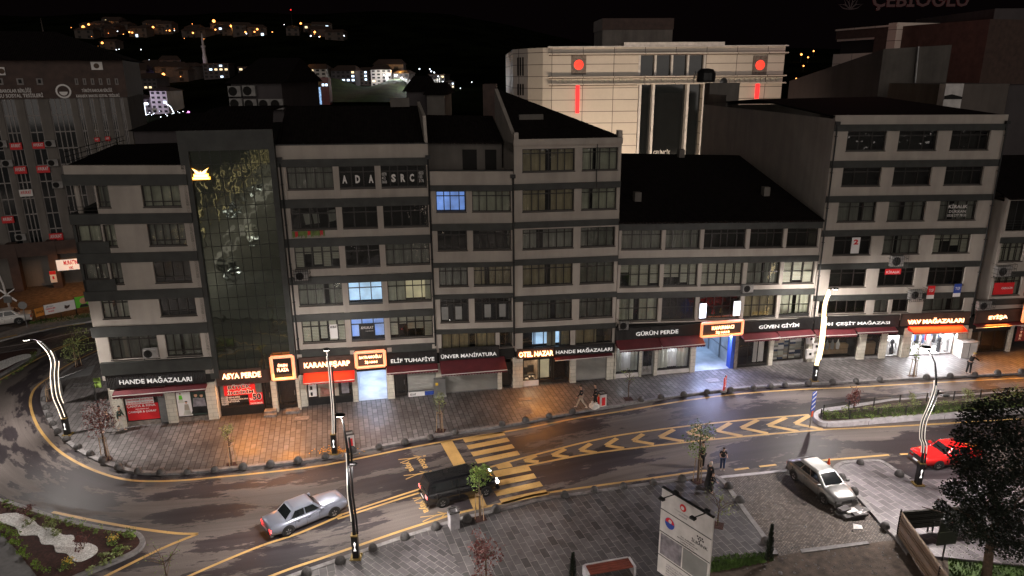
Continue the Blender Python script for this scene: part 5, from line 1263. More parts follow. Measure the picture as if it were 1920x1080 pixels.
def street_lamp(label, base, pts, head, strip, power, second=None, box_n=1, gap=.11, strips=((-.085, 0, 1), (.085, .1, .8)), col=(1, .92, .86), name='street_lamp', sr=.021):
    p = G(*base, .12); t_ = thing(name, label, 'street lamp', p)
    conv, e, d = facing_plane(p); rel = [conv(*q) - p for q in pts]
    top = rel[0]; q = MB(); q.box(-.26, .26, -.26, .26, 0, .05)
    for sx in (-1, 1):
        for sy in (-1, 1): q.tube([(sx * .2, sy * .2, .05), (sx * .2, sy * .2, .1)], .035, 6)
    q.build('base_flange', 'gold', t_)
    q = MB(); h = top.z; q.box(-.14, .14, -.14, .14, .05, h - .05); q.build('base_box', 'steel_dark', t_)
    q = MB(); q.box(-.165, .165, -.165, .165, h - .05, h); q.build('collar', 'gold', t_)
    q = MB(); q.add([(-.07, -.146, h * .35), (.07, -.146, h * .35), (.02, -.146, h * .5), (.07, -.146, h * .68), (.0, -.146, h * .75), (-.05, -.146, h * .66), (-.01, -.146, h * .5)], [(0, 1, 2, 6), (2, 3, 4, 5, 6)]); q.build('lit_emblem', 'emblem_light', t_)
    c3 = []
    P = [Vector((0, 0, h))] + [v for v in rel[1:]]
    for k in range(len(P) - 1):
        p0, p1, p2, p3 = P[max(k - 1, 0)], P[k], P[k + 1], P[min(k + 2, len(P) - 1)]
        for i in range(5):
            s_ = i / 5; c3.append(.5 * ((2 * p1) + (p2 - p0) * s_ + (2 * p0 - 5 * p1 + 4 * p2 - p3) * s_ ** 2 + (3 * p1 - p0 - 3 * p2 + p3) * s_ ** 3))
    c3.append(P[-1]); n = len(c3)
    q = MB(); q.tube(c3, [.085 - .035 * k / n for k in range(n)], 8); q.tube([v + e * .15 for v in c3[: int(n * .82)]], [.05] * int(n * .82), 6); q.build('pole', 'steel_dark', t_)
    for off, a, b_ in strips:
        q = MB(); seg = c3[int(n * a): max(int(n * b_), 3)]
        q.tube([v + e * off - d * (.08 + sr * .8) for v in seg], sr, 6); q.build('led_strip', strip, t_)
    hp = conv(*head) - p; q = MB(); v0 = c3[-1]; dirv = (hp - v0)
    q.tube([v0, v0 + dirv * .5 + Vector((0, 0, .05)), hp], [.05, .045, .04], 6); hd = q.build('arm', 'steel_dark', t_)
    q = MB(); hx = dirv.normalized() if dirv.length > .05 else e
    q.lathe([(.05, -.04), (.2, -.03), (.22, .02), (.12, .07), (.02, .08)], 12); q.v = [(x * 1.15 + hp.x, y * .8 + hp.y, z + hp.z) for x, y, z in q.v]; hh = q.build('lamp_head', 'steel_dark', t_)
    q = MB(); q.lathe([(.001, -.06), (.17, -.055)], 12); q.v = [(x * 1.1 + hp.x, y * .8 + hp.y, z + hp.z) for x, y, z in q.v]; q.f = [list(reversed(f)) for f in q.f]; q.build('lens', 'lamp_face', hh)
    luminaire(t_, hp - Vector((0, 0, .12)), power, col)
    if second:
        s0, s1 = conv(*second[0]) - p, conv(*second[1]) - p; q = MB(); q.tube([s0, (s0 + s1) / 2 + Vector((0, 0, .06)), s1], .035, 6); q.build('arm', 'steel_dark', t_)
        q = MB(); q.lathe([(.05, -.04), (.16, -.03), (.17, .02), (.1, .06), (.02, .07)], 10); q.v = [(x * 1.5 + s1.x, y + s1.y, z + s1.z) for x, y, z in q.v]; q.build('lamp_head', 'steel_dark', t_)
        luminaire(t_, s1 - Vector((0, 0, .12)), power * .4, col)
    return t_
LP = 7800.0
street_lamp('curved street lamp with bright double light strips at the bend on the left', (127, 815), [(121, 782.8), (114, 766), (103.7, 740), (99.8, 703.7), (101, 677.8), (93, 657), (76, 639)], (49, 636), 'led_strip', LP * 1.3, strips=((-.16, .0, 1), (.05, .05, .85), (.26, .25, .7)))
street_lamp('straight street lamp lit silver-white before the scarf shop', (628, 850), [(626.7, 812), (624, 770), (620.6, 726.6), (617.7, 691), (614, 668)], (611.8, 655), 'led_strip_dim', LP * 1.1, strips=((-.06, 0, 1), (.05, 0, .9)))
street_lamp('dark S-shaped street lamp on the near kerb between the silver sedan and the black van', (668, 1045), [(665, 1001.5), (660.7, 967), (654.8, 926), (653.5, 887), (652, 849), (647, 815), (643, 790)], (637, 777.8), 'led_strip_dim', LP * 1.35, second=((652, 865), (660.7, 869.6)), strips=((-.08, .15, .7),))
street_lamp('blazing white wavy street lamp by the variety store', (1527, 714), [(1531.5, 684), (1539, 647.6), (1544, 600), (1547, 569), (1556, 542)], (1566, 541), 'led_strip_hot', LP * 1.2, strips=((-.1, 0, 1), (-.03, 0, 1), (.04, 0, .98), (.11, .0, .95), (0.18, .1, .6)), sr=.04)
street_lamp('tall S-curved street lamp with striped light tubes beside the red car', (1720.8, 908), [(1729, 867), (1732, 834), (1728, 819), (1731, 789.6), (1744.5, 757), (1755, 722), (1753, 680)], (1737, 651), 'led_strip_dim', LP * 1.5, second=((1756, 738), (1772, 741)), strips=((-.09, .1, .9), (.02, .12, .85), (.16, .1, .7)), col=(1, .9, .85))
# lamps added behind the viewer to streak the mirror glass and fill the plaza
for k_, (x, y) in enumerate([(-30, 8), (3, 12), (18, 4), (-48, -2), (34, 6)] + [(-23 + 1.7 * k, -2 - 10.5 * k) for k in range(11)]):
    p = Vector((x, y, .0)); t_ = thing('street_lamp', 'tall plain lamp added out of view behind the viewer', 'street lamp', p, 0, 'added lamps behind the viewer')
    q = MB(); q.tube([(0, 0, 0), (0, 0, 4), (.3, 0, 8), (.9, 0, 9)], [.12, .1, .07, .05], 8); q.build('pole', 'steel_dark', t_)
    q = MB(); q.tube([(-.1, .0, 1.5), (-.32, 0, 4), (.1, 0, 6), (.2, 0, 8)], .05 if k_ < 5 else .06, 6); q.build('led_strip', 'led_strip' if k_ < 5 else 'led_strip_hot', t_)
    q = MB(); q.lathe([(.05, -.04), (.28, -.03), (.25, .05), (.02, .1)], 12, (.9, 0)); q.v = [(a, b_, c_ + 9) for a, b_, c_ in q.v]; q.build('lamp_head', 'steel_dark', t_)
    spot(t_, (.9, 0, 8.8), LP * (1.1 if k_ < 5 else .5), 165, (1, .88, .76), blend=1)

# ------------------------------------------------------------------ trees and plants
def leaf_cloud(mb, c, rx, ry, rz, n, s, shape='round', seed=0):
    rr = random.Random(seed)
    lumps = [(Vector((rr.uniform(-.6, .6) * rx, rr.uniform(-.6, .6) * ry, rr.uniform(-.65, .65) * rz)), rr.uniform(.3, .55)) for _ in range(9 if n > 120 else 5)]
    for _ in range(n):
        lc, lr = rr.choice(lumps)
        while True:
            v = Vector((rr.uniform(-1, 1), rr.uniform(-1, 1), rr.uniform(-1, 1)))
            if v.length < 1: break
        v = v.normalized() * (v.length ** .5)
        p = c + lc + Vector((v.x * rx, v.y * ry, v.z * rz)) * lr
        a = Vector((rr.uniform(-1, 1), rr.uniform(-1, 1), rr.uniform(-.6, .6))).normalized()
        b_ = a.cross(Vector((rr.uniform(-1, 1), rr.uniform(-1, 1), rr.uniform(-1, 1)))).normalized()
        s_ = s * rr.uniform(.6, 1.3)
        mb.add([p - a * s_, p - b_ * s_ * .5, p + a * s_, p + b_ * s_ * .5], [(0, 1, 2, 3)])
def branchy(mb, base, h, r, n, spread, seed=0, tips=None):
    rr = random.Random(seed); top = base + Vector((0, 0, h))
    mb.tube([base, base + Vector((rr.uniform(-.03, .03), rr.uniform(-.03, .03), h * .5)), top], [r, r * .75, r * .35], 7)
    for k in range(n):
        t0 = rr.uniform(.45, .95); a = 2 * PI * k / n + rr.uniform(-.4, .4); s_ = base + Vector((0, 0, h * t0)); L = spread * rr.uniform(.6, 1.15)
        e = s_ + Vector((math.cos(a) * L, math.sin(a) * L, L * rr.uniform(.5, 1.2)))
        mid = (s_ + e) / 2 + Vector((0, 0, L * .1)); mb.tube([s_, mid, e], [r * .45, r * .3, r * .12], 5)
        if tips is not None: tips.append(e)
        for j in range(2):
            e2 = mid + Vector((rr.uniform(-.4, .4), rr.uniform(-.4, .4), rr.uniform(.2, .6))) * L; mb.tube([mid, e2], [r * .2, r * .08], 4)
            if tips is not None: tips.append(e2)
def sapling(label, px, py, toppx, cr, leaf, n, ls=.055, stakes=True, trunkf=.5, z=.12, cat='tree', name='young_tree', rzf=1.0, planter=True, seed=1, group=None):
    p = G(px, py, z); conv, e, d = facing_plane(p); H = (conv(px, toppx) - p).z
    t_ = thing(name, label, cat, p, rnd.uniform(0, 6), group)
    tips = []; q = MB(); hz = (H - cr * rzf) ; branchy(q, Vector((0, 0, 0)), H * .86, .028 + .008 * H, 7, cr * .8, seed, tips); q.build('trunk', 'bark', t_)
    if n:
        n = int(n * 1.7); q = MB(); c = Vector((0, 0, H - cr * rzf * .95)); leaf_cloud(q, c, cr, cr, cr * rzf, int(n * .8), ls, seed=seed)
        rr = random.Random(seed)
        for tp in tips:
            for _ in range(max(2, int(n * .2 / len(tips)))):
                pp = tp + Vector((rr.gauss(0, .12), rr.gauss(0, .12), rr.gauss(0, .1))) * cr; a = Vector((rr.uniform(-1, 1), rr.uniform(-1, 1), rr.uniform(-1, 1))).normalized(); b_ = a.cross(Vector((0, 0, 1))).normalized()
                q.add([pp - a * ls, pp - b_ * ls * .5, pp + a * ls, pp + b_ * ls * .5], [(0, 1, 2, 3)])
        q.build('crown', leaf, t_)
    if stakes:
        sh = min(1.5, H * .5)
        for k in range(3):
            a = k * 2 * PI / 3; q = MB(); q.tube([(math.cos(a) * .26, math.sin(a) * .26, 0), (math.cos(a) * .2, math.sin(a) * .2, sh)], .025, 5); q.build('stake', 'stake_wood', t_)
        q = MB(); r_ = .21; q.tube([(math.cos(a) * r_, math.sin(a) * r_, sh - .06) for a in [k * 2 * PI / 3 for k in range(4)]], .02, 5); q.build('tie', 'stake_wood', t_)
    if planter:
        q = MB(); q.box(-.3, .3, -.3, .3, -.01, .012); q.build('tree_pit', 'mulch', t_)
    return t_
sapling('dark red-leaved young tree on the pavement corner near two walkers', 200, 861, 752, 1.15, 'leaf_red', 650, .06, seed=3)
sapling('tiny round olive-green tree on three stakes in the orange-lit pavement', 435, 872, 793, .42, 'leaf_pale', 170, .05, seed=4)
sapling('slender pale-leaved tree on three stakes by the far kerb before the widest red awning', 826, 808, 735, .5, 'leaf_pale', 150, .05, seed=5)
sapling('round green young tree on three stakes next to the black van', 900, 972, 868, .68, 'leaf_green', 520, .06, seed=6)
sapling('loose leafy young tree with long shoots at the plaza tip beside the standing people', 1308, 902, 778, .95, 'leaf_green', 420, .06, rzf=1.35, seed=7)
sapling('staked young tree with a wide pale crown at the upper left kerb bend', 146, 686, 612, 1.35, 'leaf_pale', 520, .07, seed=8)
sapling('bare thin sapling on stakes just behind the bright curved lamp on the left', 93, 750, 703, .45, 'leaf_pale', 0, seed=9)
sapling('leafless little tree before the two white curtain displays', 1178, 748, 690, .5, 'leaf_pale', 14, stakes=False, seed=10)
sapling('staked young green tree in front of the bright clothing shop', 1712, 706, 640, .75, 'leaf_green', 130, .06, seed=11)
sapling('small dark red bush tree rising from the fenced median', 1601, 764, 727, .62, 'leaf_red', 360, .06, stakes=False, z=.31, planter=False, seed=12)
sapling('very small young tree in the median left of the S-curved lamp', 1710, 758, 738, .4, 'leaf_pale', 110, .05, stakes=False, z=.31, planter=False, seed=13)
sapling('pale round young tree in the median right of the S-curved lamp', 1812, 756, 729, .5, 'leaf_pale', 200, .05, stakes=False, z=.31, planter=False, seed=14)
sapling('low spreading young tree at the far right end of the median', 1866, 752, 735, .5, 'leaf_green', 160, .05, stakes=False, z=.31, planter=False, seed=15)
sapling('leafy young tree at the median end by the right edge of the photo', 1905, 750, 726, .55, 'leaf_green', 220, .05, stakes=False, z=.31, planter=False, seed=18)
sapling('sparse sapling with bent shoots behind the white project board', 1345, 985, 925, 1.0, 'leaf_pale', 70, .06, stakes=False, rzf=.8, seed=16)
sapling('rusty red shrub at the bottom edge of the plaza', 912, 1092, 1015, .85, 'leaf_red', 420, .075, stakes=False, rzf=1.2, seed=17)
sapling('sparse bare shrub with tiny leaves at the bottom edge over the road', 320, 1128, 1022, 1.2, 'leaf_green', 60, .045, stakes=False, rzf=1.2, seed=19, z=0)
def conifer(label, px, py, toppy, r):
    p = G(px, py, .12); conv, e, d = facing_plane(p); H = (conv(px, toppy) - p).z; t_ = thing('cypress', label, 'tree', p)
    q = MB(); q.tube([(0, 0, 0), (0, 0, H * .9)], [.05, .02], 6); q.build('trunk', 'bark', t_)
    q = MB(); rr = random.Random(int(px))
    for _ in range(700):
        z = rr.uniform(.05, 1) * H; w = r * (1 - (z / H) ** 2.2) * rr.uniform(.3, 1.0) + .03; a = rr.uniform(0, 2 * PI); pp = Vector((math.cos(a) * w, math.sin(a) * w, z))
        q.add([pp, pp + Vector((math.cos(a) * .05, math.sin(a) * .05, .16)), pp + Vector((-math.sin(a) * .05, math.cos(a) * .05, .05))], [(0, 1, 2)])
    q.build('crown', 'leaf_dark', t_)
conifer('thin dark cypress standing at the lower right corner of the plaza', 1440, 1054, 985, .15)
conifer('thin dark cypress at the bottom edge beside the bench', 1073, 1100, 1040, .14)
# big dark tree at the lower right
bp_ = G(1846, 1105); t_ = thing('large_tree', 'big dark broad-leaved tree filling the lower right corner', 'tree', bp_)
q = MB(); tips = []
q.tube([(0, 0, 0), (-.1, .1, 2.2), (.1, .3, 4)], [.22, .17, .14], 9)
rr = random.Random(5)
for k in range(16):
    a = 2.4 * k; L = rr.uniform(1.6, 3.0); s0 = Vector((.0, .2, rr.uniform(2.0, 4))); e0 = s0 + Vector((math.cos(a) * L, math.sin(a) * L, rr.uniform(.4, 3.0))); q.tube([s0, (s0 + e0) / 2 + Vector((0, 0, .3)), e0], [.09, .06, .02], 5); tips.append(e0)
q.build('trunk', 'bark', t_)
q = MB(); cc = Vector((1.3, 1.6, 4.9))
def blob(px, py, Y, r): P_ = at(px, py, Y); return Vector((P_.x - bp_.x, P_.y - bp_.y, P_.z)), r
for (px, py, Y, r) in [(1850, 800, 25.5, 1.0), (1900, 780, 25, 1.0), (1822, 850, 26, .9), (1880, 860, 25, 1.3), (1840, 920, 25.5, 1.1), (1818, 925, 26, .75), (1782, 918, 26.3, .4), (1808, 870, 26, .5), (1900, 930, 25, 1.3), (1860, 990, 25.5, 1.0), (1820, 985, 26, .7), (1930, 1000, 25, 1.1), (1950, 860, 25, 1.3), (1900, 1010, 25.5, .9), (1792, 975, 26, .5), (1765, 950, 26.4, .3), (1800, 815, 26.2, .35), (1830, 775, 26, .5)]:
    c, r = blob(px, py, Y, r)
    for _ in range(int(1250 * r * r + 140)):
        v = Vector((rr.gauss(0, 1), rr.gauss(0, 1), rr.gauss(0, 1))).normalized() * (r * rr.uniform(.55, 1.12)); pp = c + v
        a = Vector((rr.uniform(-1, 1), rr.uniform(-1, 1), rr.uniform(-.5, .5))).normalized(); b_ = a.cross(Vector((rr.uniform(-1, 1), rr.uniform(-1, 1), rr.uniform(-1, 1)))).normalized(); s_ = rr.uniform(.04, .085)
        q.add([pp - a * s_, pp - b_ * s_ * .6, pp + a * s_, pp + b_ * s_ * .6], [(0, 1, 2, 3)])
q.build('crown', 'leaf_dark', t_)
# shrubs of the islands and the median
def shrub(label, px, py, r, h, leaf, n, ls=.05, flower=None, z=.165, group=None):
    p = G(px, py, z); t_ = thing('shrub', label, 'shrub', p, 0, group); q = MB(); rr = random.Random(int(px * 7 + py))
    for k in range(5):
        a = 2 * PI * k / 5; q.tube([(0, 0, 0), (math.cos(a) * r * .6, math.sin(a) * r * .6, h * .7)], [.02, .008], 4)
    q.build('stems', 'bark', t_)
    q = MB(); leaf_cloud(q, Vector((0, 0, h * .5)), r, r, h * .5, n, ls, seed=int(px + py)); q.build('foliage', leaf, t_)
    if flower:
        q = MB()
        for _ in range(40):
            a = rr.uniform(0, 2 * PI); rd = r * rr.uniform(0, .9); pp = Vector((math.cos(a) * rd, math.sin(a) * rd, h * rr.uniform(.6, 1.0))); q.add([pp - Vector((.04, 0, 0)), pp - Vector((0, .04, 0)), pp + Vector((.04, 0, .01)), pp + Vector((0, .04, .01))], [(0, 1, 2, 3)])
        q.build('flowers', flower, t_)
    return t_
shrub('bushy grey-green shrub on the road side of the left foreground island', 98, 990, .42, .5, 'leaf_pale', 240)
shrub('rust-tinted tall shrub on the white gravel of the foreground island', 156, 1030, .45, .9, 'leaf_red', 240)
shrub('pale small shrub in the middle of the white gravel', 103, 1006, .32, .35, 'leaf_pale', 120)
shrub('yellow-flowering shrub right of the white gravel on the mulch', 214, 1018, .34, .4, 'leaf_green', 150, flower='flower_yellow')
shrub('yellow-flowering shrub at the bottom edge of the foreground island', 130, 1064, .4, .45, 'leaf_green', 170, flower='flower_yellow')
shrub('tall brownish shrub at the upper end of the foreground island', 48, 965, .45, .6, 'leaf_red', 200)
shrub('thin pale shrub at the upper tip of the white gravel', 55, 984, .35, .3, 'leaf_pale', 100)
shrub('round green shrub at the pointed tip of the foreground island', 247, 1012, .42, .6, 'leaf_green', 260)
shrub('green shrub on the mulch near the lower kerb of the foreground island', 225, 1036, .3, .4, 'leaf_green', 150)
shrub('spiky pale tuft near the lower kerb of the foreground island', 196, 1046, .3, .35, 'leaf_pale', 120)
def edging(pts, n, r, h, label, leaf='leaf_green', z=.165, ls=.05, ln_=60, group='low green edging plants'):
    line = [G(x, y, z) for x, y in pts]; tot = sum((b_ - a).length for a, b_ in zip(line, line[1:]))
    q = MB(); leaf_cloud(q, Vector((0, 0, h * .5)), r, r, h * .5, ln_, ls, seed=n); src = None
    for k in range(n):
        s_ = tot * (k + .5) / n; 
        for a, b_ in zip(line, line[1:]):
            L = (b_ - a).length
            if s_ <= L: p = a + (b_ - a) * (s_ / L); break
            s_ -= L
        if src is None:
            src = q.build('edging_plant', leaf); tag(src, label, 'plant', group); o = src
        else: o = src.copy(); C.objects.link(o)
        o.location = (p.x + rnd.uniform(-.08, .08), p.y + rnd.uniform(-.08, .08), z); o.rotation_euler.z = rnd.uniform(0, 6); o.scale = (rnd.uniform(.7, 1.25),) * 3
edging([(0, 944), (50, 962), (125, 984), (200, 1001), (250, 1006)], 16, .3, .32, 'low green plant in the road-side edging of the foreground island', 'leaf_green', group='road-side edging plants')
edging([(-5, 985), (20, 1010), (55, 1050), (85, 1085)], 14, .32, .36, 'low bright plant in the footpath-side edging of the foreground island', 'leaf_bright', group='path-side edging plants')
edging([(245, 1030), (200, 1058), (160, 1076)], 5, .24, .3, 'grey tuft along the lower kerb of the foreground island', 'leaf_pale', group='lower kerb tufts')
edging([(-10, 722), (30, 700), (60, 678), (68, 662)], 9, .35, .35, 'low plant lining the upper left island', 'leaf_green', group='upper island plants')
edging([(1545, 778), (1600, 772), (1700, 764), (1800, 757), (1910, 748)], 26, .28, .3, 'low plant in the back row of the fenced median', 'leaf_pale', z=.315, group='median back row')
edging([(1548, 788), (1610, 786), (1700, 779), (1830, 770), (1915, 764)], 26, .25, .26, 'low plant in the front row of the fenced median', 'leaf_green', z=.315, group='median front row')
shrub('bright yellow-green plant at the left tip of the fenced median', 1548, 782, .3, .4, 'leaf_bright', 160, z=.315); shrub('second bright green plant from the left tip of the fenced median', 1568, 779, .28, .34, 'leaf_bright', 130, z=.315)
tufts([G(1540, 795), G(1607, 793), G(1707, 785), G(1837, 776), G(1930, 770), G(1930, 757), G(1837, 764), G(1700, 772), G(1600, 781), G(1545, 785)], 2600, .14, 'median_grass', 'dry yellowish grass strip inside the median fence')
for o in C.objects:
    if o.name.startswith('median_grass'): o.location.z = .31
tufts([G(60, 612), G(130, 604), G(180, 596), G(180, 588), G(90, 600), G(55, 606)], 1500, .25, 'verge_grass', 'rough dark grass under the banners on the left')

# median fence: posts and rails along both sides
def fence_run(line, label, h=.62, step=2.0, z=.31):
    p0 = line[0]; t_ = thing('railing', label, 'fence', (p0.x, p0.y, z)); q = MB()
    rel = [Vector((p.x - p0.x, p.y - p0.y, 0)) for p in line]
    q.tube([v + Vector((0, 0, h)) for v in rel], .022, 5); q.tube([v + Vector((0, 0, .1)) for v in rel], .016, 5); q.build('rail', 'steel_dark', t_)
    acc = 0; nxt = 0; q = MB()
    for a, b_ in zip(rel, rel[1:]):
        L = (b_ - a).length
        while nxt <= acc + L and L > 0:
            p = a + (b_ - a) * ((nxt - acc) / L); s_ = MB(); s_.box(p.x - .03, p.x + .03, p.y - .03, p.y + .03, 0, h + .05); s_.build('post', 'steel_dark', t_); nxt += step
        acc += L
    g = MB()
    for a, b_ in zip(rel, rel[1:]): g.quad(a + Vector((0, 0, .14)), b_ + Vector((0, 0, .14)), b_ + Vector((0, 0, h - .05)), a + Vector((0, 0, h - .05)))
    g.build('mesh_infill', 'mesh_screen', t_)
m, t, b = nt('mesh_screen'); b.inputs['Base Color'].default_value = (.05, .045, .03, 1); b.inputs['Alpha'].default_value = .35
fr_ = offset_line(mfront, -.35)[8:]
fence_run(fr_, 'dark low railing along the front edge of the planted median')
fence_run(smooth_line([G(x, y, .31) for x, y in [(1543, 776), (1670, 758), (1818, 748), (1935, 740)]]), 'dark low railing along the back edge of the planted median')

# ------------------------------------------------------------------ domed bollards
L_ = lambda x, y: (x / 3.857, 600 + y / 3.857)
K_ = lambda x, y: (x / 3.857, 800 + y / 3.857)
D_ = lambda x, y: (400 + x / 3.375, 760 + y / 3.375)
E_ = lambda x, y: (840 + x / 3.375, 760 + y / 3.375)
Q_ = lambda x, y: (1180 + x / 4.155, 700 + y / 4.155)
R_ = lambda x, y: (1300 + x / 2.7, 680 + y / 2.7)
far = [L_(*v) for v in [(323, 580), (333, 640), (357, 698), (383, 758), (418, 816), (482, 870), (563, 925), (653, 973), (745, 1022)]] + [K_(*v) for v in [(857, 300), (1000, 330), (1165, 340), (1358, 336), (1553, 320), (1755, 295)]] + \
    [D_(*v) for v in [(188, 398), (362, 380), (537, 358), (710, 330), (880, 294), (1047, 266), (1212, 238), (1373, 210), (1530, 176), (1828, 124)]] + [E_(*v) for v in [(342, 124), (490, 100), (640, 75), (787, 46)]] + \
    [Q_(*v) for v in [(92, 212), (247, 192), (424, 170), (605, 150), (787, 138), (965, 120), (1098, 108), (1212, 98), (1395, 84), (1583, 74)]] + [R_(*v) for v in [(823, 96), (943, 90), (1180, 80), (1300, 72), (1424, 64), (1540, 55), (1660, 50)]]
near = [D_(*v) for v in [(592, 1068), (803, 990), (1010, 908), (1212, 840), (1407, 776), (1607, 728), (1792, 668)]] + [E_(*v) for v in [(303, 668), (738, 575), (925, 542), (1110, 518), (1297, 496), (1480, 472)]] + [Q_(*v) for v in [(775, 885), (860, 992)]] + \
    [R_(*v) for v in [(235, 700), (367, 908), (970, 832), (812, 660), (750, 588), (845, 510)]] + [(1686, 891)]
def dome():
    q = MB(); q.lathe([(.235, 0), (.235, .04), (.225, .12), (.19, .21), (.13, .28), (.06, .315), (.01, .325)], 14); return q
src = None
for lst, lab, grp in ((far, 'dark domed stone bollard on the far kerb', 'domed bollards along the far kerb'), (near, 'dark domed stone bollard on the near side of the road', 'domed bollards along the near kerbs')):
    for k, (x, y) in enumerate(lst):
        p = G(x, y, .14)
        if src is None: o = dome().build('bollard', 'bollard_stone', smooth=True); src = o
        else: o = src.copy(); C.objects.link(o)
        o.location = p; tag(o, lab, 'bollard', grp); o.rotation_euler.z = rnd.uniform(0, 6)
        s_ = rnd.uniform(.9, 1.12); o.scale = (s_, s_, s_ * rnd.uniform(.9, 1.1))

# ------------------------------------------------------------------ cars
def wheel_mb(r, w):
    q = MB(); prof = [(r * .62, -w / 2), (r * .9, -w / 2), (r, -w * .35), (r, w * .35), (r * .9, w / 2), (r * .62, w / 2)]
    n = 20; base = 0
    for pr, py in prof:
        for i in range(n): q.v.append((pr * math.cos(2 * PI * i / n), py, pr * math.sin(2 * PI * i / n)))
    for k in range(len(prof) - 1):
        for i in range(n): q.f.append([k * n + i, (k + 1) * n + i, (k + 1) * n + (i + 1) % n, k * n + (i + 1) % n]); q.m.append(0)
    return q
def rim_mb(r, w, side):
    q = MB(); n = 20; y = side * (w / 2 - .02)
    q.add([(0, y + side * .015, 0)] + [(r * .63 * math.cos(2 * PI * i / n), y, r * .63 * math.sin(2 * PI * i / n)) for i in range(n)], [(0, i + 1, (i + 1) % n + 1) for i in range(n)])
    for k in range(5):
        a = 2 * PI * k / 5 + .3; q.add([(r * .2 * math.cos(a - .3), y + side * .02, r * .2 * math.sin(a - .3)), (r * .58 * math.cos(a - .12), y + side * .012, r * .58 * math.sin(a - .12)), (r * .58 * math.cos(a + .12), y + side * .012, r * .58 * math.sin(a + .12)), (r * .2 * math.cos(a + .3), y + side * .02, r * .2 * math.sin(a + .3))], [(0, 1, 2, 3)])
    return q
def car(name, label, p, ang, paint, st, gh, wb, wr, pillars, lit=(0, 0), sc=1.0, chrome=False, roofrack=False, hub='rim', cat='car', square_lamps=False):
    """st: stations (x, halfwidth, zbot, ztop); gh: (xw0,xw1,xr1,xr0, wbase, wtop, zbelt, zroof)"""
    t_ = thing(name, label, cat, (p.x, p.y, 0), ang); t_.scale = (sc,) * 3
    def ring(x, hw, zb, zt):
        h = [(0, zb), (hw * .8, zb), (hw * .94, zb + .08), (hw, zb + .25), (hw * 1.0, (zb + zt) * .55), (hw * .975, zt - .1), (hw * .9, zt - .015), (hw * .6, zt + .02), (0, zt + .035)]
        return [(x, y, z) for y, z in h] + [(x, -y, z) for y, z in h[-2:0:-1]]
    q = MB(); n = 16
    for s_ in st: q.v += ring(*s_)
    for k in range(len(st) - 1):
        for i in range(n): q.f.append([k * n + i, (k + 1) * n + i, (k + 1) * n + (i + 1) % n, k * n + (i + 1) % n]); q.m.append(0)
    q.f.append(list(range(n))); q.m.append(0); q.f.append([(len(st) - 1) * n + i for i in reversed(range(n))]); q.m.append(0)
    q.f = [list(reversed(f)) for f in q.f]
    body = q.build('body', paint, t_, smooth=True)
    xw0, xw1, xr1, xr0, wb_, wt, zb, zr = gh
    base = [(xw0, wb_ * .86), (xw0 - .12, wb_), (xr0 + .1, wb_), (xr0, wb_ * .9)]; top = [(xw1, wt * .86), (xw1 - .08, wt), (xr1 + .06, wt), (xr1, wt * .9)]
    base = base + [(x, -y) for x, y in reversed(base)]; top = top + [(x, -y) for x, y in reversed(top)]
    cx = (xw1 + xr1) / 2; ins = [((x - cx) * .82 + cx, y * .78) for x, y in top]
    q = MB(); m_ = len(base)
    q.v = [(x, y, zb - .05) for x, y in base] + [(x, y, zr - .06) for x, y in top] + [(x, y, zr - .005) for x, y in ins] + [(cx, 0, zr + .01)]
    for k in range(2):
        for i in range(m_): q.f.append([k * m_ + i, k * m_ + (i + 1) % m_, (k + 1) * m_ + (i + 1) % m_, (k + 1) * m_ + i][::-1]); q.m.append(0)
    for i in range(m_): q.f.append([2 * m_ + (i + 1) % m_, 2 * m_ + i, 3 * m_]); q.m.append(0)
    hull = q.build('roof', paint, t_)
    def lerp3(a, b_, s_): return a + (b_ - a) * s_
    def pane(i, j, s0, s1, t0, t1, name, out=.012, mat='car_glass', k0=0, k1=0):
        A, B_ = Vector((*base[i], zb - .05)), Vector((*base[j], zb - .05)); D, C_ = Vector((*top[i], zr - .06)), Vector((*top[j], zr - .06))
        def P(s_, t__): return lerp3(lerp3(A, B_, s_), lerp3(D, C_, s_), t__)
        nrm = (B_ - A).cross(D - A).normalized(); cc = Vector(((xw0 + xr0) / 2, 0, zb))
        if nrm.dot(A - cc) < 0: nrm = -nrm
        mb = MB(); mb.quad(*[v + nrm * out for v in (P(s0, t0), P(s1, t0), P(s1 - k1, t1), P(s0 + k0, t1))]); return mb.build(name, mat, t_)
    pane(0, 7, .04, .96, .14, .93, 'windscreen'); pane(3, 4, .05, .95, .18, .9, 'rear_window')
    for sd in (0, 1):
        i, j = (1, 2) if sd == 0 else (6, 5)
        for (a, e) in pillars: pane(i, j, a, e, .2, .9, 'side_window')
    for k, sx in ((0, 1), (1, -1)):
        for sy in (1, -1):
            hw = max(s_[1] for s_ in st)
            w_ = wheel_mb(wr, .2); w_.v = [(x + (wb / 2) * sx + gh_off[0], y + sy * (hw - .09), z + wr) for x, y, z in w_.v]; wo = w_.build('wheel', 'rubber', t_, smooth=False)
            r_ = rim_mb(wr, .2, sy); r_.v = [(x + (wb / 2) * sx + gh_off[0], y + sy * (hw - .09), z + wr) for x, y, z in r_.v]
            if sy < 0: pass
            r_.build('rim', hub, wo)
            a_ = MB(); n2 = 14; rA = wr + .07; yy = sy * (hw + .004)
            a_.add([((wb / 2) * sx + gh_off[0] + rA * math.cos(PI * i / n2 * 1.0), yy, wr + rA * math.sin(PI * i / n2)) for i in range(n2 + 1)] + [((wb / 2) * sx + gh_off[0] - rA, yy, .2), ((wb / 2) * sx + gh_off[0] + rA, yy, .2)], [tuple(range(n2 + 3))]); a_.build('wheel_arch', 'plastic_black', t_)
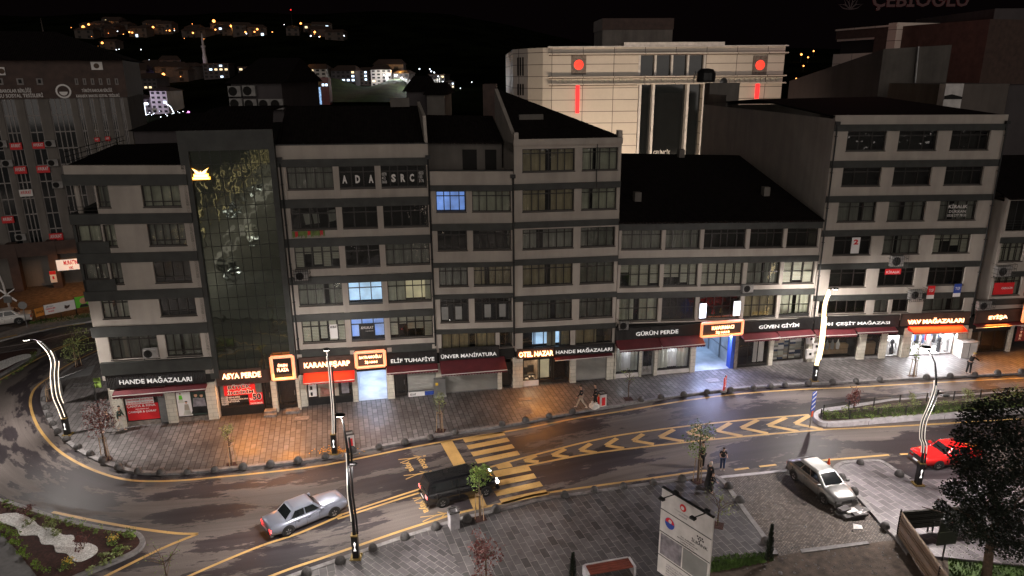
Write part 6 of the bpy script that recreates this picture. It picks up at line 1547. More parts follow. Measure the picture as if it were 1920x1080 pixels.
    xf, xb = st[-1][0], st[0][0]; hf = st[-2][1]; hb = st[1][1]; zf = st[-2][3]; zk = st[1][3]
    bmat = 'chrome' if chrome else paint
    q = MB(); q.box(xf - .12, xf + .05, -hf * .97, hf * .97, .26, .44); q.build('front_bumper', bmat, t_); q = MB(); q.box(xb - .05, xb + .12, -hb * .97, hb * .97, .28, .46); q.build('rear_bumper', bmat, t_)
    q = MB(); q.box(xf - .06, xf + .02, -hf * .42, hf * .42, .46, zf - .12); q.build('grille', 'plastic_black', t_)
    for sy in (1, -1):
        y0, y1 = sorted((sy * hf * .5, sy * hf * .93)); q = MB(); q.box(xf - .14, xf + .012, y0, y1, zf - .27, zf - .12); q.build('headlight', 'head_glow' if lit[0] else 'chrome', t_)
        y0, y1 = sorted((sy * hb * .6, sy * hb * .95)); q = MB(); q.box(xb - .015, xb + .1, y0, y1, zk - .32, zk - .14); q.build('tail_light', 'tail_glow' if lit[1] else 'awning_bright', t_)
        q = MB(); x0 = xw0 - .2; yy = sy * (max(s_[1] for s_ in st)); q.box(x0 - .07, x0 + .07, min(yy, yy + sy * .17), max(yy, yy + sy * .17), zb + .02, zb + .14); q.build('door_mirror', paint, t_)
        hw = max(s_[1] for s_ in st) + .003
        for xx in (xw0 - .35, (xw0 + xr0) / 2 + .05, xr0 + .55):
            q = MB(); q.box(xx - .006, xx + .006, min(sy * hw, sy * (hw - .06)), max(sy * hw, sy * (hw - .06)), .32, zb - .12); q.build('door_seam', 'plastic_black', t_)
        for xx in ((xw0 + xr0) / 2 + .2, xr0 + .75):
            q = MB(); q.box(xx - .07, xx + .07, min(sy * hw, sy * (hw + .02)), max(sy * hw, sy * (hw + .02)), zb - .2, zb - .17); q.build('door_handle', 'plastic_black', t_)
    q = MB(); q.box(xf + .05, xf + .06, -.26, .26, .3, .41); q.build('number_plate', 'white_print', t_); q = MB(); q.box(xb - .06, xb - .05, -.26, .26, .5, .61); q.build('number_plate', 'white_print', t_)
    return t_
gh_off = [0.0]
hatch = [(-2.1, .62, .38, .72), (-2.05, .76, .28, .9), (-1.7, .83, .2, .98), (-.9, .85, .18, .96), (.2, .85, .18, .94), (1.0, .85, .18, .93), (1.5, .82, .2, .86), (1.95, .74, .24, .74), (2.1, .6, .32, .62)]
car('parked_car', 'silver hatchback parked on the cobbled bay', Vector((16.85, 34.15, 0)), R(-74), 'paint_silver', hatch, (1.15, .35, -1.2, -1.98, .76, .6, .95, 1.43), 2.52, .31, [(.03, .34), (.37, .66), (.69, .93)], sc=.96)
saloon = [(-2.35, .66, .36, .74), (-2.28, .78, .28, .84), (-1.6, .85, .2, .88), (-.8, .87, .18, .9), (.3, .87, .18, .9), (1.1, .86, .18, .88), (1.9, .82, .2, .84), (2.25, .78, .24, .78), (2.35, .68, .34, .68)]
car('silver_sedan', 'silver old sedan driving on the near lane with its red tail lights lit', Vector((-10.75, 31.75, 0)), R(39), 'paint_grey', saloon, (.85, .3, -.95, -1.5, .77, .62, .89, 1.40), 2.8, .32, [(.04, .46), (.5, .92)], lit=(0, 1), chrome=True, sc=.88)
van = [(-2.3, .76, .4, .95), (-2.26, .86, .28, 1.05), (-1.6, .9, .22, 1.1), (-.6, .92, .2, 1.1), (.6, .92, .2, 1.08), (1.3, .9, .2, 1.03), (1.95, .84, .24, .93), (2.25, .72, .34, .78)]
car('black_van', 'black van with headlights on rolling over the zebra crossing', Vector((-2.95, 33.95, 0)), R(24), 'paint_black', van, (1.45, .75, -2.05, -2.25, .84, .70, 1.08, 1.66), 2.75, .33, [(.03, .33), (.36, .66), (.69, .96)], lit=(1, 1), cat='van', sc=.9)
old = [(-2.15, .6, .4, .78), (-2.08, .74, .3, .86), (-1.4, .8, .22, .9), (-.6, .82, .2, .9), (.4, .82, .2, .9), (1.2, .81, .22, .9), (1.85, .78, .25, .86), (2.08, .76, .3, .84), (2.15, .7, .38, .76)]
car('red_car', 'bright red old sedan parked behind the S-curved lamp, half hidden by the big tree', Vector((25.45, 36.95, 0)), R(189), 'paint_red', old, (.8, .35, -.75, -1.25, .74, .6, .9, 1.36), 2.45, .3, [(.04, .46), (.5, .92)], chrome=True, sc=.92)
wc = (G(-5, 617) + G(58, 598)) / 2
car('white_car', 'white sedan with a lit headlight waiting at the far left edge', Vector((-47.6, 62.6, 0)), R(-105 - 45), 'paint_white', saloon, (.95, .4, -1.0, -1.6, .77, .62, .89, 1.44), 2.7, .32, [(.04, .46), (.5, .92)], lit=(1, 0))
p = G(188, 612); car('small_red_car', 'small dark red car with lit headlights peeping out behind the corner block', Vector((p.x + 1.9, p.y + .6, 0)), R(200), 'paint_red', hatch, (1.15, .35, -1.45, -1.98, .76, .6, .95, 1.43), 2.52, .31, [(.03, .34), (.37, .66), (.69, .93)], lit=(1, 0))
bk = [Vector((-24 + 1.7 * k, -1 - 10.5 * k, 0)) for k in range(11)]
q = ribbon(bk, 9, .02); struct(q.build('street_behind', 'asphalt_plain')); q = ribbon(offset_line(bk, 3.9), .3, .03); struct(q.build('street_behind_line', 'paint_yellow')); q = ribbon(offset_line(bk, -3.9), .8, .14); struct(q.build('street_behind_kerb', 'kerb_white'))
for k, (x, y, a) in enumerate(((-18.5, 4, 80), (-15.5, -14, 85), (-17, -36, 95), (-12, -60, 98))): car('oncoming_car', 'car with lit headlights on the street behind the viewer, mirrored in the glass front', Vector((x, y, 0)), R(a), ['paint_black', 'paint_white', 'paint_grey', 'paint_black'][k], hatch, (1.15, .35, -1.45, -1.98, .76, .6, .95, 1.43), 2.52, .31, [(.03, .34), (.37, .66), (.69, .93)], lit=(1, 0))['group'] = 'cars mirrored in the glass front'
# beams of the black van on the crossing
v = bpy.data.objects['black_van']
for sy in (.62, -.62):
    spot(v, (2.35, sy, .78), 130, 50, (1, .95, .9), .05, .6, (1, 0, -.14), 'headlight_beam')

# ------------------------------------------------------------------ people
def skinned(name, verts, edges, mat, parent, root=0, sub=1):
    me = bpy.data.meshes.new(name); me.from_pydata([v for v, r in verts], edges, [])
    o = bpy.data.objects.new(name, me); C.objects.link(o)
    md_ = o.modifiers.new('s', 'SKIN'); sl = me.skin_vertices[0].data if me.skin_vertices else None
    if sl is None:
        import bmesh
        bm2 = bmesh.new(); bm2.from_mesh(me); bm2.verts.layers.skin.verify(); bm2.to_mesh(me); bm2.free(); sl = me.skin_vertices[0].data
    for k, (v_, r) in enumerate(verts):
        sl[k].radius = r if isinstance(r, tuple) else (r, r); sl[k].use_root = (k == root)
    md_.use_smooth_shade = True
    if sub: o.modifiers.new('u', 'SUBSURF').levels = sub; o.modifiers[-1].render_levels = sub
    dg = bpy.context.evaluated_depsgraph_get(); m2 = bpy.data.meshes.new_from_object(o.evaluated_get(dg))
    bpy.data.objects.remove(o); bpy.data.meshes.remove(me)
    m2.name = name; m2.materials.clear(); m2.materials.append(MATS[mat])
    o = bpy.data.objects.new(name, m2); C.objects.link(o); o.parent = parent
    for p_ in m2.polygons: p_.use_smooth = True
    return o
def person(label, px, py, face, h=1.72, z=.12, top='cloth_black', legs='cloth_jeans', stride=.0, arm=(.15, -.15), elbow=(.3, .3), lean=0.0, bow=0.0, hair='hair_dark', hat=None, robe=None, scarf=None, bare_arms=False, shoes='cloth_white'):
    p = G(px, py, z); t_ = thing('person', label, 'person', p, face); s = h / 1.75
    V = lambda x, y, z_: Vector((x * s, y * s, z_ * s))
    fwd = math.sin(lean)
    pel = V(0, 0, .95); ch = V(0, .33 * fwd, .95 + .33 * math.cos(lean)); nk = V(0, .52 * fwd, .95 + .52 * math.cos(lean)); hd = nk + V(0, .05 + .10 * math.sin(bow), .13 * math.cos(bow) + .02)
    J = {}
    for sd, sg in (('L', -1), ('R', 1)):
        st_ = stride * sg; hip = pel + V(.09 * sg, 0, -.04)
        knee = hip + V(.01 * sg, .44 * math.sin(st_), -.44 * math.cos(st_)); kb = abs(stride) * .9 if st_ < 0 else .05
        ank = knee + V(0, .43 * math.sin(st_ - kb), -.43 * math.cos(st_ - kb)); 
        if not stride: ank = V(.1 * sg, 0, .07)
        toe = ank + V(.01 * sg, .15, -.03); sh = nk + V(.185 * sg, 0, -.07)
        ai = 0 if sg < 0 else 1; ua = arm[ai]; el = sh + V(.05 * sg, .28 * math.sin(ua), -.28 * math.cos(ua)); fa_ = ua + elbow[ai]; wr_ = el + V(-.02 * sg, .25 * math.sin(fa_), -.25 * math.cos(fa_))
        J[sd] = (hip, knee, ank, toe, sh, el, wr_, fa_)
    mn = min(J['L'][2].z, J['R'][2].z) - .07 * s
    # body: torso, limbs, hands in one surface
    vs = [(pel, (.14 * s, .10 * s)), (ch, (.15 * s, .10 * s)), (nk, .055 * s), (hd - V(0, 0, .03), (.07 * s, .08 * s)), (hd + V(0, 0, .1), (.065 * s, .08 * s))]; es = [(0, 1), (1, 2), (2, 3), (3, 4)]
    def addv(v_, r, par): vs.append((v_, r)); es.append((par, len(vs) - 1)); return len(vs) - 1
    addv(hd + V(0, .1, .02), .015 * s, 3)
    for sd, sg in (('L', -1), ('R', 1)):
        hip, knee, ank, toe, sh, el, wr_, fa_ = J[sd]
        a = addv(hip, .085 * s, 0); a = addv(knee, .055 * s, a); a = addv(ank, .038 * s, a); addv(toe, .03 * s, a)
        a = addv(sh, .05 * s, 1); a = addv(el, .038 * s, a); a = addv(wr_, .024 * s, a)
        dv = Vector((0, math.sin(fa_), -math.cos(fa_))); pm = addv(wr_ + dv * .06 * s, (.034 * s, .018 * s), a)
        fl = Vector((0, math.cos(fa_), math.sin(fa_)))
        for f_, (dx, L) in enumerate(((-.026, .07), (-.009, .082), (.009, .078), (.026, .06))):
            b_ = wr_ + dv * .09 * s + Vector((dx * s, 0, 0)); k_ = addv(b_, .009 * s, pm); k_ = addv(b_ + (dv * .6 + fl * .25) * L * s, .008 * s, k_); addv(b_ + (dv * .9 + fl * .6) * L * s, .006 * s, k_)
        b_ = wr_ + dv * .035 * s; k_ = addv(b_ + Vector((-sg * .035 * s, .0, 0)) + fl * .01, .01 * s, pm); addv(b_ + Vector((-sg * .05 * s, 0, 0)) + dv * .04 * s + fl * .02, .008 * s, k_)
    skinned('body', vs, es, 'skin', t_)
    # clothes
    vs = [(pel + V(0, 0, -.02), (.155 * s, .12 * s)), (ch, (.175 * s, .12 * s)), (nk - V(0, 0, .03), (.09 * s, .075 * s))]; es = [(0, 1), (1, 2)]
    for sd in 'LR':
        hip, knee, ank, toe, sh, el, wr_, fa_ = J[sd]; a = addv(sh, .068 * s, 1); a = addv(sh + (el - sh) * (.6 if bare_arms else 1), .056 * s, a)
        if not bare_arms: addv(wr_ - (wr_ - el) * .06, .042 * s, a)
    skinned('top', vs, es, top, t_)
    if robe:
        q = MB(); q.lathe([(.30 * s, .04), (.27 * s, .35 * s), (.21 * s, .7 * s), (.18 * s, .95 * s), (.16 * s, 1.2 * s)], 14); q.v = [(x * (1 + .04 * math.sin(9 * math.atan2(y, x))), y * .85, z_) for x, y, z_ in q.v]; q.build('robe', robe, t_, smooth=True)
    else:
        vs = [(pel + V(0, 0, .02), (.155 * s, .115 * s))]; es = []
        for sd in 'LR':
            hip, knee, ank, toe, sh, el, wr_, fa_ = J[sd]; a = addv(hip, .1 * s, 0); a = addv(knee, .075 * s, a); addv(ank + V(0, 0, .03), .06 * s, a)
        skinned('trousers', vs, es, legs, t_)
    for sd in 'LR':
        hip, knee, ank, toe, *_r2 = J[sd]; skinned('shoe', [(ank + V(0, -.04, -.03), .042 * s), (toe + V(0, .02, .0), .035 * s)], [(0, 1)], shoes, t_)
    q = MB(); n = 12
    for i in range(6):
        a = PI / 2 * i / 5
        for j in range(n):
            q.v.append((.083 * s * math.cos(a) * math.cos(2 * PI * j / n), .098 * s * math.cos(a) * math.sin(2 * PI * j / n) - .012 * s, .085 * s * math.sin(a)))
    for i in range(5):
        for j in range(n): q.f.append([i * n + j, i * n + (j + 1) % n, (i + 1) * n + (j + 1) % n, (i + 1) * n + j]); q.m.append(0)
    q.v = [(x + hd.x, y + hd.y - .005, z_ + hd.z + .055 * s) for x, y, z_ in q.v]
    if scarf:
        skinned('headscarf', [(hd + V(0, -.015, .06), (.098 * s, .11 * s)), (hd + V(0, -.02, -.03), (.095 * s, .1 * s)), (nk + V(0, -.01, -.02), (.13 * s, .1 * s))], [(0, 1), (1, 2)], scarf, t_)
    else: q.build('hat' if hat else 'hair', hat or hair, t_, smooth=True)
    if hat:
        b2 = MB(); b2.lathe([(.02, 0), (.14 * s, .0), (.14 * s, .015), (.02, .02)], 14, (hd.x, hd.y)); b2.v = [(x, y, z_ + hd.z + .06 * s) for x, y, z_ in b2.v]; b2.build('hat_brim', hat, t_)
    q = MB()
    for sg in (-1, 1): q.box(hd.x + sg * .03 * s - .01, hd.x + sg * .03 * s + .01, hd.y + .07 * s, hd.y + .08 * s, hd.z + .045 * s, hd.z + .055 * s)
    q.build('eyes', 'black_print', t_)
    if stride: t_.location.z -= mn
    return t_
person('person in black top and pale trousers striding left past the corner shop', 207, 812, R(100), top='cloth_black', legs='cloth_grey', stride=.5, arm=(.5, -.4))
person('person in dark green top and white trousers strolling by the red sale poster', 229, 806, R(-80), top='cloth_green', legs='cloth_white', stride=.25, arm=(.2, -.2))
person('person in black top and beige trousers walking left on the orange-lit pavement', 1089, 765, R(80), top='cloth_black', legs='cloth_beige', stride=.38, arm=(.35, -.3))
bagp = person('person all in black carrying a white bag beside the red litter bin', 1116, 763, R(70), top='cloth_black', legs='cloth_black', stride=.22, arm=(.1, -.1), shoes='cloth_black')
person('person in dark clothes and yellow hat bending on the pavement near the right edge', 1815, 701, R(-70), z=.14, top='cloth_black', legs='cloth_black', hat='hat_yellow', lean=.45, bow=.5, arm=(1.2, .9), elbow=(.1, .2), stride=.08)
person('person in dark clothes standing half behind the leafy tree at the plaza tip', 1316, 878, R(40), z=0, top='cloth_black', legs='cloth_black', arm=(.1, .1))
person('woman in a long black robe and light headscarf at the plaza tip', 1329, 914, R(-60), h=1.66, top='cloth_black', robe='cloth_black', scarf='cloth_beige', arm=(.3, .1), shoes='cloth_black')
person('child in dark clothes and white shoes standing beside the woman in the robe', 1334, 924, R(-120), h=1.28, top='cloth_black', legs='cloth_black', arm=(.2, .5), elbow=(.6, .9))
person('youth in dark tee and jeans looking at his hands on the road edge', 1354, 881, R(170), h=1.5, z=0, top='cloth_black', legs='cloth_jeans', arm=(.3, .3), elbow=(1.4, 1.4), bow=.4, bare_arms=True)

# ------------------------------------------------------------------ street furniture
def litter_bin(label, px, py, z=.12, red=False):
    p = G(px, py, z); t_ = thing('litter_bin', label, 'litter bin', p, R(22)); q = MB()
    for x0, x1, y0, y1 in ((-.24, .24, -.24, -.2), (-.24, .24, .2, .24), (-.24, -.2, -.2, .2), (.2, .24, -.2, .2)): q.box(x0, x1, y0, y1, 0, .92)
    q.build('casing', 'kerb_white' if not red else 'white_trim', t_); q = MB(); q.box(-.2, .2, -.2, .2, .05, .7); q.build('liner', 'room_dark', t_)
    q = MB(); q.box(-.27, .27, -.27, -.2, .92, 1.0); q.box(-.27, .27, .2, .27, .92, 1.0); q.box(-.27, -.2, -.2, .2, .92, 1.0); q.box(.2, .27, -.2, .2, .92, 1.0); q.build('rim', 'bollard_stone', t_)
    if red:
        q = MB(); q.box(-.13, .13, -.26, -.241, .1, .7); q.box(-.26, -.241, -.13, .13, .1, .7); q.build('front_panel', 'red_print', t_)
litter_bin('square pale stone litter bin on the near kerb below the black van', 851, 988); litter_bin('red and white litter bin beside the person in black on the far pavement', 1128, 760, red=True); litter_bin('litter bin with red panel just behind the straight silver-white lamp', 657, 838, red=True)
for k, (x, y) in enumerate(((1110, 764), (1118, 765), (1114, 767))):
    p = G(x, y, .12); t_ = thing('rubbish_bag', ['white rubbish bag left in the heap by the red litter bin', 'white rubbish bag closest to the red litter bin', 'white rubbish bag in front of the heap by the kerb'][k], 'bag', p); q = MB(); q.lathe([(.16, 0), (.24, .08), (.22, .22), (.1, .34), (.05, .38), (.09, .45)], 9); q.v = [(a + rnd.uniform(-.02, .02), b_ + rnd.uniform(-.02, .02), c_) for a, b_, c_ in q.v]; q.build('bag', 'cloth_white', t_, smooth=True)
# red folding sign and arrow sign
p = G(1358, 733, .13); t_ = thing('folding_sign', 'red folding advertising board at the far kerb', 'sign', p, R(60)); q = MB(); q.box(-.3, .3, -.03, .03, .15, 1.1); q.build('board', 'red_print', t_); q = MB(); q.box(-.34, .34, -.2, .2, 0, .15); q.box(-.06, .06, -.04, .04, 1.1, 1.25); q.build('foot', 'concrete', t_)
for k in range(4): text(['FIRSAT', 'PERDE', 'TÜL', 'STOR'][k], -.2, .2, .9 - .2 * k, 1.0 - .2 * k, -.035, 'white_print', t_, 'lettering', .004)
p = G(1518.5, 800, .0); t_ = thing('arrow_sign', 'tall blue and white chevron sign at the left tip of the median', 'sign', p, R(35)); q = MB(); q.tube([(0, 0, 0), (0, 0, 2.4)], .035, 6); q.build('pole', 'metal_grey', t_)
q = MB(); q.box(-.22, .22, -.06, -.03, 1.15, 2.5); q.build('board', 'blue_print', t_)
q = MB()
for k in range(4):
    z = 1.25 + .33 * k; q.add([(-.2, -.065, z), (.2, -.065, z + .16), (.2, -.065, z + .26), (-.2, -.065, z + .1)], [(0, 1, 2, 3)])
q.build('white_stripes', 'white_print', t_); q = MB(); q.box(-.08, .08, -.06, -.03, .75, 1.12); q.build('reflector', 'cone_orange', t_)
p = G(1552, 881, .0); t_ = thing('traffic_cone', 'orange and white traffic cone behind the silver hatchback', 'traffic cone', p); q = MB(); q.box(-.2, .2, -.2, .2, 0, .04); q.build('base', 'cone_orange', t_); q = MB(); q.lathe([(.15, .04), (.03, .75)], 14); q.build('cone', 'cone_orange', t_); q = MB(); q.lathe([(.118, .25), (.09, .4)], 14); q.build('stripe', 'white_print', t_)
# pile of pavers and debris
p = G(1600, 968, .0); t_ = thing('paver_pile', 'untidy pile of dark paving slabs in front of the silver hatchback', 'pile of slabs', p, R(15)); rr = random.Random(3)
for k in range(16):
    x, y = rr.uniform(-.6, .6), rr.uniform(-.45, .45); z = .1 * (k // 5); a = rr.uniform(-.3, .3); q = MB(); q.box(-.3, .3, -.18, .18, 0, .09); ca, sa = math.cos(a), math.sin(a); q.v = [(u_ * ca - v_ * sa + x, u_ * sa + v_ * ca + y, w_ + z + u_ * rr.uniform(-.02, .02)) for u_, v_, w_ in q.v]; q.build('slab', 'granite_dark' if k not in (11, 14) else 'white_print', t_)
p = G(1607, 989, .0); t_ = thing('paper_scrap', 'crumpled white sheet lying below the pile of slabs', 'litter', p); q = MB(); q.add([(-.25, -.15, .02), (.2, -.2, .05), (.3, .15, .02), (-.1, .25, .06), (0, 0, .1)], [(0, 1, 4), (1, 2, 4), (2, 3, 4), (3, 0, 4)]); q.build('sheet', 'white_print', t_)
q = MB(); rr = random.Random(9)
for k in range(420):
    x, y = rr.uniform(1380, 1690), rr.uniform(930, 1075); p = G(x, y, .012); s_ = rr.uniform(.02, .09) * (1.4 if k < 30 else .7); a = rr.uniform(0, PI); ca, sa = math.cos(a) * s_, math.sin(a) * s_
    q.add([(p.x - ca, p.y - sa, .01), (p.x + sa, p.y - ca, .01), (p.x + ca, p.y + sa, .02), (p.x - sa, p.y + ca, .015), (p.x, p.y, s_ * .9)], [(0, 1, 4), (1, 2, 4), (2, 3, 4), (3, 0, 4)])
tag(q.build('rubble', 'kerb_stone'), 'loose stone chips scattered over the bare earth and cobbles', 'rubble', kind='stuff')
q = MB()
for k in range(150):
    a = rr.uniform(0, 2 * PI); rd = abs(rr.gauss(0, .55)); p = G(632, 846, .125); x, y = p.x + math.cos(a) * rd * 1.5, p.y + math.sin(a) * rd * .6; s_ = .05; q.add([(x - s_, y, .128), (x, y - s_, .13), (x + s_, y, .14), (x, y + s_, .15)], [(0, 1, 2, 3)])
tag(q.build('fallen_leaves', 'litter_orange'), 'fallen orange leaves around the foot of the straight street lamp', 'leaves', kind='stuff')
# bench
p = G(1142, 1078, .12); t_ = thing('park_bench', 'low red-slatted bench with pale ends at the bottom edge of the plaza', 'bench', p, R(14)); q = MB()
for k in range(4): q.box(-1.05, 1.05, -.3 + .16 * k, -.17 + .16 * k, .42, .47)
q.build('seat', 'bench_wood', t_)
for sx in (-1, 1): q = MB(); q.box(min(sx * 1.05, sx * 1.16), max(sx * 1.05, sx * 1.16), -.36, .36, 0, .5); q.build('end_panel', 'kerb_white', t_)
q = MB(); q.box(-1.05, 1.05, .34, .4, .3, .5); q.build('rear_rail', 'kerb_white', t_)
# project board
tl = Vector((6.37, 26.64, 0)); tr = Vector((7.96, 24.41, 0)); ang = math.atan2(tr.y - tl.y, tr.x - tl.x)
t_ = thing('project_board', 'large white municipal project board standing on the plaza at the bottom', 'sign', (tl.x, tl.y, .12), ang)
q = MB(); q.box(0, 2.74, 0, .08, .65, 4.88); q.build('board', 'white_trim', t_)
for z in (3.85, 2.75, 1.55): q = MB(); q.box(0, 2.74, -.01, 0, z, z + .035); q.build('divider', 'steel_dark', t_)
q = MB(); q.box(-.0, 2.74, -.02, .1, 4.88, 4.93); q.build('top_edge', 'steel_dark', t_)
for x in (.25, 2.45): q = MB(); q.box(x, x + .1, .08, .18, -.1, 4.6); q.build('post', 'steel_dark', t_)
for x in (.7, 2.35):
    q = MB(); q.tube([(x, .05, 4.9), (x - .0, -.75, 5.0)], .025, 6); l_ = q.build('lamp_arm', 'steel_dark', t_); q = MB(); q.box(x - .12, x + .12, -.86, -.7, 4.95, 5.04); q.build('floodlight', 'steel_dark', l_); q = MB(); q.box(x - .1, x + .1, -.0, .14, 4.94, 5.04); q.build('arm_block', 'steel_dark', l_)
def blob_disc(t_, x, z, r, mat, y=-.012, a0=0, a1=2 * PI, nm='printed_emblem'):
    q = MB(); n = 18; q.add([(x, y, z)] + [(x + r * math.cos(a0 + (a1 - a0) * k / n), y, z + r * math.sin(a0 + (a1 - a0) * k / n)) for k in range(n + 1)], [(0, k + 1, k + 2) for k in range(n)]); return q.build(nm, mat, t_)
blob_disc(t_, 1.2, 4.52, .17, 'red_print'); blob_disc(t_, 1.18, 4.5, .09, 'white_trim', -.015)
text('T.C. ÇEVRE VE ŞEHİRCİLİK', .75, 1.7, 4.2, 4.28, -.012, 'grey_print', t_, 'lettering', .004); text('BAKANLIĞI', 1.0, 1.45, 4.07, 4.14, -.012, 'grey_print', t_, 'lettering', .004)
blob_disc(t_, .55, 3.4, .27, 'blue_print'); blob_disc(t_, .55, 3.42, .24, 'red_print', -.015, 0, PI); blob_disc(t_, .57, 3.5, .09, 'white_trim', -.018)
for k in range(7): blob_disc(t_, 2.05 + .12 * (k % 3) + .05 * (k // 3), 3.65 - .1 * (k // 3), .045, 'steel_dark', nm='printed_grapes')
text('İLBANK', 1.75, 2.6, 3.25, 3.45, -.012, 'black_print', t_, 'lettering', .004, .01)
for k, s_ in enumerate(['T.C. KARABÜK', 'BELEDİYE BAŞKANLIĞI', 'YAĞMUR SUYU', 'VE YOL DÜZENLEME', 'YAPIM İŞİ']):
    w_ = [.75, 1.1, .75, 1.05, .6][k]; text(s_, 1.55 - w_ / 2, 1.55 + w_ / 2, 3.22 - .115 * k - .12, 3.29 - .115 * k - .12, -.012, 'black_print', t_, 'lettering', .004, .01)
panel(t_, .1, 1.28, -.002, 1.66, 2.68, 'grey_print', 'printed_photo'); panel(t_, 1.36, 2.64, -.002, 1.66, 2.68, 'curtain_grey', 'printed_photo')
for k in range(5): text(['YÜKLENİCİ FİRMA', 'İŞİN BEDELİ', 'YER TESLİM TARİHİ', 'İŞİN SÜRESİ', 'KONTROLLÜK'][k], .5, 1.6, 1.3 - .12 * k, 1.37 - .12 * k, -.012, 'grey_print', t_, 'lettering', .004)
# corrugated site fence
t_ = thing('site_fence', 'corrugated metal site fence running out of the picture at the bottom right', 'fence', (18.93, 29.95, 0), 0)
def sheetwall(p0, p1, z0, z1, mat, nm, par, amp=.03, rows=10):
    q = MB(); a, b_ = Vector(p0), Vector(p1); d = (b_ - a).normalized(); nn = Vector((d.y, -d.x, 0)); n = rows * 4
    for k in range(n + 1):
        z = z0 + (z1 - z0) * k / n; o_ = nn * (amp * (1 if (k // 2) % 2 else -1)); q.v += [(a.x + o_.x, a.y + o_.y, z), (b_.x + o_.x, b_.y + o_.y, z)]
    for k in range(n): q.f.append([2 * k, 2 * k + 1, 2 * k + 3, 2 * k + 2]); q.m.append(0)
    q.build(nm, mat, par)
sheetwall((0, 0, 0), (-.85, -8.5, 0), .05, 1.42, 'corrugated_sheet', 'side_sheet', t_); sheetwall((.05, .05, 0), (4.6, .55, 0), .35, 1.42, 'corrugated_dark', 'rear_sheet', t_)
for x, y in ((0, 0), (1.6, .2), (1.85, .22), (3.4, .42), (4.6, .55), (-.4, -4)): q = MB(); q.box(x - .03, x + .03, y + .02, y + .08, 0, 1.55 if x == 0 else 1.4); q.build('post', 'steel_dark', t_)
p = G(1768, 1052); t_ = thing('back_of_sign', 'dark blank sign board on a post between the site fence and the big tree', 'sign', p, R(8)); q = MB(); q.box(-.5, .5, 0, .04, .9, 2.3); q.build('board', 'band', t_); q = MB(); q.tube([(0, .06, 0), (0, .06, 2.3)], .04, 6); q.build('post', 'steel_dark', t_); q = MB(); q.box(-.45, .45, -.01, -.001, 1.58, 1.61); q.build('seam', 'metal_grey', t_)
# bicycle shelter / canopy left of the corner shop
p = G(188, 772, .12); t_ = thing('canopy', 'slanting framed canopy on posts left of the corner shop', 'canopy', p, FA); q = MB(); q.add([(-.2, 1.2, 3.0), (-2.6, -.2, 2.6), (-2.5, -.2, 2.55), (0, -.4, 2.9)], [(0, 1, 2, 3)]); q.box(-1.4, .1, -.55, -.5, 2.1, 2.15); q.box(-1.4, .1, .1, .15, 2.1, 2.15)
for k in range(5): q.box(-1.4 + .33 * k, -1.36 + .33 * k, -.5, .1, 2.1, 2.14)
q.build('frame', 'steel_dark', t_); q = MB(); q.tube([(-.1, 0, 0), (-.1, 0, 2.1)], .06, 7); q.build('post', 'steel_dark', t_)
q = MB(); q.box(-.15, .3, .2, .24, 1.7, 2.4); q.build('green_poster', 'leaf_green', t_)
p = G(108, 741, .12); t_ = thing('utility_box', 'small pale utility box behind the double-lit curved lamp', 'cabinet', p, FA); q = MB(); q.box(-.3, .3, -.2, .2, 0, 1.2); q.build('casing', 'concrete', t_); q = MB(); q.box(-.33, .33, -.23, .23, 1.2, 1.26); q.build('lid', 'steel_dark', t_)
p = G(825, 742, .12); t_ = thing('junction_cabinet', 'grey electrical cabinet left of the wide grey roller shutter', 'cabinet', p, FA); q = MB(); q.box(-.4, .4, -.2, .2, .1, 1.35); q.build('casing', 'metal_grey', t_); q = MB(); q.box(-.45, .45, -.25, .25, 0, .1); q.build('plinth', 'concrete', t_); q = MB(); q.box(-.3, -.12, -.21, -.201, .9, 1.1); q.build('warning_label', 'flower_yellow', t_)
# left side: banners, signs, rail crossing
bl = G(64, 607); conv, e, d = facing_plane(bl)
def hanging(p0, p1, z0, z1, mat, label, name='banner'):
    a, b_ = G(*p0), G(*p1); t_ = thing(name, label, 'banner', a, math.atan2(b_.y - a.y, b_.x - a.x)); L = (b_ - a).length; q = MB(); q.box(0, L, -.02, .02, z0, z1); q.build('sheet', mat, t_); q = MB()
    for x in (0, L / 2, L): q = MB(); q.tube([(x, .05, 0), (x, .05, z1 + .1)], .03, 5); q.build('post', 'steel_dark', t_)
    return t_, L
t_, L = hanging((70, 608), (88, 603), .7, 1.5, 'orange_print', 'small orange banner at the left end of the roadside row'); text('SATILIK', .1, L - .1, 1.0, 1.2, -.03, 'black_print', t_, 'lettering', .004)
t_, L = hanging((88, 606), (145, 594), .8, 1.75, 'white_print', 'long white banner with red lettering in the roadside row'); text('HER TÜRLÜ', L * .08, L * .3, 1.5, 1.62, -.03, 'black_print', t_, 'lettering', .004); text('KARBONLAMA', L * .05, L * .36, 1.25, 1.42, -.03, 'red_print', t_, 'lettering', .004, .02); text('BASKISI', L * .12, L * .3, 1.0, 1.15, -.03, 'red_print', t_, 'lettering', .004, .02)
q = MB(); q.add([(L * .64, -.03, 1.1), (L * .7, -.03, 1.0), (L * .8, -.03, 1.1), (L * .84, -.03, 1.35), (L * .74, -.03, 1.3), (L * .66, -.03, 1.4)], [(0, 1, 2, 3, 4, 5)]); q.build('printed_picture', 'brown_clad', t_)
t_, L = hanging((146, 593), (196, 584), .8, 1.9, 'green_print', 'green banner with a smiling bald face in the roadside row'); text('Her', L * .6, L * .85, 1.5, 1.75, -.03, 'black_print', t_, 'lettering', .004, .02); text('Ç', L * .78, L * .86, 1.1, 1.4, -.03, 'black_print', t_, 'lettering', .004, .02)
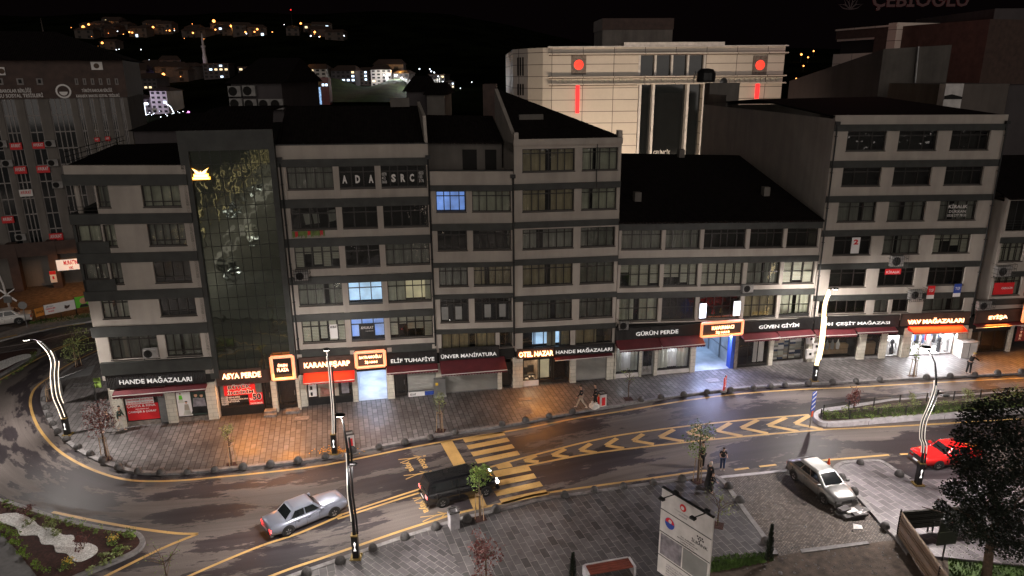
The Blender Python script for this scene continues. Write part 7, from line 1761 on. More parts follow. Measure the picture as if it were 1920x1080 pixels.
blob_disc(t_, L * .3, 1.45, .32, 'photo_skin', -.03); q = MB(); q.add([(L * .12, -.03, .82), (L * .48, -.03, .82), (L * .42, -.03, 1.12), (L * .18, -.03, 1.12)], [(0, 1, 2, 3)]); q.build('printed_shirt', 'black_print', t_)
p = G(52, 617); t_ = thing('round_sign', 'round traffic sign seen from behind next to the white sedan', 'sign', p, R(20)); q = MB(); q.tube([(0, 0, 0), (0, 0, 2.6)], .035, 6); q.build('pole', 'metal_grey', t_); q = MB(); q.add([(.36 * math.cos(2 * PI * k / 16), -.04, 2.3 + .36 * math.sin(2 * PI * k / 16)) for k in range(16)], [tuple(range(16))]); q.build('disc', 'metal_grey', t_)
p = G(22, 590); conv, e, d = facing_plane(p); H = (conv(2, 470) - p).z; t_ = thing('rail_crossing_signal', 'pale rail crossing mast with crossed boards at the left edge', 'signal', p); q = MB(); q.tube([(0, 0, 0), (-.2, 0, H * .5), (-.9, 0, H)], [.12, .09, .06], 7); q.build('mast', 'white_trim', t_)
q = MB(); z = H * .33
for sg in (-1, 1): q.add([(-.9, -.1, z - sg * .6), (-.8, -.1, z - sg * .6 + .18), (.9, -.1, z + sg * .6), (.8, -.1, z + sg * .6 - .18)], [(0, 1, 2, 3)] if sg > 0 else [(3, 2, 1, 0)])
q.build('crossed_boards', 'white_print', t_); q = MB(); q.box(-.25, .45, -.3, -.1, 1.3, 1.9); q.build('signal_box', 'metal_grey', t_); q = MB(); q.box(-.5, .5, -.4, .4, 0, .6); q.build('foundation', 'concrete', t_)

# ------------------------------------------------------------------ hills and the town behind
TZ = [(110, 0), (150, 6), (185, 12.5), (250, 19), (300, 23.5), (380, 33), (450, 47), (520, 60), (700, 78), (900, 80)]
def terr(x, y):
    z = 0
    if y <= 110: return -.5
    for (a, za), (b_, zb) in zip(TZ, TZ[1:]):
        if a <= y <= b_: z = za + (zb - za) * (y - a) / (b_ - a)
    k = max(0.0, min(1.0, (x + 60) / 160)); far_ = max(0, min(1, (y - 300) / 150))
    return z * (1 - .45 * k * far_) + 1.2 * math.sin(x * .05 + y * .02) * min(1, (y - 110) / 60)
def hp(px, py):
    d = ray(px, py); t_ = 110 / d.y
    while t_ * d.y < 900:
        if CAMH + d.z * t_ < terr(d.x * t_, d.y * t_): return Vector((d.x * t_, d.y * t_, terr(d.x * t_, d.y * t_)))
        t_ += .32 / max(.2, d.y)
    return Vector((d.x * t_, d.y * t_, terr(d.x * t_, d.y * t_)))
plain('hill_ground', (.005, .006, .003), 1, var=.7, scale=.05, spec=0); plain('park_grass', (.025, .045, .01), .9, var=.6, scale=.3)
q = MB(); nx, ny = 90, 60
for j in range(ny + 1):
    y = 108 + (900 - 108) * (j / ny) ** 1.4
    for i in range(nx + 1):
        x = -620 + 1240 * i / nx; q.v.append((x, y, terr(x, y)))
for j in range(ny):
    for i in range(nx): a = j * (nx + 1) + i; q.f.append([a, a + 1, a + nx + 2, a + nx + 1]); q.m.append(0)
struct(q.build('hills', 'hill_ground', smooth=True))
WALLC = ['hill_house', 'brown_clad', 'hill_house', 'brown_clad']
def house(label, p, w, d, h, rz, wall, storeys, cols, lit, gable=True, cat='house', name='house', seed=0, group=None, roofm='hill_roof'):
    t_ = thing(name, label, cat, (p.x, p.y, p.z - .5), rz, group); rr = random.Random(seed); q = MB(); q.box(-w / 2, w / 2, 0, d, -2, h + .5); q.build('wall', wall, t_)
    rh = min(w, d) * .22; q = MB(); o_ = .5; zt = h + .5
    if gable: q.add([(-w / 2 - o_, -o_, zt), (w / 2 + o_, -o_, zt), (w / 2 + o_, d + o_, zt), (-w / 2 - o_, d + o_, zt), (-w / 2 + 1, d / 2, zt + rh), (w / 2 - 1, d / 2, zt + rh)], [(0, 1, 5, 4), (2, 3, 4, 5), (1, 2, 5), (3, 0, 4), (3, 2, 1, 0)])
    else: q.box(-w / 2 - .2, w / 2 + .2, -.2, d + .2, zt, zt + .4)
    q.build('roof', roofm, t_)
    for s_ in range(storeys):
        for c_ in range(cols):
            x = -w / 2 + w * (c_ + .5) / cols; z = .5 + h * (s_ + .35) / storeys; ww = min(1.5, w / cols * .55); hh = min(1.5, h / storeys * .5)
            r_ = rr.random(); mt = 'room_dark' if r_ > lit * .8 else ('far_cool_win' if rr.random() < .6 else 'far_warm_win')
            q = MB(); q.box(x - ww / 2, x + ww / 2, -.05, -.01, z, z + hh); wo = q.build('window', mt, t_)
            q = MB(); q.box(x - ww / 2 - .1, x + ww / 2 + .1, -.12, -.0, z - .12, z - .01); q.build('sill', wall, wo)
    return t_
# apartment blocks of the middle distance: (x0,x1,top y,base y, wall, storeys, cols, lit share, label)
APT = [(571, 614, 131, 163, 'plaster', 5, 4, .3, 'pale five-storey apartment block with a white gable on the lit hillside'), (622, 668, 134, 162, 'plaster_grey', 4, 5, .35, 'grey apartment block right of the pale one with a gable'),
       (668, 698, 134, 160, 'hill_house', 4, 4, .2, 'apartment block with balconies in the middle of the hillside row'), (697, 735, 132, 162, 'plaster', 5, 4, .25, 'pale apartment block left of the orange-lit house'),
       (738, 768, 139, 165, 'hill_house', 3, 3, .2, 'small apartment house behind the orange-lit retaining wall'), (805, 835, 142, 162, 'plaster_grey', 3, 3, .5, 'low apartment house with bluish windows right of the park'), (836, 852, 155, 166, 'hill_house', 2, 3, .3, 'low wide house at the right end of the hillside row'),
       (508, 545, 128, 150, 'plaster_old', 3, 3, .1, 'dim hillside house with a pitched roof left of the pale gable block'), (448, 500, 128, 148, 'plaster_grey', 3, 5, .25, 'dim block with cool windows above the roof full of air conditioners'), (384, 430, 122, 148, 'plaster_grey', 4, 5, .3, 'dim block with a wide bright window near the minaret'),
       (326, 350, 126, 150, 'brown_clad', 3, 2, .1, 'brown block edged by a violet light strip'), (262, 303, 122, 138, 'hill_house', 2, 4, .1, 'long low house behind the lawyers building roof corner'), (252, 296, 148, 168, 'plaster_grey', 3, 5, .25, 'dark block with a cluster of cool windows beside the orange lamps'),
       (286, 318, 172, 214, 'plaster', 5, 3, .06, 'violet-grey apartment block with balconies and a gable above the bright crossing'), (243, 268, 184, 214, 'plaster_grey', 4, 3, .05, 'dim apartment block left of the violet-grey gable block'), (268, 286, 187, 214, 'plaster_old', 3, 2, .05, 'narrow dark block between two apartment blocks above the bright crossing')]
for k, (x0, x1, ty, by, wm, sn, cn, lt, lab) in enumerate(APT):
    p = hp((x0 + x1) / 2, by); sc = FPX / (p.y * math.cos(TH)) ; w_ = (x1 - x0) / sc; h_ = (by - ty) / sc
    house(lab, p, w_, 9, h_, R(rnd.uniform(-8, 8)), wm, sn, cn, lt, gable=k not in (5, 8, 9), cat='apartment block', name='apartment_block', seed=k + 3)
HL = [(612, 258), (647, 217), (808, 203), (848, 185), (762, 250), (958, 262), (1050, 242), (1072, 217), (1110, 240), (1117, 209), (1155, 217), (1322, 247), (1395, 270), (1548, 215), (1675, 250), (1858, 252), (950, 580), (1187, 597), (1275, 570), (1225, 520), (745, 352)]
lamps = [(x / 3.84, y / 3.84) for x, y in HL] + [(400 + x / 3.2, 20 + y / 3.2) for x, y in [(495, 133), (528, 110), (650, 142), (725, 160), (612, 162), (1080, 425)]] + [(1240 + x / 2.7, y / 2.7) for x, y in [(768, 278), (705, 305), (740, 310), (717, 353), (680, 417)]]
proto = None
for k, (x, y) in enumerate(lamps):
    p = hp(x, y + 3); h_ = 3.5
    if proto is None:
        t_ = thing('far_street_lamp', 'tiny orange street lamp glowing on the dark hill', 'street lamp', p, 0, 'orange lamps on the hill'); q = MB(); q.tube([(0, 0, 0), (0, 0, h_)], .12, 5); q.build('pole', 'steel_dark', t_)
        q = MB(); q.lathe([(.05, h_ - .4), (.55, h_ - .1), (.6, h_ + .2), (.3, h_ + .6), (.05, h_ + .7)], 8); q.build('lamp_head', 'far_orange', t_); proto = t_; tb = tree_of(t_); t2_ = t_
    else: t2_ = dup(proto, p, 0, table=tb)
    big = k in (0, 13, 14, 17, 16); t2_.scale = ((1.6 if big else rnd.uniform(.8, 1.2)) * (p.y / 450),) * 3
    l = bpy.data.lights.new('hill_lamp_light', 'POINT'); l.energy = 300 if big else 90; l.color = (1, .42, .1); l.shadow_soft_size = .4; o = bpy.data.objects.new('hill_lamp_light', l); C.objects.link(o); o.location = p + Vector((0, -1.5, 4.2))
# houses beside the lamps
for k in range(46):
    x, y = lamps[k % 27]; x += rnd.uniform(-16, 16); y += rnd.uniform(0, 9); p = hp(x, y)
    house('small dim house on the dark hill near an orange street lamp', p + Vector((0, 4, 0)), rnd.uniform(7, 12), rnd.uniform(6, 9), rnd.uniform(4, 7), R(rnd.uniform(-30, 30)), WALLC[k % 3], 2, 2, .12, seed=k, group='small houses on the hill')
wl_ = [(390, 297, 1), (755, 217, 0), (878, 214, 1.2), (857, 252, .7), (850, 387, .6), (870, 383, .6), (1027, 387, .8), (1088, 470, 1.2), (1132, 512, 1.2), (1243, 218, .5), (1265, 245, .6), (1465, 240, .6), (1570, 219, .7), (1700, 225, .8), (1782, 270, .8), (1885, 222, .7), (1160, 202, .9), (1175, 202, .8), (978, 700, 1), (1150, 714, .7), (1548, 495, .8), (1632, 512, .7)]
pts = [(x / 3.84, y / 3.84, s_) for x, y, s_ in wl_] + [(400 + x / 3.2, 20 + y / 3.2, s_) for x, y, s_ in [(205, 160, .7), (430, 104, .5), (590, 176, 1), (640, 180, .7), (787, 175, 1.1), (1240, 382, 1), (1302, 382, .8), (1310, 398, 1), (1328, 405, 1), (1285, 432, .8), (1380, 463, .8), (1485, 505, .6), (1553, 465, .6), (465, 435, 2.2), (437, 408, 1)]]
ws = None
for x, y, s_ in pts:
    if s_ <= 0: continue
    p = hp(x, y + 1)
    if ws is None:
        q = MB(); q.lathe([(.02, 0), (.3, .15), (.3, .4), (.02, .55)], 7); q.tube([(0, 0, -2), (0, 0, 0)], .05, 4, mi=1); ws = q.build('far_white_lamp', ['far_white', 'steel_dark']); o = ws
    else: o = ws.copy(); C.objects.link(o)
    o.location = p + Vector((0, -1, 2)); o.scale = (s_ * p.y / 330,) * 3; tag(o, 'tiny white light on the far dark hillside', 'lamp', 'white lights on the hillside')
wo_ = None
for k in range(70):
    x, y = lamps[k % 27]; x += rnd.gauss(0, 22); y += rnd.gauss(2, 5); p = hp(x, max(48, y))
    if wo_ is None: q = MB(); q.lathe([(.02, 0), (.3, .15), (.3, .4), (.02, .55)], 7); q.tube([(0, 0, -2), (0, 0, 0)], .05, 4, mi=1); wo_ = q.build('far_warm_lamp', ['far_orange', 'steel_dark']); o = wo_
    else: o = wo_.copy(); C.objects.link(o)
    o.location = p + Vector((0, -1, 2.2)); o.scale = (rnd.choice([.6, .8, 1.0, 1.5]) * p.y / 420,) * 3; tag(o, 'tiny warm point of light on the far dark hillside', 'lamp', 'warm lights on the hillside')
# bright park edge, blue-lit shaft, violet strips, minaret
pk = [hp(x, y) for x, y in [(620, 165), (660, 163), (700, 168), (735, 178), (760, 172), (790, 164), (770, 195), (700, 200), (640, 196), (580, 190)]]
q = MB(); n_ = 26
def park(u, v_):
    a = Vector((-1, 0, 0)); xx = 590 + 185 * u; yy = 165 + 30 * v_; p = hp(xx, yy); return (p.x, p.y - .5, p.z + .5 + 1.3 * math.sin(u * 9 + v_ * 3) * (1 - v_) + 1.2 * (1 - v_))
for j in range(9):
    for i in range(n_): q.v.append(park(i / (n_ - 1), j / 8))
for j in range(8):
    for i in range(n_ - 1): a = j * n_ + i; q.f.append([a + n_, a + n_ + 1, a + 1, a]); q.m.append(0)
struct(q.build('park_slope', 'park_grass'))
wp = [(725, 163), (738, 162), (755, 166), (770, 172), (785, 180), (800, 178), (815, 171), (828, 164), (742, 163)]
line = smooth_line([hp(x, y) for x, y in wp[:-1]], 3); q = MB()
for a, b_ in zip(line, line[1:]): za, zb = terr(a.x, a.y), terr(b_.x, b_.y); q.quad((a.x, a.y, za), (b_.x, b_.y, zb), (b_.x, b_.y, zb + 3.2), (a.x, a.y, za + 3.2))
for k, p in enumerate(line): q.box(p.x - .2, p.x + .2, p.y - .3, p.y, terr(p.x, p.y), terr(p.x, p.y) + 3.6)
tag(q.build('lit_retaining_wall', 'white_trim'), 'white floodlit retaining wall curving round the park on the hillside', 'wall')
def plight(p, e_, col, r_=.5): l = bpy.data.lights.new('floodlight', 'POINT'); l.energy = e_; l.color = col; l.shadow_soft_size = r_; o = bpy.data.objects.new('floodlight', l); C.objects.link(o); o.location = p
for k in range(0, len(line), 5):
    p = line[k]; plight(Vector((p.x, p.y - 4, terr(p.x, p.y - 4) + 4)), 1500, (.95, .97, 1)); t_ = thing('park_lamp', 'small white lamp post before the floodlit park wall', 'street lamp', (p.x, p.y - 4.3, terr(p.x, p.y - 4)), 0, 'park lamps'); q = MB(); q.tube([(0, 0, 0), (0, 0, 4)], .08, 5); q.build('pole', 'steel_dark', t_); q = MB(); q.lathe([(.05, 4), (.22, 4.15), (.05, 4.3)], 6); q.build('lamp_head', 'far_white', t_)
p = hp(566, 158); plight(p + Vector((0, -5, 6)), 2500, (1, .42, .1)); p = hp(744, 160); plight(p + Vector((2, -6, 4)), 9000, (1, .5, .12)); p = hp(543, 158); q = MB(); q.box(-1.0, 1.0, -.2, .2, 0, 3.4); o = q.build('lit_billboard', 'far_white'); o.location = p; tag(o, 'small bright white panel beside the dim hillside house', 'billboard'); plight(p + Vector((0, -3, 3)), 2500, (.8, .9, 1))
p = hp(602, 196); t_ = thing('led_tower', 'slim tower covered with blue light dots beside a red one', 'tower', p); q = MB(); sc = FPX / p.y; q.box(-5 / sc, 4 / sc, 0, 2, 0, 30 / sc); q.build('lit_shaft', 'far_blue_dots', t_)
p = hp(611, 197); sc = FPX / p.y; t_ = thing('red_tower', 'slim dark red tower with two small blue windows beside the blue dotted one', 'tower', p); q = MB(); q.box(-7 / sc, 8 / sc, 0, 3, 0, 48 / sc); q.build('wall', 'awning_red', t_)
for x in (-4, 2): q = MB(); q.box(x / sc, (x + 4) / sc, -.1, -.01, 33 / sc, 37 / sc); q.build('window', 'far_cool_win', t_)
plight(p + Vector((-2, -6, 8)), 500, (.5, .9, .7))
for x0, y0, x1, y1, m_, lab in ((329.5, 125, 331.5, 142, 'far_violet', 'vertical violet light strip on the brown block'), (365, 126, 377, 126, 'far_violet', 'horizontal violet light strip beside the minaret'), (404, 134, 412, 137, 'far_cool_win', 'wide bright office window near the minaret')):
    a, b_ = hp(x0, y1), None; sc = FPX / (a.y * math.cos(TH)); q = MB(); q.box(0, max(.5, (x1 - x0) / sc), -.3, 0, 0, max(.8, (y1 - y0) / sc)); o = q.build('light_strip', m_); o.location = a + Vector((0, -2.5, 0)); tag(o, lab, 'light')
p = hp(389, 122); t_ = thing('minaret', 'slender pale minaret on the dark hillside', 'minaret', p + Vector((0, -2, 0))); q = MB(); q.lathe([(1.0, 0), (.95, 3), (.7, 4), (.65, 7.2), (1.0, 7.5), (1.0, 8.1), (.5, 8.2), (.48, 10.2), (.6, 10.3), (.02, 13.5)], 10); q.build('tower', 'minaret_stone', t_); plight(p + Vector((-3, -8, 3)), 260, (1, .9, .9))
# crossing lights low on the left
for k in range(26):
    x, y = 265 + 85 * rnd.random(), 216 + rnd.uniform(0, 12); p = hp(x, y); o = ws.copy(); C.objects.link(o); o.location = p + Vector((0, -1, 1)); o.scale = (rnd.uniform(.15, .38),) * 3; tag(o, 'tiny bright light in the busy crossing seen over the roofs', 'lamp', 'lights of the busy crossing')
p = hp(328, 222); t_ = thing('far_curved_lamp', 'distant curved street lamp lit as a white arc', 'street lamp', p); q = MB(); q.tube([(0, 0, 0), (-.1, 0, 1.4), (-.7, 0, 2.9), (-1.7, 0, 3.6)], .08, 5); q.build('led_strip', 'far_white', t_); q = MB(); q.lathe([(.4, 0), (.4, .5)], 8); q.build('base', 'steel_dark', t_)
p = hp(354, 216); q = MB(); q.add([(0, 0, .2), (.4, 0, .5), (.3, 0, .9), (-.1, 0, 1.1), (-.4, 0, .6)], [(0, 1, 2, 3, 4)]); q.box(-.5, .3, -.1, 0, .45, .65); o = q.build('pink_neon', 'far_pink'); o.location = p; tag(o, 'distant magenta neon sign near the white arc lamp', 'sign')
p = hp(305, 214); plight(p + Vector((-3, -7, 5)), 2600, (.7, .62, 1)); q = MB(); q.tube([(0, 0, 0), (0, 0, 3.0)], .1, 5); q.box(0, .9, -.2, .2, 2.5, 3.0); o = q.build('lit_sign_post', 'far_white'); o.location = p + Vector((-3, -3, 0)); tag(o, 'distant lit white sign post before the violet-grey block', 'sign')
# radio mast tips
for x, y0, y1, tip in ((549, 60, 20, True), (82, 66, 34, False)):
    p = hp(x, y0); conv, e, d = facing_plane(p); H = (conv(x - 1, y1) - p).z; t_ = thing('radio_mast', 'thin radio mast on the hill ' + ('with a red light at its tip' if tip else 'above the left houses'), 'mast', p); q = MB(); q.tube([(0, 0, 0), (0, 0, H)], [.5, .15], 4); q.build('mast', 'hill_house' if not tip else 'steel_dark', t_)
    if tip: q = MB(); q.lathe([(.05, H), (.5, H + .4), (.05, H + .9)], 6); q.build('warning_light', 'red_light', t_)

# ------------------------------------------------------------------ lawyers' building on the left
BO = G(155, 530); BA = R(21)
class Frame:
    def __init__(s, o, a): s.o = Vector((o.x, o.y, 0)); s.a = a; s.e = Vector((math.cos(a), math.sin(a), 0)); s.n = Vector((-math.sin(a), math.cos(a), 0))
    def uz(s, px, py):
        r_ = ray(px, py); t_ = s.o.dot(s.n) / r_.dot(s.n); q = Vector((r_.x * t_, r_.y * t_, 0)); return (q - s.o).dot(s.e), CAMH + r_.z * t_
FB = Frame(BO, BA)
L0 = FB.uz(-60, 300)[0]; L1 = FB.uz(252, 270)[0]; Ztop = FB.uz(200, 113)[1]; Zb = FB.uz(120, 184)[1]; Zbot = FB.uz(100, 458)[1]
t_ = thing('lawyers_building', 'dim brown and beige office building of the bar association at the left edge', 'building', FB.o, BA); LB = t_
colsL = []
for a, e, n_ in [(-40, -12, 2), (0, 27, 3), (43, 70, 2), (90, 131.5, 4), (143, 154, 2), (165, 175, 2), (185, 195, 2), (204, 214, 2), (223, 231, 2)]:
    colsL.append((FB.uz(a, 186)[0], FB.uz(e, 186)[0], n_))
q = MB(); x = L0
for a, e, n_ in colsL: q.box(x, a, 0, .4, Zbot, Zb); x = e
q.box(x, L1, 0, .4, Zbot, Zb); q.box(L0, L1, .4, 16, 0, Ztop - .5, 0); q.build('wall', 'plaster_old', t_)
q = MB(); q.box(L0, L1 + .1, -.15, .4, Zb, Ztop); q.box(L1 - .3, L1 + .1, .4, 16, Zb, Ztop); q.build('upper_cladding', 'brown_clad', t_)
q = MB(); zr = Ztop; q.add([(L0, -.8, zr), (L1 + .8, -.8, zr), (L1 + .8, 17, zr), (L0, 17, zr), (L0, 8, zr + 3.2), (L1 - 7, 8, zr + 3.2)], [(0, 1, 5, 4), (1, 2, 5), (2, 3, 4, 5), (0, 3, 2, 1)]); q.build('roof', 'roof_tile', t_)
for a, e, n_ in colsL:
    q = MB(); w_ = .1
    for k in range(n_ + 1): xx = a + (e - a - w_) * k / n_; q.box(xx, xx + w_, .12, .2, Zbot, Zb)
    nz = int((Zb - Zbot) / 1.55)
    for k in range(nz + 1): z = Zbot + (Zb - Zbot) * k / nz; q.box(a, e, .125, .195, z - .06, z + .06)
    f = q.build('window', 'frame_white', t_); q = MB(); q.quad((a, .17, Zbot), (e, .17, Zbot), (e, .17, Zb), (a, .17, Zb)); q.build('pane', 'car_glass', f)
def lbt(s_, x0, x1, y0, y1, mat='sign_letter', out=-.2, par=None, nm='letters'):
    a, z1 = FB.uz(x0, y0); e, z0 = FB.uz(x1, y1); return text(s_, a, e, z0, z1, out, mat, par or t_, nm, .04, .012)
lbt('TÜRKİYE BAROLAR BİRLİĞİ', 153, 211, 165, 172); lbt('KARABÜK BAROSU SOSYAL TESİSLERİ', 143, 225, 175.5, 181.5); lbt('BAROLAR BİRLİĞİ', 0, 60, 165, 173); lbt('BAROSU SOSYAL TESİSLERİ', -25, 82, 174.5, 182)
a, z = FB.uz(119.5, 171); blob_disc(t_, a, z, .72, 'sign_letter', -.18, nm='round_emblem'); blob_disc(t_, a, z, .55, 'brown_clad', -.2, nm='emblem_ring'); blob_disc(t_, a, z - .05, .38, 'sign_letter', -.22, PI, 2 * PI, nm='emblem_scales')
for a, e in ((-5, 8), (31, 46), (68, 82)):
    x0, z1 = FB.uz(a, 147); x1, z0 = FB.uz(e, 159); q = MB(); q.box(x0, x1, -.2, -.14, z0, z1); f = q.build('window', 'frame_white', t_); q = MB(); q.box(x0 + .15, x1 - .15, -.22, -.201, z0 + .15, z1 - .1); q.build('pane', 'room_dark', f)
for k in range(6):
    a = 140 + k * 15; x0, z1 = FB.uz(a, 147); x1, z0 = FB.uz(a + 8, 159); q = MB(); q.box(x0, x1, -.2, -.14, z0, z1); f = q.build('window', 'frame_white', t_); q = MB(); q.box(x0 + .12, x1 - .1, -.22, -.201, z0 + .12, z1 - .1); q.build('pane', 'room_dark', f)
for a, e, y0, y1 in ((170, 194, 116, 131), (-8, 12, 126, 141)):
    x0, z1 = FB.uz(a, y0); x1, z0 = FB.uz(e, y1); q = MB(); q.box(x0, x1, -.25, -.16, z0, z1); f = q.build('plaque', 'sign_letter', t_); blob_disc(f, x0 + .5, (z0 + z1) / 2, .26, 'bark', -.27)
for k, (a, e, y0, y1, tx) in enumerate([(18, 43, 268, 280, 'AVUKAT'), (60, 85, 267, 278, 'AVUKAT'), (26, 52, 312, 325, 'AVUKAT'), (68, 95, 311, 323, 'AVUKAT'), (36, 63, 356, 367, 'AVUKAT'), (92, 120, 438, 449, 'AVUKAT'), (177, 188, 258, 265, 'AVUKAT'), (197, 208, 256, 264, 'AVUKAT'), (3, 28, 406, 417, 'AVUKAT')]):
    x0, z1 = FB.uz(a, y0); x1, z0 = FB.uz(e, y1); f = thing('lawyer_sign', ['red lawyer sign in the upper row, second from the left edge', 'red lawyer sign in the upper row left of an air conditioner', 'red lawyer sign in the middle row with clear white letters', 'faded red lawyer sign in the middle row', 'pale lawyer sign at the lower left of the bar building', 'red lawyer sign nearest the corner block', 'small red lawyer sign in the narrow windows, left one', 'small red lawyer sign in the narrow windows, right one', 'dark red lawyer sign lowest at the left edge'][k], 'sign', FB.o + FB.e * x0 + Vector((0, 0, z0)), BA)
    q = MB(); q.box(0, x1 - x0, -.2, .05, 0, z1 - z0); q.build('board', 'red_print' if k not in (4,) else 'sign_letter', f); text(tx, .1, x1 - x0 - .1, (z1 - z0) * .35, (z1 - z0) * .85, -.22, 'white_print' if k != 4 else 'red_print', f, 'letters', .01, .02)
for k, (a, y) in enumerate(((5, 276), (96, 275), (16, 312), (101, 311), (110, 352), (41, 450))):
    x0, z0 = FB.uz(a, y); pp = FB.o + FB.e * x0 - FB.n * .02; acunit(pp.x, pp.y, z0, BA, 'pale air conditioner on the bar association building, ' + ['upper left one', 'upper right one', 'middle left one', 'middle right one', 'lower right one', 'lowest one'][k], w=1.0, h=.7)
x0, z1 = FB.uz(-60, 470); x1, z0 = FB.uz(160, 470)
q = MB(); q.box(L0, L1, -1.2, .0, Zbot - .9, Zbot - .2); q.build('canopy', 'brown_clad', t_)
q = MB(); q.box(L0, L1, -1.25, -1.2, Zbot - .2, Zbot + .6)
for a in (20, 95): 
    x0 = FB.uz(a, 480)[0]; q.box(x0, x0 + .9, -1.3, -.1, 0, Zbot + .6)
q.build('arcade_pillars', 'brown_clad', t_)
x0, z1 = FB.uz(110, 486); x1, z0 = FB.uz(154, 497); f = thing('shop_sign', 'white eatery sign with red letters low on the bar association building', 'sign', FB.o + FB.e * x0 - FB.n * 1.35 + Vector((0, 0, z0)), BA); q = MB(); q.box(0, x1 - x0, -.1, 0, -.1, z1 - z0 + .2); q.build('board', 'sign_letter_glow', f)
h_ = z1 - z0; text("MURAT'IN", .7, x1 - x0 - .1, h_ * .55, h_ + .1, -.12, 'red_print', f, 'letters', .01, .03); text('YERİ', 1.1, x1 - x0 - .6, 0, h_ * .42, -.12, 'red_print', f, 'letters', .01, .03)
x0, z1 = FB.uz(97, 503); x1, z0 = FB.uz(113, 523); f = thing('menu_board', 'narrow white and red menu board under the eatery sign', 'sign', FB.o + FB.e * x0 - FB.n * 1.35 + Vector((0, 0, z0)), BA); q = MB(); q.box(0, x1 - x0, -.06, 0, 0, z1 - z0); q.build('board', 'white_print', f); q = MB(); q.box(0, x1 - x0, -.07, -.061, (z1 - z0) * .7, z1 - z0); q.box((x1 - x0) * .35, (x1 - x0) * .65, -.07, -.061, (z1 - z0) * .3, (z1 - z0) * .55); q.build('red_field', 'red_print', f)
pp = FB.o + FB.e * FB.uz(150, 500)[0] - FB.n * 5; l = spot(None, (pp.x, pp.y, 5.5), 900, 150, (1, .42, .12), .2, .6, name='arcade_lamp')
# dark lower building with air conditioners between
def facebox(label, x0, x1, ty, Y, depth, wall, name='building', cat='building', rz=0.0, zbase=0, roofh=None, shrink=0):
    a = at(x0, ty, Y); b_ = at(x1, ty, Y); t_ = thing(name, label, cat, (a.x, Y, 0), rz); w_ = b_.x - a.x; q = MB(); q.box(0, w_, 0, depth, zbase, a.z); q.build('wall', wall, t_)
    if roofh is not None:
        q = MB(); z = a.z; q.add([(-.4, -.4, z + .02), (w_ + .4, -.4, z + .02), (w_ + .4, depth + .4, z + .02), (-.4, depth + .4, z + .02), (w_ * .05, depth * .6, z + roofh), (w_ * .95, depth * .6, z + roofh)], [(0, 1, 5, 4), (1, 2, 5), (2, 3, 4, 5), (3, 0, 4), (3, 2, 1, 0)]); q.build('roof', 'roof_tile', t_)
    return t_, w_, a.z
t_, w_, z_ = facebox('dark rear house wall carrying seven air conditioners behind the glass front', 433, 527, 157, 62, 12, 'plaster_grey', roofh=2.2)
for k, (x, y) in enumerate(((443, 181), (470, 180), (446, 204), (473, 205), (500, 205), (522, 205))):
    p = at(x, y, 61.8); acunit(p.x, p.y, p.z, 0, 'air conditioner on the dark rear wall, ' + ['top left', 'top right', 'bottom row first from the left', 'bottom row second from the left', 'bottom row third from the left', 'bottom row far right'][k], w=1.05, h=.85)
facebox('black low shed roof between the corner block and the rear house', 250, 345, 246, 66, 14, 'plaster_grey', name='shed', cat='shed', roofh=1.2)
facebox('dark block standing behind the office blocks left of the hotel roof', 905, 930, 158, 66, 6, 'brown_clad')
facebox('small pale house with a pitched roof behind the dark roofs', 762, 800, 172, 78, 9, 'plaster_grey', name='house', cat='house', roofh=1.6); facebox('small pinkish house beside the pale one behind the dark roofs', 800, 833, 178, 76, 9, 'plaster_old', name='house', cat='house', roofh=1.2)
# ------------------------------------------------------------------ lit white mall
MY = 100.0; ma = at(965, 100, MY); FM = Frame(Vector((at(1035, 100, MY).x, MY, 0)), R(2.5)); U = lambda x, y=120: FM.uz(x, y)[0]; Z = lambda x, y: FM.uz(x, y)[1]
t_ = thing('shopping_mall', 'floodlit white-clad mall with red discs and dark glass bands behind the row', 'building', FM.o, FM.a); uR = U(1470); zt = Z(1250, 88); zb = -1
gl0, gl1 = U(1199), U(1321); zg0, zg1 = Z(1260, 141), Z(1260, 103)
q = MB(); q.box(0, gl0, 0, 8, zb, zt); q.box(gl1, uR, 0, 8, zb, zt); q.box(gl0, gl1, 0, 8, zg1, zt); q.box(gl0, gl1, .0, 8, Z(1260, 157), zg0); q.box(gl0, gl1, 1.2, 8, zb, zt - 1)
cx, cy = U(1000), 1.6; lx, ly = U(966), 6.5
q.prism([(0, 0), (0, 8), (lx, 22), (lx, ly), (cx - .6, 2.2), (-1.2, .35)], zb, zt); q.box(lx, 6, 8, 34, zb, zt); q.build('wall', 'panel_cladding', t_)
q = MB(); q.box(gl0 + .1, gl1 - .1, .9, 1.1, zb, Z(1260, 157)); q.box(gl0 + .1, gl1 - .1, .5, .7, zg0, zg1); q.build('glazing', 'car_glass', t_)
q = MB()
for x in (1199, 1229, 1260, 1290, 1321): q.box(U(x) - .13, U(x) + .13, -.1, .6, zg0, zg1)
for x in (1199, 1224, 1288, 1318): q.box(U(x, 200) - .16, U(x, 200) + .16, -.1, 1.0, zb, Z(1260, 157))
q.build('glass_frame', 'white_trim', t_)
q = MB()
for y0, y1, o_ in ((99, 101.5, .5), (142, 144.5, .6), (155.5, 158, .6)): q.box(-.5, uR + .3, -o_, -.003, Z(1250, y1), Z(1250, y0))
q.build('cornice', 'panel_cladding', t_)
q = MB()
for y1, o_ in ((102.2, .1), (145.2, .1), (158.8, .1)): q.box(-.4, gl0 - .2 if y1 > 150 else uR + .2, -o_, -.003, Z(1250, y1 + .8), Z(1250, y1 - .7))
q.build('cornice_strip', 'bark', t_)  # thin dark strips below the cornices
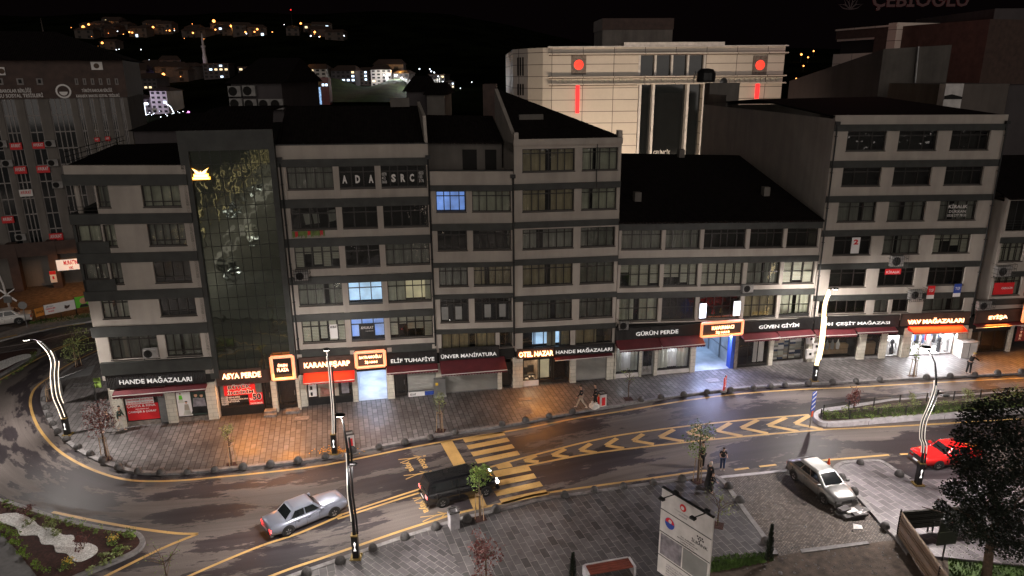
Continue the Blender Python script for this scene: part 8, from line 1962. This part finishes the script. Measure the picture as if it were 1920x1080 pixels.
q = MB(); q.box(U(1168), U(1355), -.3, 3, zt, Z(1260, 79)); q.box(-.6, uR + .3, -.35, .3, zt - .0, zt + .15); q.build('parapet', 'white_trim', t_)
q = MB()
x = .6
while x < uR - .3:
    if not (gl0 - .5 < x < gl0 + .1): q.box(x, x + .36, -.14, -.004, Z(1250, 153.5), Z(1250, 146.5))
    x += .72
q.build('frieze_ornament', 'stone_cladding', t_); 
for x, y in ((1085, 121.5), (1424.5, 122)):
    u, z = FM.uz(x, y); q = MB(); q.box(u - 1.0, u + 1.0, -.12, -.004, z - 1.25, z + 1.2); fr2 = q.build('disc_niche', 'stone_bare', t_); blob_disc(fr2, u, z, .66, 'red_disc', -.16, nm='red_disc')
u, z = FM.uz(1083, 157); q = MB(); q.box(u - .24, u + .24, -.35, -.05, Z(1083, 212), Z(1083, 157.5)); q.build('red_light_tube', 'red_light', t_); u, z = FM.uz(1420, 157); q = MB(); q.box(u - .24, u + .24, -.35, -.05, Z(1420, 185), Z(1420, 154.5)); q.build('red_light_tube', 'red_light', t_)
for k in range(3):
    q = MB(); f0 = .30 + .17 * k
    for (za, zb2) in ((Z(1000, 142), Z(1000, 106)), (Z(1000, 180), Z(1000, 158))):
        ax, ay = lx + (cx - .6 - lx) * f0, ly + (2.2 - ly) * f0; bx, by = lx + (cx - .6 - lx) * (f0 + .1), ly + (2.2 - ly) * (f0 + .1); q.quad((ax - .02, ay - .05, za), (bx - .02, by - .05, za), (bx - .02, by - .05, zb2), (ax - .02, ay - .05, zb2))
    q.build('corner_window', 'room_dark', t_)
ra, rb = at(1129, 40, 113), at(1262, 34, 113); r0 = (ra - FM.o).dot(FM.e); r1 = (rb - FM.o).dot(FM.e); roof_ = MB(); roof_.box(r0, r1, 12, 20, zt - .5, rb.z - 1.6); roof_.build('roof_plant_room', 'plaster_old', t_)
q = MB(); q.box(r0 - .1, r1 + .1, 11.9, 20.1, rb.z - 1.6, rb.z); q.build('plant_room_cap', 'brown_clad', t_)
a, z = FM.uz(1245, 285)
text('GELİNCİK', U(1228, 285), U(1260, 285), z - .5, z + .3, .85, 'sign_letter', t_, 'window_lettering', .02)
for k, x in enumerate((1000, 1060, 1120, 1175, 1240, 1340, 1420)):
    pp = FM.o + FM.e * U(x) - FM.n * 16; l = bpy.data.lights.new('wall_washer', 'SPOT'); l.energy = 2700; l.spot_size = R(100); l.spot_blend = .7; l.color = (1, .78, .58); l.shadow_soft_size = .3; o = bpy.data.objects.new('wall_washer', l); C.objects.link(o); o.location = (pp.x, pp.y, 8.0)
    o.rotation_euler = (FM.n * 16 + Vector((0, 0, 7))).to_track_quat('-Z', 'Y').to_euler()
# roof clutter: water tank and dishes on the stair head of the tall right block
pt = fw(23.6, 24.6, 21.1); t_ = thing('water_tank', 'dark round water tank on the roof corner in front of the mall glass', 'water tank', pt + FE * 1.6, FA); q = MB(); q.lathe([(.9, 0), (.95, .2), (.95, .9), (.7, 1.25), (.2, 1.35)], 14); q.build('tank', 'steel_dark', t_)
def dish(p, rz, label):
    t_ = thing('satellite_dish', label, 'satellite dish', p, rz); q = MB(); n = 12; q.v = [(0, .12, .8)] + [(.42 * math.cos(2 * PI * k / n), 0, .8 + .42 * math.sin(2 * PI * k / n)) for k in range(n)]; q.f = [[0, k + 1, (k + 1) % n + 1] for k in range(n)]; q.m = [0] * n; q.build('dish', 'metal_grey', t_); q = MB(); q.tube([(0, .1, 0), (0, .1, .8)], .03, 5); q.tube([(0, 0, .8), (0, -.4, .75)], .015, 4); q.build('mount', 'steel_dark', t_)
dish(fw(23.9, 24.4, 21.0), 1.2, 'satellite dish left of the dark water tank'); dish(fw(27.2, 24.6, 20.3), -.6, 'satellite dish right of the dark water tank')
# ------------------------------------------------------------------ dim buildings at the upper right
t_ = thing('grey_gable_building', 'tall grey windowless gable with a rain pipe above the right roofs', 'building', (0, 0, 0)); Y1, Y2 = 84.0, 80.0
A = at(1480, 152, 100); B_ = at(1657, 92, Y1); Cc = at(1785, 84, Y2); q = MB(); q.add([(A.x, 100, 8), (B_.x, Y1, 8), (B_.x, Y1, B_.z), (A.x, 100, A.z)], [(0, 1, 2, 3)]); q.build('side_wall', 'plaster_grey', t_)
q = MB(); q.add([(B_.x, Y1, 8), (Cc.x, Y2, 8), (Cc.x, Y2, Cc.z), (B_.x, Y1, B_.z), (Cc.x + 2, Y2 + 14, 8), (Cc.x + 2, Y2 + 14, Cc.z), (A.x, 100, 8), (A.x, 100, A.z)], [(0, 1, 2, 3), (1, 4, 5, 2)]); q.build('front_wall', 'plaster_old', t_)
a_, b2_ = at(1722, 87, 81.7), at(1712, 192, 81.7); q = MB(); q.tube([a_, b2_], .12, 6); q.build('rain_pipe', 'metal_grey', t_); t_.location = (0, 0, 0)
p = at(1688, 190, 80.5); q = MB(); q.box(-1.5, 1.5, -.6, 0, 0, 1.3); o = q.build('rooftop_unit', 'steel_dark'); o.location = p; tag(o, 'dark rooftop unit at the foot of the grey gable', 'roof unit')
t_, w_, z_ = facebox('beige windowless house wall right of the grey gable', 1768, 1893, 158, 70, 10, 'plaster_dim', name='building'); 
t_, w_, z_ = facebox('small white rooftop hut left of the beige wall', 1774, 1808, 157, 69, 1, 'white_trim', name='hut', cat='hut'); q = MB(); q.add([(0, -.05, z_ - 1.4), (w_, -.05, z_ - 1.4), (w_, -.05, z_ - 1.2), (w_ * .4, -.05, z_ - .95), (0, -.05, z_ - 1.1)], [(0, 1, 2, 3, 4)]); q.build('dark_awning', 'room_dark', t_)
t_, w_, z_ = facebox('violet-grey house wall at the right edge beyond the beige one', 1893, 1990, 160, 70, 10, 'plaster_grey'); facebox('tall dark block at the upper right corner of the photo', 1866, 1990, 16, 105, 20, 'plaster_grey')
# pinkish building with the ribbon balcony
t_ = thing('pink_lit_building', 'reddish-lit building with a dark ribbon balcony high at the right', 'building', (0, 0, 0)); P0, P1 = at(1568, 62, 122), at(1685, 36, 110); L_b = at(1560, 110, 122); ang = math.atan2(P1.y - P0.y, P1.x - P0.x); t_.location = (P0.x, P0.y, 0); t_.rotation_euler.z = ang; W_ = math.hypot(P1.x - P0.x, P1.y - P0.y); zt = P0.z; zb = L_b.z; h_ = zt - zb
q = MB(); q.box(0, W_ - 1.6, 0, 12, zt - h_ * .25, zt + .3); q.box(W_ - 4.2, W_ - 1.6, 0, 12, 0, zt - h_ * .25); q.build('brown_frame', 'brown_clad', t_)
q = MB(); q.box(W_ - 1.6, W_, -.1, 12, 0, zt + .8); q.box(0, W_ - 4.2, -.1, 12, 0, zt - h_ * .82); q.box(0, W_ - 4.2, .3, .5, zt - h_ * .33, zt - h_ * .25); q.box(-.1, W_, -.2, .2, zt + .3, zt + .55); q.build('white_cladding', 'panel_cladding', t_)
q = MB(); q.box(0, W_ - 4.2, 1.2, 1.3, zt - h_ * .82, zt - h_ * .33); q.build('ribbon_window', 'room_dark', t_); q = MB(); q.box(W_, W_ + 14, 1, 14, 0, zt + .3); q.build('side_block', 'brown_clad', t_)
pl_ = at(1640, 30, 96); l = bpy.data.lights.new('sign_glow', 'POINT'); l.energy = 800; l.color = (1, .40, .36); l.shadow_soft_size = 3; o = bpy.data.objects.new('sign_glow', l); C.objects.link(o); o.location = (pl_.x, pl_.y, pl_.z)
p0, p1 = at(1634, 20, 112), at(1815, 12, 112); t_ = thing('roof_sign', 'dim red roof sign cut by the top edge of the photo', 'sign', p0); text('ÇEBİOĞLU', 0, p1.x - p0.x, 0, 3.2, 0, 'sign_dim_red', t_, 'letters', .2, .02)
q = MB(); c_ = -3.2
for k in range(5):
    a = PI * (.12 + .19 * k); q.tube([(c_, 0, .2), (c_ + 1.0 * math.cos(a - .25), 0, .2 + 1.1 * math.sin(a - .25)), (c_ + 1.9 * math.cos(a), 0, .2 + 1.9 * math.sin(a)), (c_ + 1.0 * math.cos(a + .25), 0, .2 + 1.1 * math.sin(a + .25)), (c_, 0, .2)], .07, 4)
q.build('lotus_outline', 'plaster_grey', t_)
